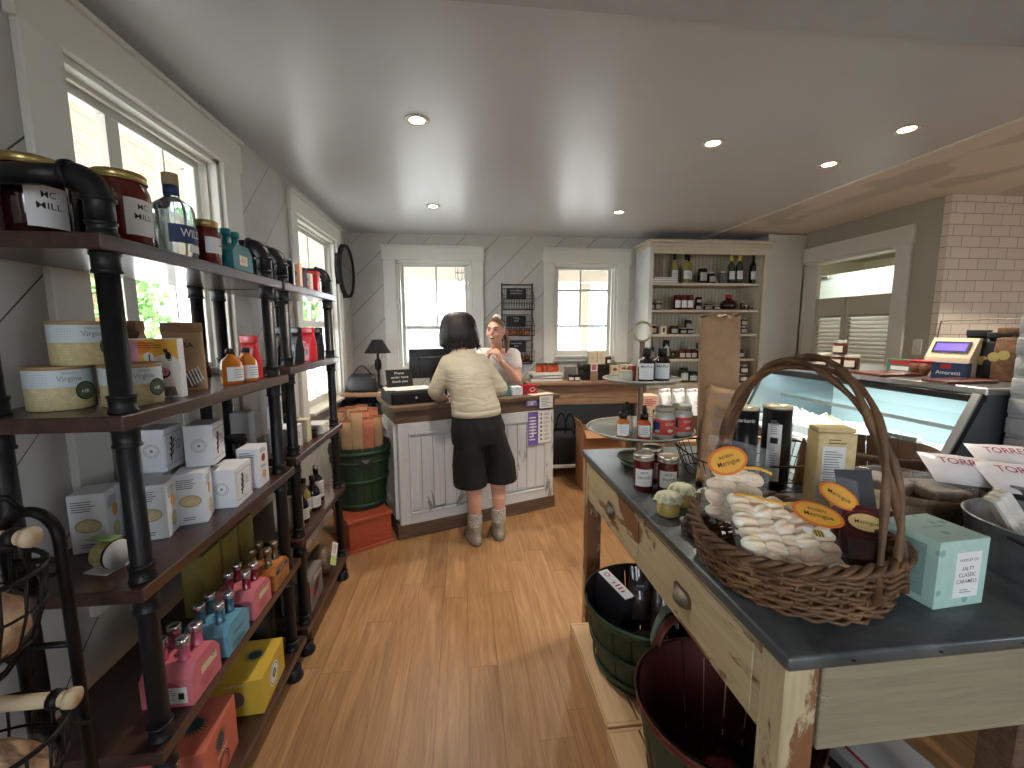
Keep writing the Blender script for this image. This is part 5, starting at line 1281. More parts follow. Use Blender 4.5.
# band and tag on the green basket
rt = chalkboard('price_tag', 'small black chalk tag hanging on the tall green basket', T(gx+.082, gy-.2, .545) @ RZ(.28), .095, .058, ['Baguette', '4.95'])
brd = [(-.13, -.05), (-.06, -.12), (.02, -.14), (.09, -.10), (.14, -.03), (-.05, 0), (.04, -.02), (.10, .06), (-.12, .07), (0, .09)]
stripe = mat('orange_bag_print', (178, 108, 82), .8, var=.2, vscale=30)
labs = ['at the left edge', 'second along the front', 'at the front middle', 'right of the front middle', 'at the right edge', 'in the second row left', 'in the second row centre', 'in the back right', 'in the back left', 'at the very back']
for i, (x, y) in enumerate(brd):
    w = .078; rnd = random.Random(i); hgt = .40+rnd.uniform(-.02, .05)+(.04 if y > -.02 else 0)
    M = T(gx+x*.9, gy+y*.9, .45) @ RZ(rnd.uniform(-.4, .4)) @ RX(rnd.uniform(-.08, .08))
    rt = thing('bread_bag', 'tall paper bread bag in the green basket, '+labs[i], 'paper bag', group='bread bags in the green basket', M=M)
    b = MB(); b.loft([ringe((0, 0, 0), w/2*.8, .024, 16, .6), ringe((0, 0, .1), w/2, .028, 16, .6), ringe((0, 0, hgt*.8), w/2, .026, 16, .6), ringe((0, 0, hgt), w/2*1.02, .006, 16, .6)], stripe if i in (3, 6, 7, 8) else kraft); b.build('bag_body', rt)
    b = MB(); b.box((0, 0, hgt+.006), (w, .008, .02), stripe, bev=.002); b.build('folded_top', rt)
# red orange crate turned over
rc = wood('red_orange_paint', (146, 60, 38), (184, 88, 56), 'x', rough=.55, bump=.0015)
rt = thing('wooden_crate', 'orange red painted wooden crate on the floor under the green basket', 'crate', (-.722, 2.965, 0), math.radians(32))
W, D_, H_ = .285, .34, .20
b = MB()
b.box2((-W/2, -D_/2, .02), (W/2, -D_/2+.014, H_), rc, bev=.002); b.build('front_board', rt)
b = MB(); b.box2((-W/2, D_/2-.014, .02), (W/2, D_/2, H_), rc, bev=.002); b.build('back_board', rt)
for s in (-1, 1): b = MB(); b.box2((s*(W/2)-.007*(1+s), -D_/2+.015, .02), (s*(W/2)+.007*(1-s), D_/2-.015, H_), rc, bev=.002); b.build('side_board', rt)
b = MB(); b.box2((-W/2-.012, -D_/2-.012, H_+.0005), (W/2+.012, D_/2+.01, H_+.022), rc, bev=.003); b.build('lid_board', rt)
b = MB(); b.box2((-W/2-.012, -D_/2-.012, 0), (W/2+.012, D_/2+.01, .02), rc, bev=.003); b.build('base_moulding', rt)

# ---------------------------------------------------------------- round mirror on the left wall
rt = thing('round_mirror', 'round wall mirror with thick black frame in the left corner', 'mirror', M=T(XL+.001, 4.115, 1.975) @ RY(PI/2))
b = MB(); b.lathe([(.205, .0), (.235, 0), (.235, .055), (.213, .055), (.213, .04), (.205, .04), (.205, 0)], black_matte, n=48, cap=False); b.build('frame', rt)
b = MB(); b.lathe([(.213, .046), (0, .046)], mat('mirror_glass', (150, 150, 148), .08, .9), n=48); b.build('mirror_glass', rt)

# ---------------------------------------------------------------- wire rack on the back wall
rt = thing('wire_wall_rack', 'three tier black wire rack hung on the back wall between the windows', 'rack', (.555, YB-.003, 1.10)); ri = mat('wire_black', (34, 32, 31), .5, .5)
b = MB(); W = .31; H = .80
for s in (-1, 1): b.tube([(s*W/2, 0-.006, 0), (s*W/2, -.006, H), (s*W/2, -.03, H+.01)], .006, ri, 6)
b.tube([(-W/2, -.006, H), (W/2, -.006, H)], .006, ri, 6); b.tube([(-W/2, -.006, 0), (W/2, -.006, 0)], .006, ri, 6); b.build('back_frame', rt)
for k, z in enumerate((.03, .29, .55)):
    b = MB()
    for i in range(13): x = -W/2+W*i/12; b.tube([(x, -.006, z+.22), (x, -.006, z), (x, -.15, z-.0), (x, -.175, z+.10)], .0022, ri, 5)
    for (y, zz) in ((-.006, z), (-.006, z+.07), (-.006, z+.14), (-.006, z+.21), (-.078, z), (-.15, z), (-.162, z+.05), (-.175, z+.10)): b.tube([(-W/2, y, zz), (W/2, y, zz)], .003, ri, 5)
    for s in (-1, 1): b.tube([(s*W/2, -.006, z+.2), (s*W/2, -.175, z+.10), (s*W/2, -.15, z), (s*W/2, -.006, z)], .003, ri, 5)
    b.build('wire_basket', rt)
for k, (z, wd, l) in enumerate(((1.82, ['Fresh Baked', 'Sandwiches'], 'chalk sign on the top tier of the wire rack'), (1.545, ['Today', 'Loaf'], 'chalk sign on the middle tier of the wire rack'), (1.29, ['Fresh Rolls', 'daily'], 'chalk sign on the lowest tier of the wire rack'))):
    chalkboard('chalkboard_sign', l, T(.545, YB-.022, z-.065), .20, .11, wd)
crust = mat('crust_bread', (170, 108, 58), .7, var=.3, vscale=25)
for k, z in enumerate((1.132, 1.392)):
    for i in range(4):
        tag(MB().lathe([(0, -.06), (.026, -.045), (.032, 0), (.026, .045), (0, .06)], crust if k else mat('dark_loaf', (112, 56, 40), .7, var=.3), n=14, M=RY(PI/2) @ RZ(0)).build('bread_roll', loc=(.46+.062*i, YB-.06-.03*(i % 2), z+.034), rot=(0, 0, PI/2)), 'bread roll, number %s from the left on the %s tier of the wire rack' % (('one', 'two', 'three', 'four')[i], 'middle' if k else 'lowest'), 'bread', 'bread rolls in the wire rack')

# ---------------------------------------------------------------- back counter under the right window
rt = thing('back_counter', 'rustic wooden back counter bench under the right back window', 'counter', (.80, 3.98, 0))
b = MB(); b.box2((-.20, -.03, .925), (.985, .41, .955), rustic_pale, bev=.004); b.build('countertop', rt)
b = MB(); b.box2((-.18, 0, .80), (.97, .02, .923), rustic_pale, bev=.003); b.box2((-.18, -.006, .735), (.97, .022, .795), rustic_pale, bev=.003); b.box2((-.18, .38, .735), (.97, .40, .923), rustic_pale); b.build('apron', rt)
for (x, y) in ((-.18, .02), (.91, .02), (-.18, .33), (.91, .33)): b = MB(); b.box2((x, y, 0), (x+.06, y+.05, .80), rustic, bev=.003); b.build('leg', rt)
b = MB(); b.box2((.02, .02, .10), (.97, .40, .13), white_trim, bev=.002); b.build('lower_shelf', rt)
b = MB(); b.box2((.081, .385, .13), (.909, .395, .735), mat('blue_grey_panel', (124, 138, 146), .6)); b.build('back_panel', rt)
zc = .956
def bx(px, y): return at(px, 370, y=y).x
for i, px in enumerate((539, 545, 551, 556)):
    jar('sauce_jar', 'orange labelled dark lidded jar on the book stack, %s of four' % ('first from the left', 'second from the left', 'third from the left', 'last on the right')[i], (bx(px, 4.10)+.0, 4.10+.03*(i % 2), zc+.0855), .031, .085, jam_orange, mat('dark_lid', (60, 48, 40), .4), txt=['', '', ''], labm=mat('orange_label', (190, 86, 54), .6, var=.25, vscale=60), rotz=-PI/2-.1, group='orange jars on the book stack', half=1.2, band=(.12, .7))
for i, (w_, d_, m_, l) in enumerate(((.30, .22, 'grey_book', 'lowest grey book in the stack'), (.28, .20, 'teal_book', 'teal book in the middle of the stack'), (.29, .21, 'white_book', 'pale book on top of the stack'), )):
    c_ = {'grey_book': (150, 146, 136), 'teal_book': (70, 96, 102), 'white_book': (206, 200, 186)}[m_]
    b = MB(); b.box((0, 0, .014), (w_, d_, .026), mat(m_, c_, .6), bev=.001); b.box((.003, -.002, .014), (w_, d_, .020), paper)
    tag(b.build('stacked_book', loc=(bx(545, 4.12), 4.12, zc+.0285*i), rot=(0, 0, .05*(i-1))), l+' on the back counter', 'book', 'book stack on the back counter')
for i, (px, l) in enumerate(((571, 'small black lidded jar left of the pink card stand, left one'), (577, 'small black lidded jar left of the pink card stand, right one'))):
    jar('dark_jar', l, (bx(px, 4.03), 4.03, zc), .030, .065, jam_dark, black_plastic, txt=['', '', ''], rotz=-PI/2, group='small dark jars on the back counter')
tag(MB().box((0, 0, .06), (.12, .03, .12), mat('grey_slate', (120, 120, 118), .6), bev=.003).build('slate_block', loc=(bx(571, 4.2), 4.22, zc)), 'pale grey slate block behind the small dark jars', 'block')
rt = thing('black_chest', 'low black wooden chest under the paired cartons on the back counter', 'chest', (bx(597, 4.16), 4.17, zc))
b = MB(); b.box2((-.17, -.10, 0), (.17, .10, .10), mat('black_chest', (36, 30, 26), .5, bump=.001), bev=.003); b.build('chest_body', rt); b = MB(); b.box2((-.175, -.105, .101), (.175, .105, .155), mat('black_chest', (36, 30, 26), .5), bev=.004); b.build('lid', rt)
def deco_pair(b, f):
    F = f['ny']; b.ring2(.014, .002, mat('rose_print', (180, 80, 90), .5), F, y=.03, z=.0005); b.ring2(.014, .002, mat('rose_print', (180, 80, 90), .5), F, y=-.03, z=.0005); b.lines(.05, .02, 2, ink_grey, F, y=.0, z=.0005)
for i, px in enumerate((591.5, 600)): carton('candle_carton', 'cream carton with rose print on the black chest, %s one' % ('left', 'right')[i], (bx(px, 4.12), 4.12, zc+.156), (.078, .07, .125), cream_card, .02, 'cream cartons on the black chest', deco=deco_pair)
jar('red_candle', 'red glass candle on the black chest, right of the cream cartons', (bx(608, 4.12), 4.12, zc+.156), .031, .07, jam_red, mat('dark_lid', (60, 48, 40), .4), txt=['', '', ''], rotz=-PI/2, cat='candle', half=.6)
rt = thing('card_holder', 'pink and white card clipped in a small wooden stand on the back counter', 'sign', (bx(594, 4.0), 4.0, zc))
b = MB(); b.box((0, 0, .045), (.07, .03, .09), rustic_pale, bev=.002); b.build('stand', rt); b = MB(); b.box((0, -.002, .135), (.068, .003, .08), paper, bev=0); b.box((0, -.004, .135), (.045, .002, .055), mat('rose_card', (196, 110, 126), .6)); b.build('card', rt)
# rosy boxes behind the tier stand
for i, (px, y_, l) in enumerate(((614, 4.02, 'left'), (622.5, 4.10, 'middle'), (629, 4.02, 'right'))):
    carton('soap_carton', 'cream soap carton with red picture right of the black chest, %s of three' % l, (bx(px, y_), y_, zc), (.075, .05, .15), cream_card, .05, 'soap cartons on the back counter', deco=lambda b, f: (b.disc(.022, mat('rose_red_print', (160, 70, 66), .6), f['ny'], y=.035, z=.0005, ry=.015), b.lines(.05, .05, 5, ink_grey, f['ny'], y=-.03, z=.0005)))
# under the back counter: backpack, cardboard box
rt = thing('backpack', 'black backpack on the shelf under the back counter', 'backpack', (.97, 4.12, .131))
b = MB(); bl_ = mat('black_nylon', (20, 21, 24), .7, bump=.003, bscale=20); b.loft([ringe((0, 0, 0), .14, .10, e=.5), ringe((0, 0, .04), .15, .11, e=.5), ringe((.0, 0, .24), .14, .10, e=.55), ringe((0, 0, .33), .10, .07, e=.7)], bl_); b.build('pack_body', rt)
b = MB(); b.tube([(-.02+.05*math.cos(a), -.04, .33+.17*math.sin(a)) for a in [PI*i/12 for i in range(13)]], .011, bl_, 8, flat=.6); b.build('strap', rt)
b = MB(); b.tube([(.06+.05*math.cos(a), -.07, .30+.20*math.sin(a)) for a in [PI*i/12 for i in range(13)]], .012, bl_, 8, flat=.6); b.build('strap', rt)
rt = thing('cardboard_box', 'open brown cardboard box on the floor in front of the back counter', 'box', (1.24, 3.76, 0), .0); cb_ = mat('cardboard', (168, 124, 92), .85, var=.06)
b = MB()
for (x0, y0, x1, y1) in ((-.19, -.13, .19, -.125), (-.19, .125, .19, .13), (-.19, -.125, -.185, .125), (.185, -.125, .19, .125)): b.box2((x0, y0, 0), (x1, y1, .56), cb_)
b.box2((-.19, -.13, 0), (.19, .13, .006), cb_); b.build('box_walls', rt)
b = MB(); b.box((0, 0, 0), (.37, .10, .004), cb_, T(0, -.17, .535) @ RX(.55)); b.build('flap', rt)
b = MB(); b.box((0, 0, 0), (.09, .25, .004), cb_, T(-.2, 0, .6) @ RY(1.2)); b.build('flap', rt)
rt = thing('bubble_wrap', 'wisp of white packing paper in the cardboard box', 'packing paper', (1.30, 3.72, .44)); b = MB()
b.grid(lambda u, v: ((u-.5)*.2, (v-.5)*.15, .05+.12*noise.noise(Vector((u*4, v*4, 2)))+.06*math.sin(PI*u)), 20, 14, paper); b.build('crumpled_sheet', rt)

# ---------------------------------------------------------------- tall open cabinet
cabm = wood('cream_cabinet_paint', (190, 180, 158), (206, 197, 176), 'z', rough=.6, bump=.0006)
def bead_mat():
    t = NT('beadboard'); t.b.inputs['Roughness'].default_value = .6
    s = t.sep(t.coord()); fr = t.math('FRACT', t.math('DIVIDE', s[0], .04)); m = t.math('LESS_THAN', fr, .12)
    t.col(t.mix(m, srgb(184, 174, 152), srgb(120, 110, 92))); t.bump(t.math('MULTIPLY', m, -1.0), .003); return t.m
bead = bead_mat()
cx0, cx1, cy0, cy1 = 1.80, 3.03, 4.07, 4.412
rt = thing('display_cabinet', 'tall open cream display cabinet with beadboard back against the back wall', 'cabinet', (cx0, cy0, 0)); W = cx1-cx0; D_ = cy1-cy0
b = MB(); b.box2((0, 0, 0), (.04, D_, 2.30), mat('cabinet_side_white', (206, 208, 204), .5, var=.06), bev=.002); b.build('side_panel', rt)
b = MB(); b.box2((W-.04, 0, 0), (W, D_, 2.30), cabm, bev=.002); b.build('side_panel', rt)
b = MB(); b.box2((.041, D_-.02, .9), (W-.041, D_, 2.30), bead); b.build('back_panel', rt)
b = MB(); b.box2((.02, -.012, 2.17), (W-.02, .0, 2.30), cabm, bev=.002); b.box2((-.015, -.03, 2.24), (W+.015, D_, 2.27), cabm, bev=.004); b.box2((-.03, -.05, 2.271), (W+.03, D_, 2.30), cabm, bev=.006); b.build('cornice', rt)
CZ = [1.90, 1.64, 1.40, 1.15]
for z in CZ: b = MB(); b.box2((.041, .02, z-.024), (W-.065, D_-.021, z), cabm, bev=.002); b.build('shelf', rt)
b = MB(); b.box2((.0, .0, .0), (W, D_-.021, .90), cabm, bev=.002)if False else b.box2((.041, .01, .86), (W-.041, D_-.021, .90), cabm, bev=.002); b.build('worktop', rt)
b = MB(); b.box2((.041, .02, .02), (W/2-.005, .045, .855), cabm, bev=.003); dd = b.build('door', rt); b = MB(); b.lathe([(.008, 0), (.006, .012), (.014, .02), (0, .028)], black_iron, n=14, M=T(W/2-.05, .02, .5) @ RX(PI/2)); b.build('knob', dd); b = MB(); b.box2((W/2+.005, .02, .02), (W-.041, .045, .855), cabm, bev=.003); dd = b.build('door', rt); b = MB(); b.lathe([(.008, 0), (.006, .012), (.014, .02), (0, .028)], black_iron, n=14, M=T(W/2+.05, .02, .5) @ RX(PI/2)); b.build('knob', dd)
b = MB(); b.box2((W-.06, .02, 1.0), (W-.055, D_-.021, 2.17), cabm); b.build('divider', rt)
def cabx(px, z): p = at(px, 300, y=4.2); return p.x
winep = [(.034, 0), (.036, .005), (.036, .17), (.030, .20), (.014, .225), (.013, .29)]
def wine(px, k, col, cap, lab, labl=True, s=1.0, y=4.2):
    z = CZ[k]+.0006; bottle('wine_bottle', lab, (cabx(px, z), y, z), [(a*s, c*s) for a, c in winep], col, cap, (.0145*s, .235*s, .296*s), (.0365*s, .05*s, .13*s) if labl else None, 'wine bottles on the top cabinet shelf', rotz=-PI/2)
wine(673, 0, wine_pale, black_plastic, 'pale wine bottle with dark neck, leftmost on the top cabinet shelf')
wine(684.5, 0, wine_pale, black_plastic, 'pale wine bottle with framed label, second on the top cabinet shelf')
wine(690, 0, wine_pale, black_plastic, 'pale wine bottle just right of another, third on the top cabinet shelf', y=4.26)
ylw = mat('yellow_cap', (214, 200, 60), .4)
wine(729.5, 0, green_glass, ylw, 'dark bottle with yellow neck and tilted tag, left one of the pair', s=.98)
wine(735.5, 0, green_glass, ylw, 'dark bottle with yellow neck and tilted tag, right one of the pair', s=.98, y=4.17)
wine(751, 0, dark_glass, mat('purple_cap', (52, 34, 60), .4), 'black wine bottle with white label at the right end of the top cabinet shelf')
def cj(px, k, r, h, fill, lid, lab, txt=True, y=4.18, up=0, rotz=-PI/2, cat='jar', labm=None, grp=None):
    z = CZ[k]+.0006+up; jar('storage_jar' if cat == 'jar' else cat, lab, (cabx(px, z), y, z), r, h, fill, lid, txt=['', '', ''] if txt else None, rotz=rotz, group=grp or 'jars on the display cabinet', cat=cat, labm=labm or mat('dull_label', (170, 166, 156), .7))
for i in range(3): tag(MB().box((0, 0, .009), (.27-.01*i, .17, .018), mat('maroon_book_%d' % i, ((104, 48, 44), (128, 60, 50), (92, 40, 36))[i], .6), bev=.001).box((.0, -.002, .009), (.262-.01*i, .17, .013), paper).build('cookbook', loc=(cabx(660, 0)-.00, 4.18, CZ[0]+.0006+.0188*i)), 'maroon book lying in the stack at the left of the top cabinet shelf, %s' % ('lowest', 'middle', 'uppermost')[i], 'book', 'maroon books on the cabinet')
cj(700, 0, .045, .17, dark_glass, tin, 'tall dark jar right of the pale wine bottles on the top cabinet shelf')
cj(709, 0, .045, .12, jam_dark, tin, 'squat dark jar beside the tall dark jar on the top cabinet shelf')
cj(720, 0, .035, .13, clear_liq, tin, 'clear glass jar behind the wire coil on the top cabinet shelf', txt=False)
rt = thing('wire_sculpture', 'loose coil of thin wire with leaves between jars and yellow necked bottles', 'decoration', (cabx(714, 0), 4.13, CZ[0]+.0006)); b = MB()
b.tube([(.11*math.cos(t)*(1-.05*t), .03*math.sin(t*1.3), .10+.075*math.sin(t)+.01*t) for t in [i*.3 for i in range(30)]], .0018, mat('brass_wire', (150, 140, 110), .4, .7), 5); b.build('wire_coil', rt)
cj(648+.5, 1, .05, .075, jam_dark, black_plastic, 'squat dark jar at the left end of the second cabinet shelf'); cj(657, 1, .04, .085, jam_brown, tin, 'brown jar next to the squat dark jar on the second cabinet shelf')
for i, px in enumerate((676, 682.5, 688.5)): cj(px, 1, .036, .15, jam_red, mat('maroon_lid', (84, 28, 28), .4), 'tall red jar with white label on the second cabinet shelf, %s of three' % ('left', 'middle', 'right')[i], labm=paper)
cj(697, 1, .035, .065, jam_dark, black_plastic, 'dark jar with grey label right of the red jars'); cj(697.5, 1, .035, .065, jam_dark, black_plastic, 'dark jar stacked on another right of the red jars', up=.0655)
cj(706, 1, .034, .05, jam_dark, tin, 'small low dark jar left of the stacked one, second cabinet shelf'); cj(715.5, 1, .036, .05, jam_dark, tin, 'small low dark jar carrying another, second cabinet shelf'); cj(712.5, 1, .036, .08, dark_glass, tin, 'dark jar standing behind and above the two low jars', y=4.27, up=.0)
rt = thing('round_flask', 'round dark red flask bottle on the second cabinet shelf', 'flask', (cabx(727.5, 0), 4.18, CZ[1]+.0006)); b = MB(); b.lathe([(.04, 0), (.075, .02), (.085, .05), (.07, .085), (.03, .105), (.022, .125)], jam_dark, n=28); b.build('glass_body', rt); b = MB(); b.lathe([(.027, .118), (.03, .125), (.03, .15), (.012, .155), (0, .155)], red_tin, n=18); b.build('stopper', rt)
for i, px in enumerate((741, 745, 750)): cj(px, 1, .02, (.09, .05, .045)[i], jam_brown, tin, 'small spice jar at the right of the second cabinet shelf, %s' % ('tallest, left', 'middle', 'right')[i], txt=False)
cj(653, 2, .035, .10, jam_red, tin, 'red jar at the left end of the third cabinet shelf'); cj(649, 2, .03, .14, dark_glass, tin, 'tall dark bottle jar behind the red one on the third cabinet shelf', y=4.28)
carton('spice_carton', 'small pale carton with a figure on the third cabinet shelf', (cabx(663, 0), 4.18, CZ[2]+.0006), (.06, .05, .08), cream_card, 0, deco=lambda b, f: b.plane(.02, .045, ink, f['ny'], z=.0005))
cj(674, 2, .042, .085, jam_brown, black_plastic, 'dark lidded jar in the middle of the third cabinet shelf'); cj(683, 2, .038, .065, dark_glass, tin, 'low dark jar with silver label, left of a pair, third cabinet shelf'); cj(690, 2, .038, .065, dark_glass, tin, 'low dark jar with silver label, right of a pair, third cabinet shelf')
cj(694, 2, .036, .16, dark_glass, tin, 'tall dark jar behind the low pair on the third cabinet shelf', y=4.30); cj(743.5, 2, .038, .08, jam_brown, tin, 'brown jar at the right of the third cabinet shelf'); cj(743.5, 2, .038, .08, jam_brown, tin, 'brown jar stacked on another at the right of the third cabinet shelf', up=.081)
for i, px in enumerate((652, 667)): cj(px, 3, .034, (.12, .19)[i], dark_glass, black_plastic, ('black jar at the left of the fourth cabinet shelf', 'tall black bottle jar with white label on the fourth cabinet shelf')[i])
cj(674, 3, .02, .075, green_glass, black_plastic, 'small green bottle jar on the fourth cabinet shelf', txt=False)
for i, px in enumerate((683, 689, 695)): cj(px, 3, .034, .095, jam_red, mat('maroon_lid', (84, 28, 28), .4), 'short red jar on the fourth cabinet shelf, %s of three' % ('left', 'middle', 'right')[i])
cj(702, 3, .036, .10, jam_dark, tin, 'dark jar right of the short red jars, fourth cabinet shelf'); cj(701, 3, .036, .07, jam_dark, tin, 'pale lidded dark jar stacked up right of the short red jars', up=.1005)
cj(741, 3, .05, .09, jam_dark, black_plastic, 'squat dark jar at the right of the fourth cabinet shelf'); cj(748, 3, .04, .085, jam_dark, black_plastic, 'second squat dark jar at the right end of the fourth cabinet shelf', y=4.3)
def wj(px, r, h, fill, lid, lab, up=0, y=4.16): jar('storage_jar', lab, (at(px, 380, y=y).x, y, .9006+up), r, h, fill, lid, txt=['', '', ''], rotz=-PI/2, group='jars on the cabinet worktop')
wj(742, .045, .09, jam_dark, tin, 'dark jar on the cabinet worktop at the right, lower'); wj(742, .045, .09, jam_dark, tin, 'dark jar stacked on another on the cabinet worktop', .091)
for i, px in enumerate((683, 692, 702)): wj(px, .05, (.15, .11, .11)[i], green_glass, black_plastic, 'dark green jar behind the white bags on the cabinet worktop, %s' % ('left', 'middle', 'right')[i], y=4.25)
# pale goods and crate of white bags in front of the cabinet
crw = wood('dark_crate_wood', (62, 40, 28), (104, 72, 50), 'x', rough=.6)
rt = thing('display_bench', 'wooden display bench in front of the tall cabinet', 'bench', (1.12, 2.25, 0), 0)
b = MB(); b.box2((0, 0, .78), (.62, .70, .82), rustic_pale, bev=.003); b.build('bench_top', rt)
for (x, y) in ((.02, .02), (.55, .02), (.02, .63), (.55, .63)): b = MB(); b.box2((x, y, 0), (x+.05, y+.05, .779), rustic_pale, bev=.002); b.build('leg', rt)
rt = thing('wooden_tray_crate', 'dark wooden crate holding a row of white printed bags', 'crate', (1.47, 2.46, .8205), -.12)
b = MB()
b.box2((-.28, -.11, 0), (.28, -.095, .12), crw, bev=.002); b.box2((-.28, .095, 0), (.28, .11, .12), crw, bev=.002); b.box2((-.28, -.095, 0), (-.265, .095, .12), crw, bev=.002); b.box2((.265, -.095, 0), (.28, .095, .12), crw, bev=.002); b.box2((-.265, -.095, 0), (.265, .095, .012), crw); b.build('crate_body', rt)
wb = mat('white_printed_bag', (222, 222, 222), .6, bump=.004, bscale=14)
for i in range(6):
    x = -.225+.085*i; M = T(1.47, 2.46, .8205) @ RZ(-.12) @ T(x, .0, .014) @ RZ(.5) @ RX(-.12)
    rt2 = thing('white_bag', 'white printed bag in the dark crate, %s from the left' % ('first', 'second', 'third', 'fourth', 'fifth', 'sixth')[i], 'bag', group='white bags in the dark crate', M=M)
    b = MB(); pouch(b, .09, .065, .235, wb, seed=i+20); F = frame((0, -.029, .16), (1, 0, 0), (0, .3, 1)); b.text('TEA', .03, ink_grey, F, z=.003, width=.05); b.lines(.05, .04, 3, ink_grey, F, y=-.04, z=.004); b.build('bag_body', rt2)
    b = MB(); b.box((0, -.0, .24), (.085, .02, .022), wb, bev=.004, seg=2); b.disc(.006, ink, frame((.015, -.0105, .242), (1, 0, 0), (0, 0, 1)), z=.0005); b.build('rolled_top', rt2)
for i, (px, py, y) in enumerate(((634, 392, 3.3), (640, 398, 3.2), (650, 402, 3.25))):
    pass
for i, (x, y, w_, h_, m_, l) in enumerate(((1.21, 2.70, .12, .11, cream_card, 'cream box on the display bench behind the tier stand, lower'), (1.21, 2.695, .10, .09, peach, 'peach striped box stacked on the cream box on the display bench'), (1.36, 2.80, .09, .15, cream_card, 'tall cream box further back on the display bench'))):
    carton('goods_carton', l, (x, y, .8205+(.1105 if i == 1 else 0)), (w_, .10, h_), m_, .3*(i-1), deco=lambda b, f: (b.lines(.08, .05, 4, mat('rose_print', (180, 80, 90), .5), f['ny'], z=.0005, th=.5),))
# ---------------------------------------------------------------- main display table
TX0, TX1, TY0, TY1, TZ = .535, 1.76, .602, 1.885, .90
def chipped(name, ax, base=((164, 150, 118), (198, 184, 150)), under=((104, 68, 44), (142, 98, 66)), amt=.535):
    return wood(name, base[0], base[1], ax, rough=.6, bump=.0025, wear=under, wamt=amt, wscale=5.5)
paint_y = chipped('chipped_cream_paint_side', 'y'); paint_z = chipped('chipped_cream_paint_leg', 'z', amt=.49)
paint_x = chipped('chipped_grey_cream_paint', 'x', base=((122, 114, 94), (150, 142, 120)), under=((160, 152, 130), (180, 172, 152)), amt=.57)
def zinc_mat():
    t = NT('zinc_top'); t.b.inputs['Metallic'].default_value = .55; v = t.coord()
    n = t.noise(v, 5, 6, .65, .5); t.col(t.ramp(n, [(.3, srgb(70, 76, 78)), (.6, srgb(104, 111, 112)), (.8, srgb(126, 132, 132))]))
    t.link(t.ramp(n, [(.3, (.28, .28, .28)), (.7, (.48, .48, .48))]), t.b.inputs['Roughness']); t.bump(t.noise(v, 60, 4), .0008); return t.m
zinc = zinc_mat()
rt = thing('display_table', 'long work table with dark zinc top and chipped cream painted frame, in the right foreground', 'table', (TX0, TY0, 0)); W, L = TX1-TX0, TY1-TY0
b = MB(); b.box2((0, 0, TZ-.028), (W, L, TZ), zinc, bev=.006, seg=2)
for i in range(6): b.cyl((.12+.17*i, -.0005, TZ-.014), .004, .001, mat('nail_dark', (50, 50, 50), .5, .5), 8, M=T(0, 0, 0))
b.build('zinc_top', rt)
b = MB(); b.box2((.015, .08, .69), (.04, L-.08, TZ-.029), paint_y, bev=.002)
b.build('side_apron', rt)
drw = []
for (q0, q1) in ((L*.5+.01, L-.1), (.10, L*.5-.01)): b = MB(); b.box2((.0115, q0, .705), (.0149, q1, TZ-.045), paint_y, bev=.001); drw.append(b.build('drawer', rt))
b = MB(); b.box2((.085, .018, .695), (W-.085, .045, TZ-.029), paint_x, bev=.002); b.build('end_apron', rt)
b = MB(); b.box2((.085, L-.045, .69), (W-.085, L-.018, TZ-.029), paint_x, bev=.002); b.build('end_apron', rt); b = MB(); b.box2((W-.04, .08, .69), (W-.015, L-.08, TZ-.029), paint_y, bev=.002); b.build('side_apron', rt)
for x, y in ((.012, .015), (W-.077, .015), (.012, L-.08), (W-.077, L-.08)): b = MB(); b.box2((x, y, 0), (x+.065, y+.065, TZ-.029), paint_z, bev=.004); b.build('leg', rt)
b = MB(); b.box2((.575, .055, 0), (.655, .12, .694), rustic, bev=.003); b.build('centre_leg', rt, label='weathered brown centre leg')
for qd, y in enumerate((1.503, .968)):
    b = MB(); Mh = frame((.014, y-TY0, .775), (0, -1, 0), (0, 0, 1)); pl = mat('pewter_pull', (120, 116, 104), .4, .8, var=.3, vscale=40)
    b.prism([(-.045, -.010), (-.03, -.022), (.03, -.022), (.045, -.010), (.045, .010), (.03, .022), (-.03, .022), (-.045, .010)], .003, pl, Mh)
    b.grid(lambda u, v: (-.034+.068*u, .010-.028*v, .003+.020*math.sin(PI*v*.62)*math.sin(PI*min(.98, max(.02, u)))**.5), 14, 8, pl, Mh); b.build('cup_pull', drw[qd])
z = TZ+.0006
# three red jars
def tabjar(lab, x, y, r, h, fill, lidm, txt, rz, grp=None, **k): return jar('preserve_jar', lab, (x, y, z), r, h, fill, lidm, txt=txt, rotz=rz, group=grp, **k)
G = 'red preserve jars on the zinc table'
tabjar('red preserve jar at the left edge of the zinc table, front left of three', .612, 1.375, .034, .128, jam_red, tin, ['HOT', 'SAUCE', ''], -1.9, G, neck=.97)
tabjar('red preserve jar front right of the three on the zinc table', .688, 1.350, .034, .125, jam_red, tin, ['HOT', 'SAUCE', ''], -1.95, G, neck=.97)
tabjar('red preserve jar standing behind the two others on the zinc table', .675, 1.445, .034, .128, jam_red, tin, ['HOT', 'SAUCE', ''], -1.9, G, neck=.97)
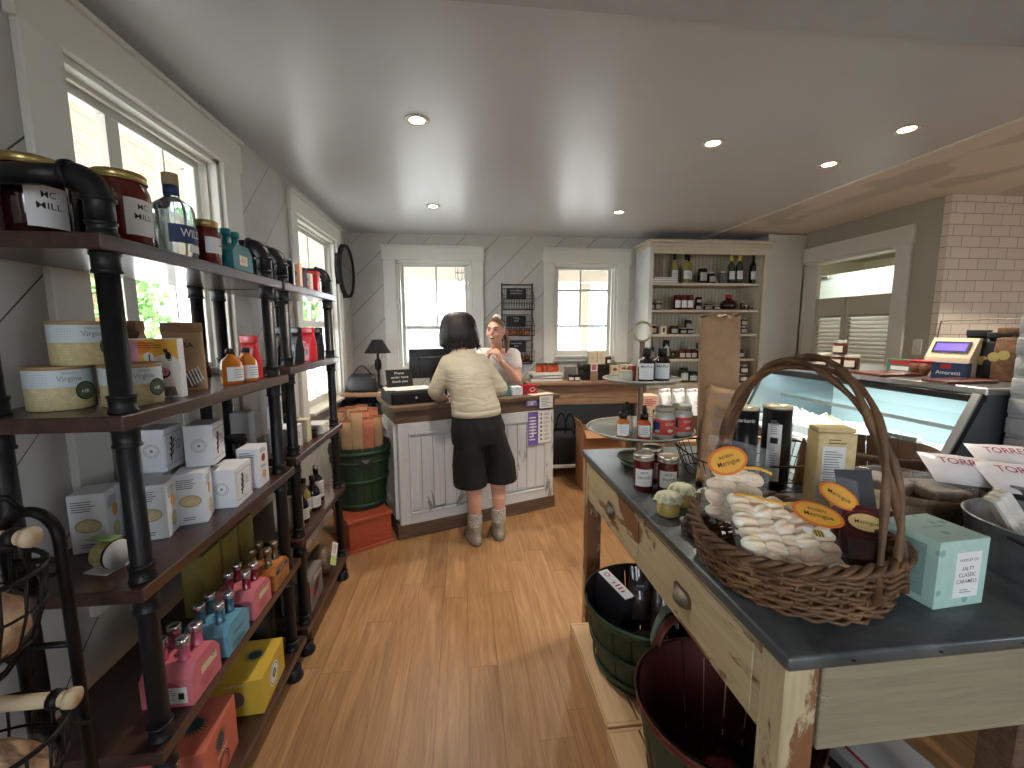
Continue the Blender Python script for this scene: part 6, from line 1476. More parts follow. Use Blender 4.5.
# honey jars with cloth tops
clm = mat('pale_floral_cloth', (206, 210, 184), .85, var=.14, vscale=70)
def honey(lab, x, y):
    rt = thing('honey_jar', lab, 'jar', (x, y, z), 0, 'honey jars with cloth tops'); r = .033
    b = MB(); b.lathe([(r*.8, 0), (r, .006), (r*1.03, .025), (r*.95, .046), (r*.82, .052)], honey_pale, n=28); b.build('glass_body', rt)
    b = MB(); b.grid(lambda u, v: ((.006+(.036+.004*math.sin(u*2*PI*9))*v)*math.cos(2*PI*u), (.006+(.036+.004*math.sin(u*2*PI*9))*v)*math.sin(2*PI*u), .070-.020*v**3-(.0 if v < .8 else .006*math.sin(u*2*PI*9)**2)), 54, 8, clm, flip=False)
    b.disc(.008, clm, z=.070); b.build('cloth_cover', rt); b = MB(); b.tube([(.0335*math.cos(a), .0335*math.sin(a), .054) for a in [2*PI*i/24 for i in range(24)]], .0014, mat('twine', (180, 160, 120), .9), 6, closed=True); b.build('twine_tie', rt)
honey('honey jar with pale cloth top, nearest beside the brown cluster bag', .600, 1.165); honey('honey jar with pale cloth top, behind the nearest one', .672, 1.225); honey('honey jar with pale cloth top, between the others and the meringue bag', .735, 1.17)
# cluster bag with card tag
rt = thing('nut_cluster_bag', 'brown bag of chocolate clusters with a small white tag left of the basket', 'bag', (.632, 1.045, z), .3)
ch = NT('chocolate_clusters'); ch.b.inputs['Roughness'].default_value = .3; cv = ch.coord(); vo = ch.n.new('ShaderNodeTexVoronoi'); vo.inputs['Scale'].default_value = 70; ch.link(cv, vo.inputs['Vector']); ch.col(ch.ramp(vo.outputs['Distance'], [(.0, srgb(118, 76, 58)), (.6, srgb(40, 24, 20))])); ch.bump(ch.math('MULTIPLY', vo.outputs['Distance'], -1.0), .006)
b = MB(); b.loft([ringe((0, 0, 0), .05, .036, 24, .8), ringe((0, 0, .02), .055, .04, 24, .8), ringe((.006, 0, .055), .04, .028, 24, .8), ringe((.012, 0, .085), .03, .006, 24, .8)], ch.m); b.build('cluster_fill', rt)
b = MB(); Mt = frame((-.018, -.036, .062), (.9, -.45, .35), (-.3, .2, .95)); b.box((0, 0, 0), (.036, .045, .0012), paper, Mt); b.text('N', .02, ink, Mt, z=.001); b.build('tag', rt)

# ---------------------------------------------------------------- tier stand
tsx, tsy = .715, 1.66
galv = mat('galvanised_tray', (150, 154, 150), .4, .7, var=.15, vscale=12); rim_g = mat('grey_rope_rim', (176, 174, 160), .6, .2)
rt = thing('tiered_stand', 'three tier round metal stand with ring handle at the far end of the zinc table', 'cake stand', (tsx, tsy, z))
b = MB(); b.cyl((0, 0, 0), .011, .50, rustic, 14); b.build('pole', rt)
b = MB(); b.cyl((0, 0, 0), .075, .012, galv, 32, bev=.003); b.build('foot', rt)
b = MB(); b.tube([(.038*math.cos(a), 0, .54+.038*math.sin(a)) for a in [2*PI*i/30 for i in range(30)]], .0045, mat('brass_ring', (168, 160, 130), .35, .8), 8, closed=True); b.build('ring_handle', rt)
for k, (zz, R_) in enumerate(((.345, .150), (.140, .212), (.020, .085))):
    b = MB(); b.lathe([(0, zz-.006), (R_*.9, zz-.006), (R_, zz+.008), (R_+.003, zz+.010), (R_*.9, zz), (0, zz)], case_glass if k == 5 else galv, n=44)
    b.tube([(R_*math.cos(a), R_*math.sin(a), zz+.008) for a in [2*PI*i/44 for i in range(44)]], .004, rim_g, 6, closed=True); b.build('tray', rt)
ZT1, ZT2, ZT3 = z+.3455, z+.1405, z+.0255
dk_liq = mat('dark_syrup', (34, 20, 16), .1, coat=.7)
for i, (x, y, l) in enumerate(((.000, -.045, 'dark bottle with white label on the top tray, front left'), (.070, -.035, 'dark bottle with white label on the top tray, front right'), (.035, .035, 'dark bottle on the top tray, standing behind the front two'))):
    bottle('syrup_bottle', l, (tsx+x, tsy+y, ZT1), [(.029, 0), (.031, .004), (.031, .075), (.024, .088), (.012, .098), (.012, .108)], dk_liq, black_plastic, (.017, .098, .130), (.0315, .010, .072), 'dark bottles on the top tray', rotz=-1.95, txt=['MAPLE', '', ''] if i < 2 else None)
carton('small_red_tin', 'little red and white can on the top tray left of the dark bottles', (tsx-.045, tsy-.02, ZT1), (.022, .022, .06), mat('rose_red_print', (160, 70, 66), .6), .3, cat='can')
jar('glass_pot', 'low clear glass pot with pale lid at the left of the top tray', (tsx-.082, tsy-.045, ZT1), .026, .045, mat('pale_glass', (196, 190, 172), .1, coat=.5), rim_g, cat='pot')
rt2 = thing('dried_posy', 'small dark dried posy on the top tray', 'dried flowers', (tsx-.035, tsy+.045, ZT1)); b = MB(); rnd = random.Random(9)
for i in range(40):
    a = rnd.uniform(0, 2*PI); r = rnd.uniform(0, .02); b.tube([(0, 0, 0), (r*math.cos(a), r*math.sin(a), .035+rnd.random()*.02)], [.001, .003], mat('dried_brown', (84, 56, 44), .8, var=.4, vscale=60), 5)
b.build('sprigs', rt2)
drp = [(.023, 0), (.025, .004), (.025, .058), (.021, .068), (.012, .074), (.012, .080)]
for i, (x, y, m, l) in enumerate(((-.115, -.115, amber, 'small amber dropper bottle at the left of the middle tray'), (-.045, -.145, jam_orange, 'orange dropper bottle right of the leftmost on the middle tray'), (-.078, -.055, cream_card, 'cream dropper bottle behind the other two on the middle tray'))):
    rt2 = bottle('dropper_bottle', l, (tsx+x, tsy+y, ZT2), drp, m, black_plastic, (.015, .074, .098), (.0254, .012, .055), 'dropper bottles on the middle tray', rotz=-1.9)
    MB().lathe([(.008, .0985), (.009, .112), (.006, .126), (0, .128)], black_plastic, n=12).build('dropper_bulb', rt2)
clear_mason = mat('mason_glass', (188, 184, 174), .08, coat=.7, var=.12, vscale=20)
lab_red = mat('tomato_label', (206, 74, 60), .55, var=.2, vscale=18)
for i, (x, y, l) in enumerate(((.030, -.150, 'mason jar with red label on the middle tray, left one'), (.118, -.115, 'mason jar with red label on the middle tray, right one'))):
    rt2 = thing('mason_jar', l, 'jar', (tsx+x, tsy+y, ZT2), -1.75, 'mason jars on the middle tray'); r = .041
    b = MB(); b.lathe([(r*.85, 0), (r, .006), (r, .085), (r*.93, .095), (r*.80, .102), (r*.80, .106)], clear_mason, n=30); b.build('glass_body', rt2)
    b = MB(); b.lathe([(r*.86, .104), (r*.86, .120), (r*.8, .122), (0, .121)], rim_g, n=30); b.lathe([(r*.87, .106), (r*.89, .108), (r*.87, .110)], gold, n=30); b.build('lid', rt2)
    b = MB(); b.wrap_label(r+.0005, .022, .078, 0, 1.5, lab_red); b.wrap_label(r+.0009, .030, .070, -.95, .35, navy); F = cyl_face(r+.001, .25, .05); b.text('SOUP', .012, paper, F, y=.012, wrap=r, width=.03); b.disc(.011, paper2, cyl_face(r+.0015, .3, .038), ry=.006); b.disc(.010, paper, cyl_face(r+.0015, -.8, .035), ry=.005); b.build('paper_label', rt2)

# ---------------------------------------------------------------- wire basket with paper bags and tins
bmx, bmy = 1.075, 1.44; iron = mat('rusty_wire', (52, 42, 36), .6, .5)
rt = thing('wire_basket', 'low dark wire basket holding paper bread bags and black tins', 'basket', (bmx, bmy, z), -.12); b = MB(); W_, D_ = .265, .19
for zz, k in ((.004, .86), (.04, .92), (.10, 1.0)): b.tube([(W_*k*math.copysign(abs(math.cos(a))**.45, math.cos(a)), D_*k*math.copysign(abs(math.sin(a))**.45, math.sin(a)), zz) for a in [2*PI*(i+.5)/36 for i in range(36)]], .0035 if zz == .10 else .0022, iron, 6, closed=True)
for i in range(36):
    a = 2*PI*(i+.5)/36; c, s_ = math.copysign(abs(math.cos(a))**.45, math.cos(a)), math.copysign(abs(math.sin(a))**.45, math.sin(a)); b.tube([(W_*.86*c, D_*.86*s_, .004), (W_*c, D_*s_, .10)], .0017, iron, 5)
for i in range(9): x = -W_*.8+W_*1.6*i/8; b.tube([(x, -D_*.84, .004), (x, D_*.84, .004)], .0017, iron, 5)
b.build('wire_frame', rt)
zb = z+.009
def breadbag(lab, base, top, w, d, m, txt=None, seed=1, n_rot=0, crumple=False):
    """long paper bag leaning from base to top"""
    A, B_ = Vector(base), Vector(top); u = (B_-A); Lh = u.length; u.normalize(); q = Vector((math.cos(n_rot), math.sin(n_rot), 0)); q = (q-u*q.dot(u)).normalized(); n = q.cross(u)
    M = Matrix((q, -n, u)).transposed().to_4x4(); M = Matrix((q, u.cross(q), u)).transposed().to_4x4(); M.translation = A
    rt = thing('bread_bag', lab, 'paper bag', M=M, group='tall paper bags on the zinc table'); b = MB(); rings = []
    for t in (0, .03, .3, .6, .85, .93, 1):
        ring = []
        for i in range(28):
            a = 2*PI*i/28; e = .35; x = w/2*math.copysign(abs(math.cos(a))**e, math.cos(a)); y = d/2*math.copysign(abs(math.sin(a))**e, math.sin(a))*(1-.2*max(0, (t-.6)/.4))
            j = .012*noise.noise(Vector((a*2, t*6, seed*2.3)))+(.016*noise.noise(Vector((a*5, t*20, seed))) if t > .84 else 0); ring.append((x*(1+j), y+j*.6, t*Lh+(.02*noise.noise(Vector((a*3, 0, seed))) if t == 1 else 0)))
        rings.append(ring)
    b.loft(rings, m)
    if txt:
        F = frame((0, -d/2-.0025, Lh*.55), (1, 0, 0), (0, 0, 1)); ring_z = Lh*.33
        b.ring2(.026, .002, ink_grey, F, y=ring_z, z=.001); b.ring2(.016, .002, ink_grey, F, y=ring_z, z=.001)
        for i, l in enumerate(txt): b.text(l, .034, ink_grey, F, y=ring_z-.05-.038*i, z=.001, width=w*.6)
        b.box((0, -.13, .0006), (.05, .10, .001), mat('bag_print_olive', (112, 98, 72), .8, var=.3, vscale=60), F)
    b.build('bag_body', rt)
    b = MB(); b.grid(lambda a, v: ((a-.5)*w*.98, (v-.5)*d*.8+.003*math.sin(a*20), Lh+.004+.014*noise.noise(Vector((a*5, v*5, seed)))), 20, 8, m); b.build('crumpled_top', rt)
    return rt
breadbag('printed kraft bread bag leaning to the right at the far left of the wire basket', (.865, 1.34, zb), (1.02, 1.56, 1.20), .14, .06, kraft, ['BAKERY', 'BREAD', 'FRESH'], 2, -.25)
breadbag('tall plain kraft bag rising above everything behind the leaning printed bag', (1.085, 1.70, z), (1.085, 1.735, 1.50), .155, .09, kraft, None, 5, -.42)
breadbag('plain kraft bag leaning between the printed bag and the black tins', (.935, 1.50, zb), (1.05, 1.56, 1.14), .08, .05, kraft, None, 7, -.2)
def tintube(lab, x, y, h, r, rz, wl, name='black_canister'):
    rt = thing(name, lab, 'canister', (x, y, zb), rz, 'tall black canisters'); b = MB(); b.lathe([(r, 0), (r, h-.004)], black_film if False else mat('gloss_black', (18, 18, 22), .3), n=32); b.lathe([(0, 0), (r, 0)], black_plastic, n=32)
    if wl: b.wrap_label(r+.0006, .03, h-.055, 0, .48, paper, 8); F = cyl_face(r+.001, 0, h*.5); b.plane(.022, .02, ink, F, y=.03); b.lines(.026, .05, 7, ink_grey, F, y=.075); b.lines(.026, .06, 7, ink_grey, F, y=-.03)
    else: F = cyl_face(r+.0006, 0, h*.86); b.text('barkeria', .02, paper, F, wrap=r, width=.055)
    b.build('canister_body', rt)
    b = MB(); b.lathe([(r+.0015, h-.006), (r+.002, h), (r, h+.004), (r-.006, h+.004), (r-.007, h), (0, h)], mat('champagne_lid', (200, 194, 168), .35, .6), n=32); b.build('lid', rt)
tintube('tall black canister with small white lettering left of the labelled one', .955, 1.345, .275, .042, -2.1, False); tintube('tall black canister with a long white label strip, right one', 1.058, 1.325, .28, .044, -2.35, True)
carton('white_card', 'white printed card standing right of the black canisters', (1.155, 1.42, zb), (.07, .006, .20), paper, -.3, cat='card', deco=lambda b, f: (b.lines(.055, .14, 9, ink_grey, f['ny'], z=.0005, th=.3),), bev=0)
rt = thing('paper_parcel', 'crumpled brown paper parcel between the canisters and the flour box', 'parcel', (1.185, 1.33, zb)); b = MB(); b.grid(lambda u, v: (math.cos(2*PI*u)*.04*(1-.5*v)*(1+.25*noise.noise(Vector((u*6, v*4, 1)))), math.sin(2*PI*u)*.035*(1-.5*v), .15*v+.015*math.sin(u*30)*v), 24, 8, kraft_dark); b.build('wrapping', rt)
wheat = mat('wheat_print', (214, 190, 138), .6, var=.16, vscale=30)
def deco_fl(b, f):
    F = f['ny']; b.plane(.062, .150, paper, F, x=-.008, y=.005, z=.0005); b.lines(.052, .125, 16, ink_grey, F, x=-.008, y=.005, z=.0008, th=.35)
    b.lines(.05, .02, 2, kraft_dark, F, y=.095, z=.0006); F = f['px']; b.plane(.05, .13, paper, F, y=0, z=.0005); b.lines(.03, .1, 8, ink_grey, F, z=.0008)
rt = thing('flour_packet', 'tall wheat patterned flour packet with nutrition panel behind the wicker basket', 'packet', (1.115, 1.165, z), -.30)
b = MB(); b.box((0, 0, .12), (.105, .075, .24), wheat, bev=.006, seg=2); fr = {'px': frame((.0527, 0, .12), (0, 1, 0), (0, 0, 1)), 'ny': frame((0, -.0377, .12), (1, 0, 0), (0, 0, 1))}; deco_fl(b, fr); b.build('packet_body', rt)
b = MB(); b.box((0, 0, .2475), (.104, .060, .014), wheat, bev=.004, seg=2); b.build('folded_top', rt)

# ---------------------------------------------------------------- big wicker basket
wick = NT('wicker'); wick.b.inputs['Roughness'].default_value = .55; wv = wick.coord(); wick.col(wick.ramp(wick.noise(wv, 14, 4, .6), [(.3, srgb(56, 38, 22)), (.55, srgb(102, 72, 44)), (.78, srgb(142, 108, 70))])); wick.bump(wick.noise(wv, 70, 3), .0012); wick = wick.m
bkx, bky = .715, .838; th0 = math.atan2(-.365, .11)
rt = thing('wicker_basket', 'large brown wicker basket with high twisted handle in the right foreground', 'basket', (bkx, bky, z), th0)
A_, B_ = .200, .188
def er(t, a, sh=0): # radius growth with height
    k = .88+.12*min(1, t)**.7; return (A_*k*math.cos(a), B_*k*math.sin(a))
b = MB(); rows = 13; H = .082
for j in range(rows):
    t = j/(rows-1); zz = .008+H*t; pts = []
    N = 96
    for i in range(N):
        a = 2*PI*i/N; w = .0055*math.sin(24*a+(j % 2)*PI+j*.25); x, y = er(t, a); q = math.hypot(x, y); x += x/q*w; y += y/q*w
        pts.append((x, y, zz+.0035*math.sin(a*2+j*1.7)+.026*(math.cos(a)**2)*t))
    b.tube(pts, .0043, wick, 6, closed=True)
b.build('woven_wall', rt)
b = MB()
for i in range(48):
    a = 2*PI*i/48; x0, y0 = er(0, a); x1, y1 = er(1, a); b.tube([(x0*.96, y0*.96, .004), ((x0+x1)/2, (y0+y1)/2, .045), (x1, y1, .092+.026*math.cos(a)**2)], .0036, wick, 5)
o = b.build('stakes', rt); o['kind'] = 'stuff'
b = MB()
for ph in (0, 2.1, 4.2):
    pts = []
    for i in range(120):
        a = 2*PI*i/120; x, y = er(1, a); q = math.hypot(x, y); s_ = a*14+ph; d = .009*math.cos(s_); pts.append((x+x/q*d, y+y/q*d, .098+.026*math.cos(a)**2+.0075*math.sin(s_)))
    b.tube(pts, .0058, wick, 7, closed=True)
b.build('braided_rim', rt)
b = MB(); b.lathe([(0, .002), (.86, .002), (.86, .008), (0, .008)], wick, n=36, M=Matrix.Diagonal((A_, B_, 1, 1)))
for k in (.3, .55, .8): b.tube([(A_*k*math.cos(2*PI*i/40), B_*k*math.sin(2*PI*i/40), .006) for i in range(40)], .004, wick, 6, closed=True)
b.build('woven_bottom', rt)
for kk, (ph, sp) in enumerate(((0, 0), (2.1, .018), (4.2, -.018))):
    b = MB(); pts = []
    for i in range(41):
        u = i/40; a = PI*u; e = .93
        x = (A_-.004)*math.copysign(abs(math.cos(a))**e, math.cos(a)); zz = .06+.42*math.sin(a)**.8
        tw = 9.5*u+ph; rr = .012+.022*abs(1-2*u)**2.2
        pts.append((x+.010*math.cos(tw)*(abs(math.sin(a))), rr*math.sin(tw)*.9+sp*abs(1-2*u)**1.5, zz+.012*math.cos(tw)*math.sin(a)))
    b.tube(pts, [.0068+.0016*math.sin(i*1.3+kk) for i in range(41)], wick, 8); b.build('handle_cane', rt)
for s in (-1, 1):
    b = MB()
    for k in range(4): b.tube([(s*(A_+.002+.006*math.cos(a)), .026*math.sin(a)*1.1, .082+.012*k+.005*math.cos(a*2)) for a in [2*PI*i/20 for i in range(20)]], .0045, wick, 6, closed=True)
    b.build('handle_binding', rt)
WM = T(bkx, bky, z) @ RZ(th0)
# meringues in cellophane
mer = NT('meringue'); mer.b.inputs['Roughness'].default_value = .75; mer.b.inputs['Subsurface Weight'].default_value = .2; mer.b.inputs['Subsurface Scale'].default_value = .01; mv = mer.coord(); mer.col(mer.ramp(mer.noise(mv, 22, 3), [(.3, srgb(236, 208, 168)), (.6, srgb(250, 240, 222))])); mer = mer.m
b0 = MB()
def mprof(u, v):
    a = 2*PI*u; t = v; r = .0185*max(0, math.sin(PI*t))**.55*(1+.15*math.sin(6*a+t*5))*(1-.25*t)
    return (r*math.cos(a), r*math.sin(a), -.026+.050*t)
b0.grid(mprof, 40, 12, mer); m0 = b0.build('meringue'); m0.rotation_mode = 'XYZ'
rnd = random.Random(12); first = True
def place_mer(p, rot, lab, grp, s):
    global first
    o = m0 if first else m0.copy()
    if not first: C.objects.link(o)
    first = False; o.location = p; o.rotation_euler = rot; o.scale = (s, s, s); tag(o, lab, 'meringue', grp)
def bagframe(c, right, up): return frame(c, right, up)
# bag one leans against the far left of the handle; bag two lies in front
BG = [(at(735, 490, y=.945), (.88, -.22, -.22), (.10, .42, .90), .135, .155, 'swirled meringue in the upper left cellophane bag in the basket', 'meringues in the upper cellophane bag', 16),
      (at(785, 536, y=.785), (.92, -.25, -.12), (-.05, .80, .42), .20, .185, 'swirled meringue in the lower front cellophane bag in the basket', 'meringues in the front cellophane bag', 30)]
bags_f = []
for (c, r_, u_, w_, h_, lab, grp, n) in BG:
    F = bagframe(c, r_, u_); bags_f.append((F, w_, h_)); cols = 5 if n > 16 else 4; k = 0
    for i in range(n):
        q, s_ = i % cols, i//cols; x = -w_/2+.024+(w_-.048)*q/(cols-1)+rnd.uniform(-.005, .005); y = -h_/2+.016+(h_*(.84 if n > 16 else .62))*s_/(n//cols-1)
        p = F @ Vector((x, y, .0+rnd.uniform(-.006, .008))); lp = WM.inverted() @ p; q2 = math.hypot(lp.x/(A_*.80), lp.y/(B_*.80))
        if q2 > 1 and lp.z < .13: lp.x /= q2; lp.y /= q2
        lp.z = max(lp.z, .032); p = WM @ lp; e = (F.to_3x3() @ (Matrix.Rotation(rnd.uniform(-.4, .4)+(PI/2 if i % 2 else -PI/2), 3, 'Z') @ Matrix.Rotation(PI/2, 3, 'X'))).to_euler(); place_mer(p, e, lab, grp, rnd.uniform(.95, 1.15))
def cello(lab, F, w, h, top, tagx, tagy, tagr, ribbon=True, bee=None, yellow=True):
    rt = thing('cellophane_bag', lab, 'bag', M=F @ T(0, 0, 0)); b = MB(); n = 22
    def sheet(sign):
        def fn(u, v):
            x = (u-.5)*w; y = -h/2+v*(h+top); bul = .028*max(0, math.sin(PI*min(1, max(0, u))))**.5*(max(0, min(1, 1.15-v*h*1.0/h)) if v < .7 else max(0, .45-(v-.7)*1.5))
            return (x, y, sign*(bul+.002)+.003*noise.noise(Vector((u*8, v*8, sign))))
        return fn
    b.grid(sheet(1), n, n, film); b.grid(sheet(-1), n, n, film, flip=True); b.build('cellophane', rt)
    b = MB(); og2 = mat('tag_orange', (224, 120, 40), .5); ye = mat('tag_yellow', (232, 170, 70), .5); Ft = T(tagx, tagy, .034) @ RZ(tagr)
    b.disc(.050, og2, Ft, ry=.034, n=32); b.disc(.043, ye, Ft, z=.0006, ry=.028, n=32); b.disc(.046, og2, Ft, z=-.0006, ry=.031, n=32)
    b.text('ROSEN', .010, ink, Ft, y=.010, z=.001, width=.035); b.text('Meringue', .016, ink, Ft, y=-.005, z=.001, width=.056); b.build('oval_tag', rt)
    if bee:
        b = MB(); bx_, by_ = bee; Fb = T(bx_, by_, .038); b.disc(.012, yellow_card, Fb, ry=.009)
        for q in (-.005, .001, .007): b.plane(.0025, .016, ink, Fb, x=q, z=.0005)
        for q in (-1, 1): b.disc(.010, paper, Fb, x=q*.017, y=.004, z=-.0003, ry=.008)
        b.build('bee_sticker', rt)
    if ribbon: b = MB(); b.tube([(-w/2+.01+(w-.02)*i/10, h*.36+.004*math.sin(i), .030) for i in range(11)], [.004]*11, mat('ribbon_yellow', (238, 178, 70), .5), 6, flat=.3); b.build('ribbon', rt)
cello('clear bag of meringues at the left of the wicker basket with upright orange oval tag', bags_f[0][0], .155, .155, .045, -.040, .058, .55)
cello('clear bag of meringues lying at the front of the wicker basket with a bee sticker', bags_f[1][0], .215, .185, .01, .066, .045, -.12, bee=(.045, -.012))
# other goods in the basket
p = at(857, 490, y=.93); F = frame(p, (.97, -.22, 0), (0, .35, .94)); b = MB(); b.box((0, 0, -.006), (.085, .10, .006), mat('slate_card', (58, 58, 62), .6), bev=.001); tag(b.build('dark_card', M=F), 'dark card standing upright behind the second orange tag', 'card')
p = at(836, 496, y=.87); F = frame(p, (.95, -.28, -.2), (-.05, .55, .8))
rt = thing('cellophane_bag', 'clear bag with orange oval tag in front of the dark card', 'bag', M=F); b = MB(); b.grid(lambda u, v: ((u-.5)*.10, (v-.6)*.12, .006*math.sin(PI*u)), 10, 10, film); b.build('cellophane', rt)
b = MB(); Ft = T(0, -.002, .010) @ RZ(-.35); b.disc(.044, MATS['tag_orange'], Ft, ry=.027, n=32); b.disc(.038, MATS['tag_yellow'], Ft, z=.0006, ry=.023, n=32); b.text('Meringue', .014, ink, Ft, z=.001, width=.05); b.build('oval_tag', rt)
p = at(868, 512, y=.955); F = frame(p, (.90, -.40, 0), (0.05, .75, .62)); b = MB(); b.box((0, 0, -.011), (.15, .14, .02), wheat, bev=.002); b.text('MAPLE OAT', .014, ink_grey, None, y=.045, z=.0003, width=.09); tag(b.build('flat_cracker_box', M=F), 'flat wheat coloured box lying behind the maroon box in the basket', 'box')
p = at(868, 534, y=.80); F = frame(p, (.86, -.48, -.06), (.05, .68, .70)); rt = thing('maroon_box', 'maroon box with oval gold label at the right of the wicker basket', 'box', M=F)
b = MB(); mr = mat('maroon_card', (70, 22, 28), .35); b.box((0, 0, -.022), (.105, .13, .042), mr, bev=.002); b.build('box_body', rt)
b = MB(); b.disc(.034, mat('tag_cream', (216, 186, 122), .5), y=.025, z=.0006, ry=.020, n=30); b.text('Meringue', .012, ink, y=.025, z=.001, width=.045); b.ring2(.045, .0015, mat('maroon_line', (130, 60, 50), .4), z=.0005, y=.022, ry=.030); b.build('oval_label', rt)
b = MB(); b.plane(.08, .045, mat('box_window', (60, 32, 30), .08, coat=.8), y=-.038, z=.0006); b.build('window', rt)

# ---------------------------------------------------------------- caramels box and bucket
mint = NT('mint_carton'); mint.b.inputs['Roughness'].default_value = .45; mv = mint.coord(); vo = mint.n.new('ShaderNodeTexVoronoi'); vo.inputs['Scale'].default_value = 26; mint.link(mv, vo.inputs['Vector']); mint.col(mint.ramp(vo.outputs['Distance'], [(.16, srgb(128, 170, 162)), (.26, srgb(176, 208, 198)), (.6, srgb(168, 202, 192))])); mint = mint.m
def deco_mint(b, f):
    F = f['ny']; b.plane(.062, .095, paper, F, x=.012, y=-.003, z=.0005); b.text('HUNTLEY CO', .008, ink, F, x=.012, y=.028, z=.0008, width=.045)
    for i, l in enumerate(('SALTY', 'CLASSIC', 'CARAMELS')): b.text(l, .0115, ink, F, x=.012, y=.010-.0135*i, z=.0008, width=(.030, .042, .050)[i])
    b.lines(.03, .01, 2, ink_grey, F, x=.012, y=-.037, z=.0008); b.text('SALTY CARAMELS', .01, ink_grey, f['top'], y=0, z=.0006, width=.06)
    F = f['nx']; b.plane(.07, .11, mat('mint_panel', (128, 160, 158), .5), F, z=.0004); b.lines(.055, .09, 12, ink_grey, F, z=.0007, th=.35)
carton('caramel_box', 'mint green caramel box with white label right of the wicker basket', (.965, .745, z), (.122, .115, .140), mint, .07, deco=deco_mint)
def bucket_mat():
    t = NT('galvanised_steel'); t.b.inputs['Metallic'].default_value = .8; v = t.coord(); n = t.noise(v, 18, 3, .5); t.col(t.ramp(n, [(.35, srgb(128, 132, 134)), (.65, srgb(168, 172, 174))])); t.b.inputs['Roughness'].default_value = .42; return t.m
gs = bucket_mat()
rt = thing('metal_bucket', 'small galvanised bucket with wrapped bars at the right edge of the table', 'bucket', (1.315, .775, z)); b = MB()
b.lathe([(.125, 0), (.145, .11), (.148, .112), (.145, .115), (.141, .112), (.121, .004), (0, .004)], gs, n=44); b.build('bucket_body', rt)
b = MB(); b.tube([(.15*math.cos(a), .15*math.sin(a)-.02, .10+.03*math.sin(a)) for a in [PI+PI*i/20 for i in range(21)]], .0035, iron, 6); b.build('wire_handle', rt)
for i in range(3):
    F = frame((1.235+.04*i, .80+.02*i, z+.10), (.5, .85, -.1), (-.45, .15, .85)); b = MB(); b.box((0, 0, 0), (.045, .14, .018), mat('wrapped_print', (206, 200, 190), .5, var=.2, vscale=40), bev=.004); b.box((0, .0, .0095), (.03, .06, .0008), MATS['rose_red_print']); tag(b.build('wrapped_bar', M=F), 'wrapped snack bar in the metal bucket, %s from the left' % ('first', 'second', 'third')[i], 'snack bar', 'wrapped bars in the metal bucket')
# ribbed tub with white packs
tbx, tby = 1.60, 1.0
def ribbed(a): return 1+.018*math.cos(a*44)
rt = thing('ribbed_metal_tub', 'ribbed galvanised tub full of white lettered packs at the right edge', 'tub', (tbx, tby, z)); b = MB()
N = 176
for (r0, z0, r1, z1, f0, f1) in ((.125, 0, .138, .115, 1, 1), (.138, .115, .150, .125, 0, 0), (.150, .125, .146, .130, 0, 0), (.146, .130, .118, .006, 0, 0)):
    vs = []
    for rr, zz, ff in ((r0, z0, f0), (r1, z1, f1)):
        for i in range(N): a = 2*PI*i/N; k = ribbed(a) if ff else 1; vs.append((rr*k*math.cos(a), rr*k*math.sin(a), zz))
    b.add(vs, [(i, (i+1) % N, (i+1) % N+N, i+N) for i in range(N)], gs, True)
b.lathe([(0, .003), (.12, .003)], gs, n=40); b.build('tub_wall', rt)
wp = mat('white_crisp_pack', (224, 222, 226), .3, bump=.003, bscale=12); mg = mat('magenta_print', (150, 24, 70), .5)
def pack(lab, px, py, y_, right, up, w, h):
    F = frame(at(px, py, y=y_), right, up); rt = thing('crisp_packet', lab, 'packet', M=F, group='white lettered crisp packets'); b = MB()
    b.grid(lambda u, v: ((u-.5)*w, (v-.5)*h, .022*(math.sin(PI*u)*math.sin(PI*v))**.6+.002*noise.noise(Vector((u*7, v*7, px)))), 16, 14, wp); b.grid(lambda u, v: ((u-.5)*w, (v-.5)*h, -.022*(math.sin(PI*u)*math.sin(PI*v))**.6), 16, 14, wp, flip=True); b.build('packet_body', rt)
    b = MB(); b.text('TORRES', .036, mg, y=.005, z=.025, width=w*.72, bold=1); b.build('lettering', rt)
pack('white packet lettered TORRES, left one of those in the ribbed tub', 962, 470, 1.06, (.90, -.42, -.05), (.20, .85, .42), .17, .13)
pack('white packet lettered TORRES, right one cut by the photo edge', 1020, 479, .98, (.93, -.36, -.06), (.20, .85, .42), .17, .13)
pack('white packet lying behind the two lettered ones in the ribbed tub', 1004, 458, 1.12, (.9, -.4, 0), (.3, .8, .45), .15, .12)
# bushel baskets behind
oak = wood('weathered_split_oak', (96, 76, 58), (150, 124, 98), 'z', rough=.7, bump=.001); oak_in = mat('oak_inside', (92, 70, 52), .8)
rt = stave_basket('bushel_basket', 'weathered bushel basket with clear plastic lids behind the mint box', (1.31, 1.085, z), .125, .150, .095, oak, oak_in, [(.005, .02), (.072, .025)], staves=18, handles=False)
for i, (x, y, rz) in enumerate(((1.27, 1.12, .3), (1.35, 1.05, -.2))):
    rt2 = thing('plastic_clamshell', 'clear plastic clamshell of treats in the bushel basket, %s' % ('left', 'right')[i], 'container', (x, y, z+.065), rz); b = MB(); b.box((0, 0, .018), (.10, .12, .034), mat('treat_fill', (126, 108, 92), .6, var=.4, vscale=50), bev=.004); b.build('treats', rt2); b = MB(); b.box((0, 0, .028), (.115, .135, .056), film, bev=.008, seg=2); b.build('clear_lid', rt2)
stave_basket('bushel_basket', 'larger dark bushel basket behind the weathered one, below the deli case', (1.56, 1.43, z), .14, .18, .11, oak, oak_in, [(.005, .02), (.085, .022)], staves=20, handles=False)
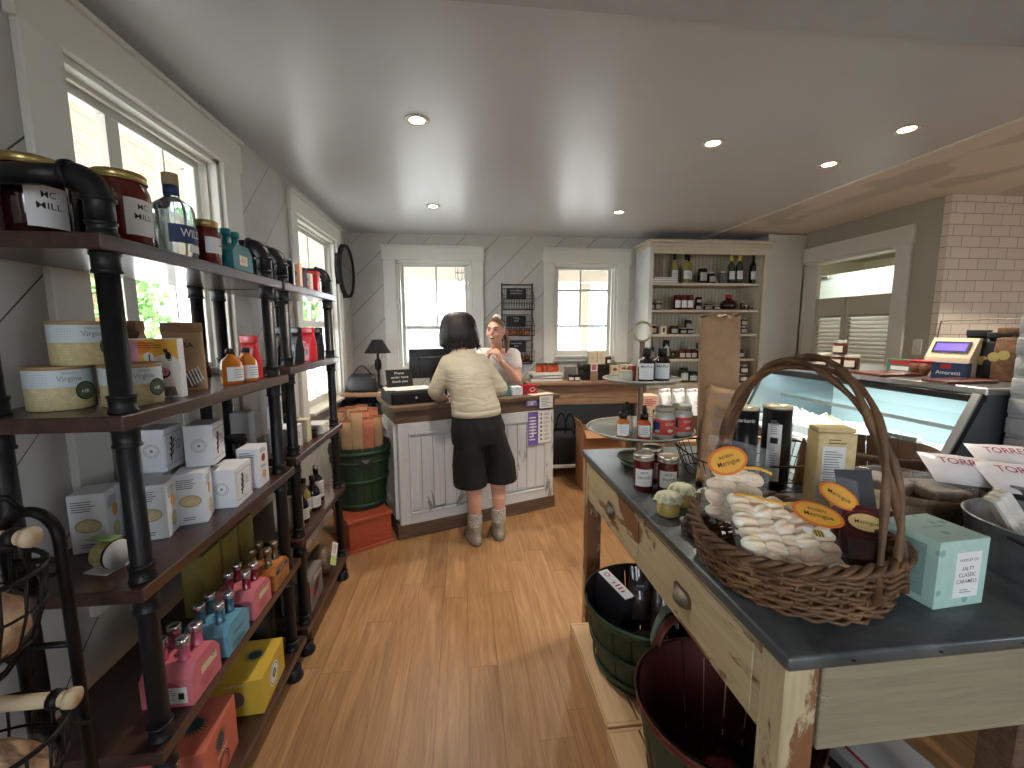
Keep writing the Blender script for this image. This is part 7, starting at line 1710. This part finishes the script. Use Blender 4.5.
# ---------------------------------------------------------------- under the table
pine = wood('pale_pine', (196, 160, 118), (224, 192, 150), 'y', rough=.6, bump=.0008); pine_x = wood('pale_pine_end', (196, 160, 118), (224, 192, 150), 'x', rough=.6, bump=.0008)
def crate(lab, x0, y0, x1, y1, h):
    rt = thing('pine_crate', lab, 'crate', ((x0+x1)/2, (y0+y1)/2, 0), 0, 'upturned pine crates under the table'); W, D_ = (x1-x0)/2, (y1-y0)/2
    n = 5
    for i in range(n): q = -W+2*W*i/n; b = MB(); b.box2((q+.003, -D_+.013, h-.012), (q+2*W/n-.003, D_-.013, h), pine, bev=.001); b.build('slat', rt)
    for s in (-1, 1): b = MB(); b.box2((min(s*W, s*(W-.012)), -D_+.013, 0), (max(s*W, s*(W-.012)), D_-.013, h-.013), pine, bev=.001); b.build('side_board', rt); b = MB(); b.box2((-W, min(s*D_, s*(D_-.012)), 0), (W, max(s*D_, s*(D_-.012)), h), pine_x, bev=.001); b.build('end_board', rt)
crate('pale pine crate under the far part of the table, below the green basket', .462, 1.245, 1.02, 1.76, .125); crate('pale pine crate under the near part of the table, below the red basket', .452, .73, 1.0, 1.235, .125)
gp2 = wood('green_bushel_stave', (22, 46, 34), (44, 74, 54), 'z', rough=.5, bump=.001)
gb = (.70, 1.50)
stave_basket('bushel_basket', 'dark green bushel basket with packages under the zinc table', (gb[0], gb[1], .1255), .185, .235, .285, gp2, mat('dark_maroon_inside', (44, 26, 22), .7), [(.02, .03), (.13, .025), (.255, .03)], staves=20, handles=False)
rb = (.715, 1.02)
stave_basket('bushel_basket', 'dark red lined bushel basket in front of the green one under the zinc table', (rb[0], rb[1], .1255), .18, .235, .29, gp2, mat('maroon_stave', (70, 26, 24), .45, var=.15), [(.02, .03), (.26, .03)], staves=20, handles=False, rim=mat('maroon_hoop', (84, 34, 28), .5))
for (c, l, mm) in ((gb, 'green bent handle', gp2), (rb, 'red bent handle', MATS['maroon_hoop'])):
    pass
rt = thing('boxed_game', 'dark box with white and red printed edge standing in the green basket', 'box', M=T(.575, 1.55, .30) @ RZ(.35) @ RX(.15)); b = MB(); b.box((0, 0, .06), (.05, .17, .19), mat('dark_blue_box', (30, 34, 42), .5), bev=.002); b.build('box_body', rt)
b = MB(); b.box((0, 0, .1565), (.045, .165, .002), white_board); b.ring2(.012, .004, red_tin, x=0, y=.055, z=.158, ry=.012); b.lines(.025, .07, 4, red_tin, z=.158, y=-.02); b.build('printed_edge', rt)
for i, (x, y, l) in enumerate(((.70, 1.56, 'glossy film packet with black round label in the green basket'), (.76, 1.46, 'glossy film packet leaning at the table side in the green basket'))):
    rt = thing('film_packet', l, 'packet', M=T(x, y, .28) @ RZ(-.2) @ RX(-.25)); b = MB()
    b.grid(lambda u, v: (.055*math.cos(2*PI*u)*(1-.3*v), .035*math.sin(2*PI*u)*(1-.75*v), .20*v), 24, 12, mat('brown_glossy_film', (74, 62, 56), .15, coat=.8, bump=.004, bscale=30)); b.build('packet_body', rt)
    if i == 0: b = MB(); b.disc(.026, black_plastic, frame((0, -.03, .13), (1, 0, 0), (0, .15, 1)), ry=.018); b.text('ROSA', .012, paper, frame((0, -.031, .13), (1, 0, 0), (0, .15, 1)), z=.0004, width=.03); b.build('round_label', rt)
hnd = mat('grey_green_handle', (96, 108, 92), .6)
tag(MB().tube([(.06*math.cos(a)-.02, .09*math.cos(a)*.4, .10*math.sin(a)) for a in [PI*i/16 for i in range(17)]], .012, hnd, 8, flat=.35).build('bent_wood_handle', loc=(.70, 1.30, .395)), 'grey green bent wooden hoop between the two baskets', 'basket handle')
tag(MB().tube([(.07*math.cos(a)-.02, .07*math.cos(a)*.3, .10*math.sin(a)) for a in [PI*i/16 for i in range(17)]], .014, MATS['maroon_hoop'], 8, flat=.35).build('bent_wood_handle', loc=(.71, 1.262, .385)), 'dark red bent wooden hoop at the edge of the red basket', 'basket handle')
carton('paper_pouch', 'grey and dark printed paper pouch between the red basket and the table leg', (.86, .80, .1255), (.12, .02, .22), mat('coffee_print', (58, 44, 40), .6, var=.4, vscale=60), .2, cat='packet')
bkr = mat('book_red', (168, 40, 46), .5)
def bookstack(lab, x, y, z_, w, d, h, cov, rz, grp='books on the floor under the table'):
    b = MB(); b.box((0, 0, .002), (w, d, .003), cov); b.box((0, 0, h-.002), (w, d, .003), cov); b.box((-w/2+.002, 0, h/2), (.004, d, h), cov); b.box((.004, 0, h/2), (w-.012, d-.01, h-.006), paper); tag(b.build('stacked_book', loc=(x, y, z_), rot=(0, 0, rz)), lab, 'book', grp)
zz = .0
tag(MB().box((0, 0, .06), (.34, .30, .12), kraft, bev=.003).build('floor_carton', loc=(1.20, 1.03, 0), rot=(0, 0, .35)), 'low brown carton on the floor carrying books under the table', 'box')
carton('mailing_box', 'white box with a red edge stripe on top of the books under the table', (1.20, 1.0, .1775), (.18, .23, .05), mat('pale_box', (190, 192, 194), .5), .1, deco=lambda b, f: [b.plane(.18 if k == 'ny' else .23, .010, bkr, f[k], y=.017, z=.0006) for k in ('ny', 'nx', 'px')])
for i, (h, c, l) in enumerate(((.028, mat('book_black', (36, 34, 36), .5), 'lowest black book of the pile under the table'), (.026, mat('book_grey', (150, 150, 150), .5), 'grey white book in the pile under the table'))):
    bookstack(l, 1.20, 1.0, .1212+sum((.028, .026, .020)[:i])+.001*i, .19, .24, h, c, .25-.1*i)

# ---------------------------------------------------------------- deli display case
cxa, cya, cyb = 1.80, 1.40, 2.62
dkw = wood('dark_slat_wood', (52, 40, 32), (92, 74, 58), 'y', rough=.6)
rt = thing('deli_case', 'glass fronted refrigerated deli case with slanted glass on the right', 'display case', (cxa, cya, 0)); Ln = cyb-cya
cyan_in = mat('case_interior_white', (206, 224, 224), .4)
b = MB(); b.box2((0, .0, 0), (.72, Ln, .78), mat('case_body_grey', (98, 98, 96), .4, .3), bev=.003)
for i in range(7): b.box2((-.012, .04, .42+.05*i), (-.001, Ln-.04, .455+.05*i), dkw, bev=.002)
b.build('base_cabinet', rt)
b = MB(); b.box2((.03, .03, .781), (.70, Ln-.03, .86), cyan_in); b.box2((.66, .03, .80), (.70, Ln-.03, 1.19), cyan_in); b.build('interior_liner', rt)
b = MB(); b.box2((-.01, 0, .78), (.025, Ln, .86), steel, bev=.004); b.build('front_sill', rt)
b = MB(); b.box2((.16, -.01, 1.195), (.74, Ln+.01, 1.225), steel, bev=.004); b.build('top_deck', rt)
b = MB(); b.bar((.165, .0, 1.18), (.165, Ln, 1.18), .03, .03, black_plastic, .003); b.build('top_rail', rt)
b = MB(); b.add([(.012, .03, .865), (.012, Ln-.03, .865), (.165, Ln-.03, 1.17), (.165, .03, 1.17)], [(0, 1, 2, 3)], case_glass); b.build('slanted_glass', rt)
for y in (.0, Ln-.03):
    b = MB(); b.prism([(.0, .86), (.72, .86), (.72, 1.195), (.16, 1.195)], .028, black_plastic if False else mat('end_panel_steel', (120, 128, 134), .3, .8), M=Matrix(((1, 0, 0, 0), (0, 0, 1, y), (0, 1, 0, 0), (0, 0, 0, 1)))); b.build('end_panel', rt)
    b = MB(); b.bar((.004, y+.014, .86), (.168, y+.014, 1.20), .034, .022, black_plastic, .003); b.build('black_trim', rt)
    b = MB(); b.bar((-.008, y+.014, .865), (.152, y+.014, 1.20), .03, .010, steel, .002); b.build('chrome_trim', rt)
led = mat('case_light', (210, 245, 250), .5, emit=(200, 240, 246), estr=4)
b = MB(); b.box2((.20, .06, 1.172), (.225, Ln-.06, 1.19), led); b.build('light_strip', rt)
b = MB(); b.box2((.28, .04, 1.02), (.65, Ln-.04, 1.028), case_glass); b.box2((.275, .04, 1.015), (.285, Ln-.04, 1.034), steel); b.build('glass_shelf', rt)
ll = bpy.data.lights.new('case_light', 'AREA'); ll.shape = 'RECTANGLE'; ll.size = .04; ll.size_y = Ln-.15; ll.energy = 8; ll.color = (.84, .97, 1.0); lo = bpy.data.objects.new('case_light_tube', ll); C.objects.link(lo); lo.parent = rt; lo.location = (.24, Ln/2, 1.168)
b = MB(); b.box2((.16, .0, .0), (.161, .001, .001), steel)
crm = mat('cream_cheese_food', (226, 226, 206), .6, var=.06, vscale=30); pst = mat('pasta_food', (226, 206, 156), .7, var=.25, vscale=50)
for i in range(5):
    y = cya+.16+.225*i; rt2 = thing('food_tray', 'white food tray in the deli case, %s from the near end' % ('first', 'second', 'third', 'fourth', 'fifth')[i], 'tray', (cxa+.27, y, .8605), 0, 'food trays in the deli case')
    b = MB(); b.box2((-.17, -.095, 0), (.17, .095, .006), white_board); 
    for (x0, y0, x1, y1) in ((-.17, -.095, .17, -.089), (-.17, .089, .17, .095), (-.17, -.089, -.164, .089), (.164, -.089, .17, .089)): b.box2((x0, y0, .006), (x1, y1, .045), white_board)
    b.build('tray_body', rt2)
    b = MB(); b.grid(lambda u, v: ((u-.5)*.32, (v-.5)*.17, .02+.10*math.sin(PI*u)*math.sin(PI*v)*(.7+.5*noise.noise(Vector((u*5, v*5, i))))+.012*noise.noise(Vector((u*20, v*20, i)))), 40, 26, crm if i != 3 else pst); o = b.build('food_heap', rt2); o['kind'] = 'stuff'
for i, (y, wd) in enumerate(((.28, ['Pâté', 'Maison', '12.95']), (.72, ['Brie']), (1.0, ['Feta']))):
    chalkboard('chalkboard_sign', 'black chalk price tag in the deli case, %s' % ('largest, near the right end', 'in the middle', 'towards the far left end')[i], T(cxa+.115, cya+y, .8606) @ RZ(-PI/2+.15) @ RX(-.25), (.14, .09, .08)[i], (.12, .05, .045)[i], wd)
# goods on top of the case
zt = 1.2256
jr = mat('dark_honey', (86, 38, 16), .1, coat=.7)
for i, (px, py, up, l) in enumerate(((824, 362, 0, 'left jar in the lower row of the small jar pyramid on the deli case'), (838, 362, 0, 'middle jar in the lower row of the small jar pyramid on the deli case'), (853, 363, 0, 'right jar in the lower row of the small jar pyramid on the deli case'), (839, 350, .0785, 'single jar on top of the small jar pyramid on the deli case'))):
    p = at((824, 838, 852, 839)[i], 362, x=2.17); jar('honey_jar', l, (2.17, p.y, zt+up), .036, .078, jr, tin, txt=['', '', ''], rotz=PI+.3, group='jar pyramid on the deli case', labm=paper2, half=.8)
def topy(px, x): return at(px, 375, x=x).y
carton('green_packet', 'green and red printed packet left of the brown tubs on the deli case', (2.2, topy(903, 2.2), zt), (.05, .13, .07), mat('green_packet', (50, 110, 80), .5, var=.2, vscale=30), 0, cat='packet', deco=lambda b, f: (b.plane(.1, .02, red_tin, f['nx'], y=.02, z=.0005), b.plane(.09, .02, paper, f['nx'], y=-.008, z=.0006)))
for i, px in enumerate((917, 926)):
    rt2 = thing('brown_tub', 'brown tub with red lid on the deli case, %s one' % ('left', 'right')[i], 'tub', (2.2, topy(px, 2.2), zt), 0, 'brown tubs on the deli case'); b = MB(); b.lathe([(0, 0), (.025, 0), (.033, .062)], mat('brown_tub', (112, 66, 48), .5), n=20); b.build('tub_body', rt2); b = MB(); b.lathe([(.035, .0625), (.035, .072), (0, .073)], red_tin, n=20); b.build('lid', rt2)
def tray_board(px0, px1, x, m, l, up=0):
    y0, y1 = topy(px0, x), topy(px1, x); b = MB(); b.box((0, 0, .007), (.24, abs(y1-y0), .014), m, bev=.003); return tag(b.build('serving_board', loc=(x, (y0+y1)/2, zt+up)), l, 'board', 'serving boards on the deli case')
tray_board(868, 902, 2.04, mat('mahogany_board', (92, 42, 30), .3, coat=.3), 'reddish brown serving board near the jar pyramid on the deli case'); tray_board(946, 975, 2.06, mat('mahogany_board', (92, 42, 30), .3), 'reddish brown serving board below the scale on the deli case')
sy = topy(955, 2.28); rt = thing('label_scale', 'beige weighing scale with lit blue display on the deli case', 'scale', (2.28, sy, zt), .15)
bgm = mat('beige_plastic', (206, 188, 158), .5)
b = MB(); b.prism([(-.09, 0), (.10, 0), (.10, .17), (-.02, .18), (-.07, .09)], .17, bgm, M=Matrix(((1, 0, 0, 0), (0, 0, 1, -.085), (0, 1, 0, 0), (0, 0, 0, 1)))); b.build('scale_body', rt)
F = frame((-.046, 0, .137), (0, -1, 0), (.45, 0, .9)); b = MB(); b.box((0, 0, .002), (.135, .055, .004), black_plastic, F); b.build('bezel', rt); b = MB(); b.box((0, 0, .0045), (.115, .036, .002), mat('blue_display', (70, 50, 220), .3, emit=(80, 60, 240), estr=1.6), F); b.build('display', rt)
carton('blue_snack_box', 'dark blue box leaning before the scale on the deli case', (2.135, topy(951, 2.14), zt+.0), (.03, .13, .075), mat('deep_blue_box', (30, 50, 84), .5), .1, deco=lambda b, f: (b.plane(.04, .02, red_tin, f['nx'], x=-.01, y=.02, z=.0005), b.text('Amaretti', .022, paper, f['nx'], y=-.008, z=.0006, width=.09)))
for i, (px, h, m, l) in enumerate(((974, .19, black_film, 'dark gold printed bag right of the scale on the deli case'), (985, .14, dark_glass, 'black grinder shaped pack in the middle of the dark goods on the deli case'), (996, .18, black_film, 'dark bag right of the black pack on the deli case'), (1006, .20, mat('brown_printed', (112, 82, 56), .5, var=.5, vscale=40), 'brown printed bag by the painted brick chimney'))):
    bag('snack_pouch', l, (2.30, topy(px, 2.30), zt), .085, .055, h, m, PI/2*3+.1, 'dark pouches on the deli case', deco=lambda b, F: (b.disc(.02, gold, F, y=.02, z=.001),), rollm=m, seed=30+i)
tag(MB().tube([(2.36, sy+.18, zt+.004), (2.42, sy+.2, zt+.26), (2.42, sy-.0, zt+.265), (2.44, sy-.25, zt+.26), (2.44, sy-.28, zt+.004)], .004, mat('grey_cable', (120, 108, 96), .5), 6).build('power_cable'), 'thin grey cable looping behind the scale on the deli case', 'cable')

# ---------------------------------------------------------------- bread rack at the near left
rt = thing('wire_bread_rack', 'black iron rack with wire baskets and wooden dowel handles at the near left edge', 'rack', (-.79, .84, 0)); o3 = (-.79, .84)
ir = mat('rack_iron', (22, 21, 21), .45, .4)
b = MB(); pts = [(.045, 0, 0), (.045, 0, 1.05)]+[(.045*math.cos(a), 0, 1.07+.055*math.sin(a)) for a in [PI*i/14 for i in range(15)]]+[(-.045, 0, 1.05), (-.045, 0, 0)]; b.tube(pts, .0095, ir, 10); b.build('side_frame', rt)
for q in (1.03, .86, .5): b = MB(); b.tube([(.045, 0, q), (-.045, 0, q)], .006, ir, 8); b.build('cross_bar', rt)
b = MB(); b.tube([(0, 0, 1.12), (-.01, -.02, 1.16), (-.10, -.06, 1.17)], .006, ir, 8); b.build('top_hook', rt)
dw = wood('pale_dowel', (186, 164, 130), (216, 198, 166), 'x', rough=.55)
for (zz, x0, x1) in ((1.11, -.12, .062), (.81, -.03, .09)):
    b = MB(); b.tube([(x0, -.075, zz), (x1, -.075, zz)], .0125, dw, 14); b.tube([(x1, -.075, zz), (x1+.012, -.075, zz)], .017, dw, 14); b.build('dowel_handle', rt)
    b = MB(); b.tube([(x1-.025, -.075, zz), (x1-.010, -.075, zz)], .0165, ir, 12); b.tube([(x1-.017, -.075, zz), (x1-.02, -.055, zz-.07), (x1-.02, -.02, zz-.1), (.04, 0, zz-.1)], .004, ir, 6); b.build('bracket', rt)
for k, zz in enumerate((.90, .62)):
    b = MB(); cxx, cyy, RX_, RY_ = -.01, -.135, .12, .105
    for (dz, s) in ((0, .5), (.05, .8), (.11, .95), (.17, 1.0)): b.tube([(cxx+RX_*s*math.cos(a), cyy+RY_*s*math.sin(a), zz+dz) for a in [2*PI*i/32 for i in range(32)]], .0045 if dz == .17 else .0026, ir, 6, closed=True)
    for i in range(20):
        a = 2*PI*i/20; b.tube([(cxx+RX_*s*math.cos(a), cyy+RY_*s*math.sin(a), zz+dz) for (dz, s) in ((0, .5), (.05, .8), (.11, .95), (.17, 1.0))], .0024, ir, 5)
    for i in range(5): q = -.4+.2*i; b.tube([(cxx+RX_*q, cyy-RY_*.4, zz), (cxx+RX_*q, cyy+RY_*.4, zz)], .0024, ir, 5)
    b.build('wire_basket', rt)
ck = NT('cookie_crumb'); ck.b.inputs['Roughness'].default_value = .8; cv = ck.coord(); ck.col(ck.ramp(ck.noise(cv, 26, 4), [(.35, srgb(176, 130, 88)), (.65, srgb(226, 194, 152))])); ck.bump(ck.noise(cv, 60, 4), .008)
for k, (zz, l) in enumerate(((.905, 'bag of pale cookies in the upper wire basket at the left edge'), (.625, 'bag of golden rolls in the lower wire basket at the left edge'))):
    rt2 = thing('cookie_bag', l, 'bag', (-.80, .705, zz)); b = MB()
    b.grid(lambda u, v: (.09*math.cos(2*PI*u)*math.sin(PI*(.12+.8*v))*(1+.12*noise.noise(Vector((u*7, v*7, k)))), .085*math.sin(2*PI*u)*math.sin(PI*(.12+.8*v))*(1+.12*noise.noise(Vector((u*7, v*7, k+3)))), .15*v), 30, 14, ck.m); o = b.build('cookies', rt2); o['kind'] = 'stuff'
    b = MB(); b.grid(lambda u, v: (.097*math.cos(2*PI*u)*math.sin(PI*(.12+.8*v))*(1+.1*noise.noise(Vector((u*9, v*9, k)))), .093*math.sin(2*PI*u)*math.sin(PI*(.12+.8*v)), .162*v-.004), 30, 14, film); b.build('clear_bag', rt2)
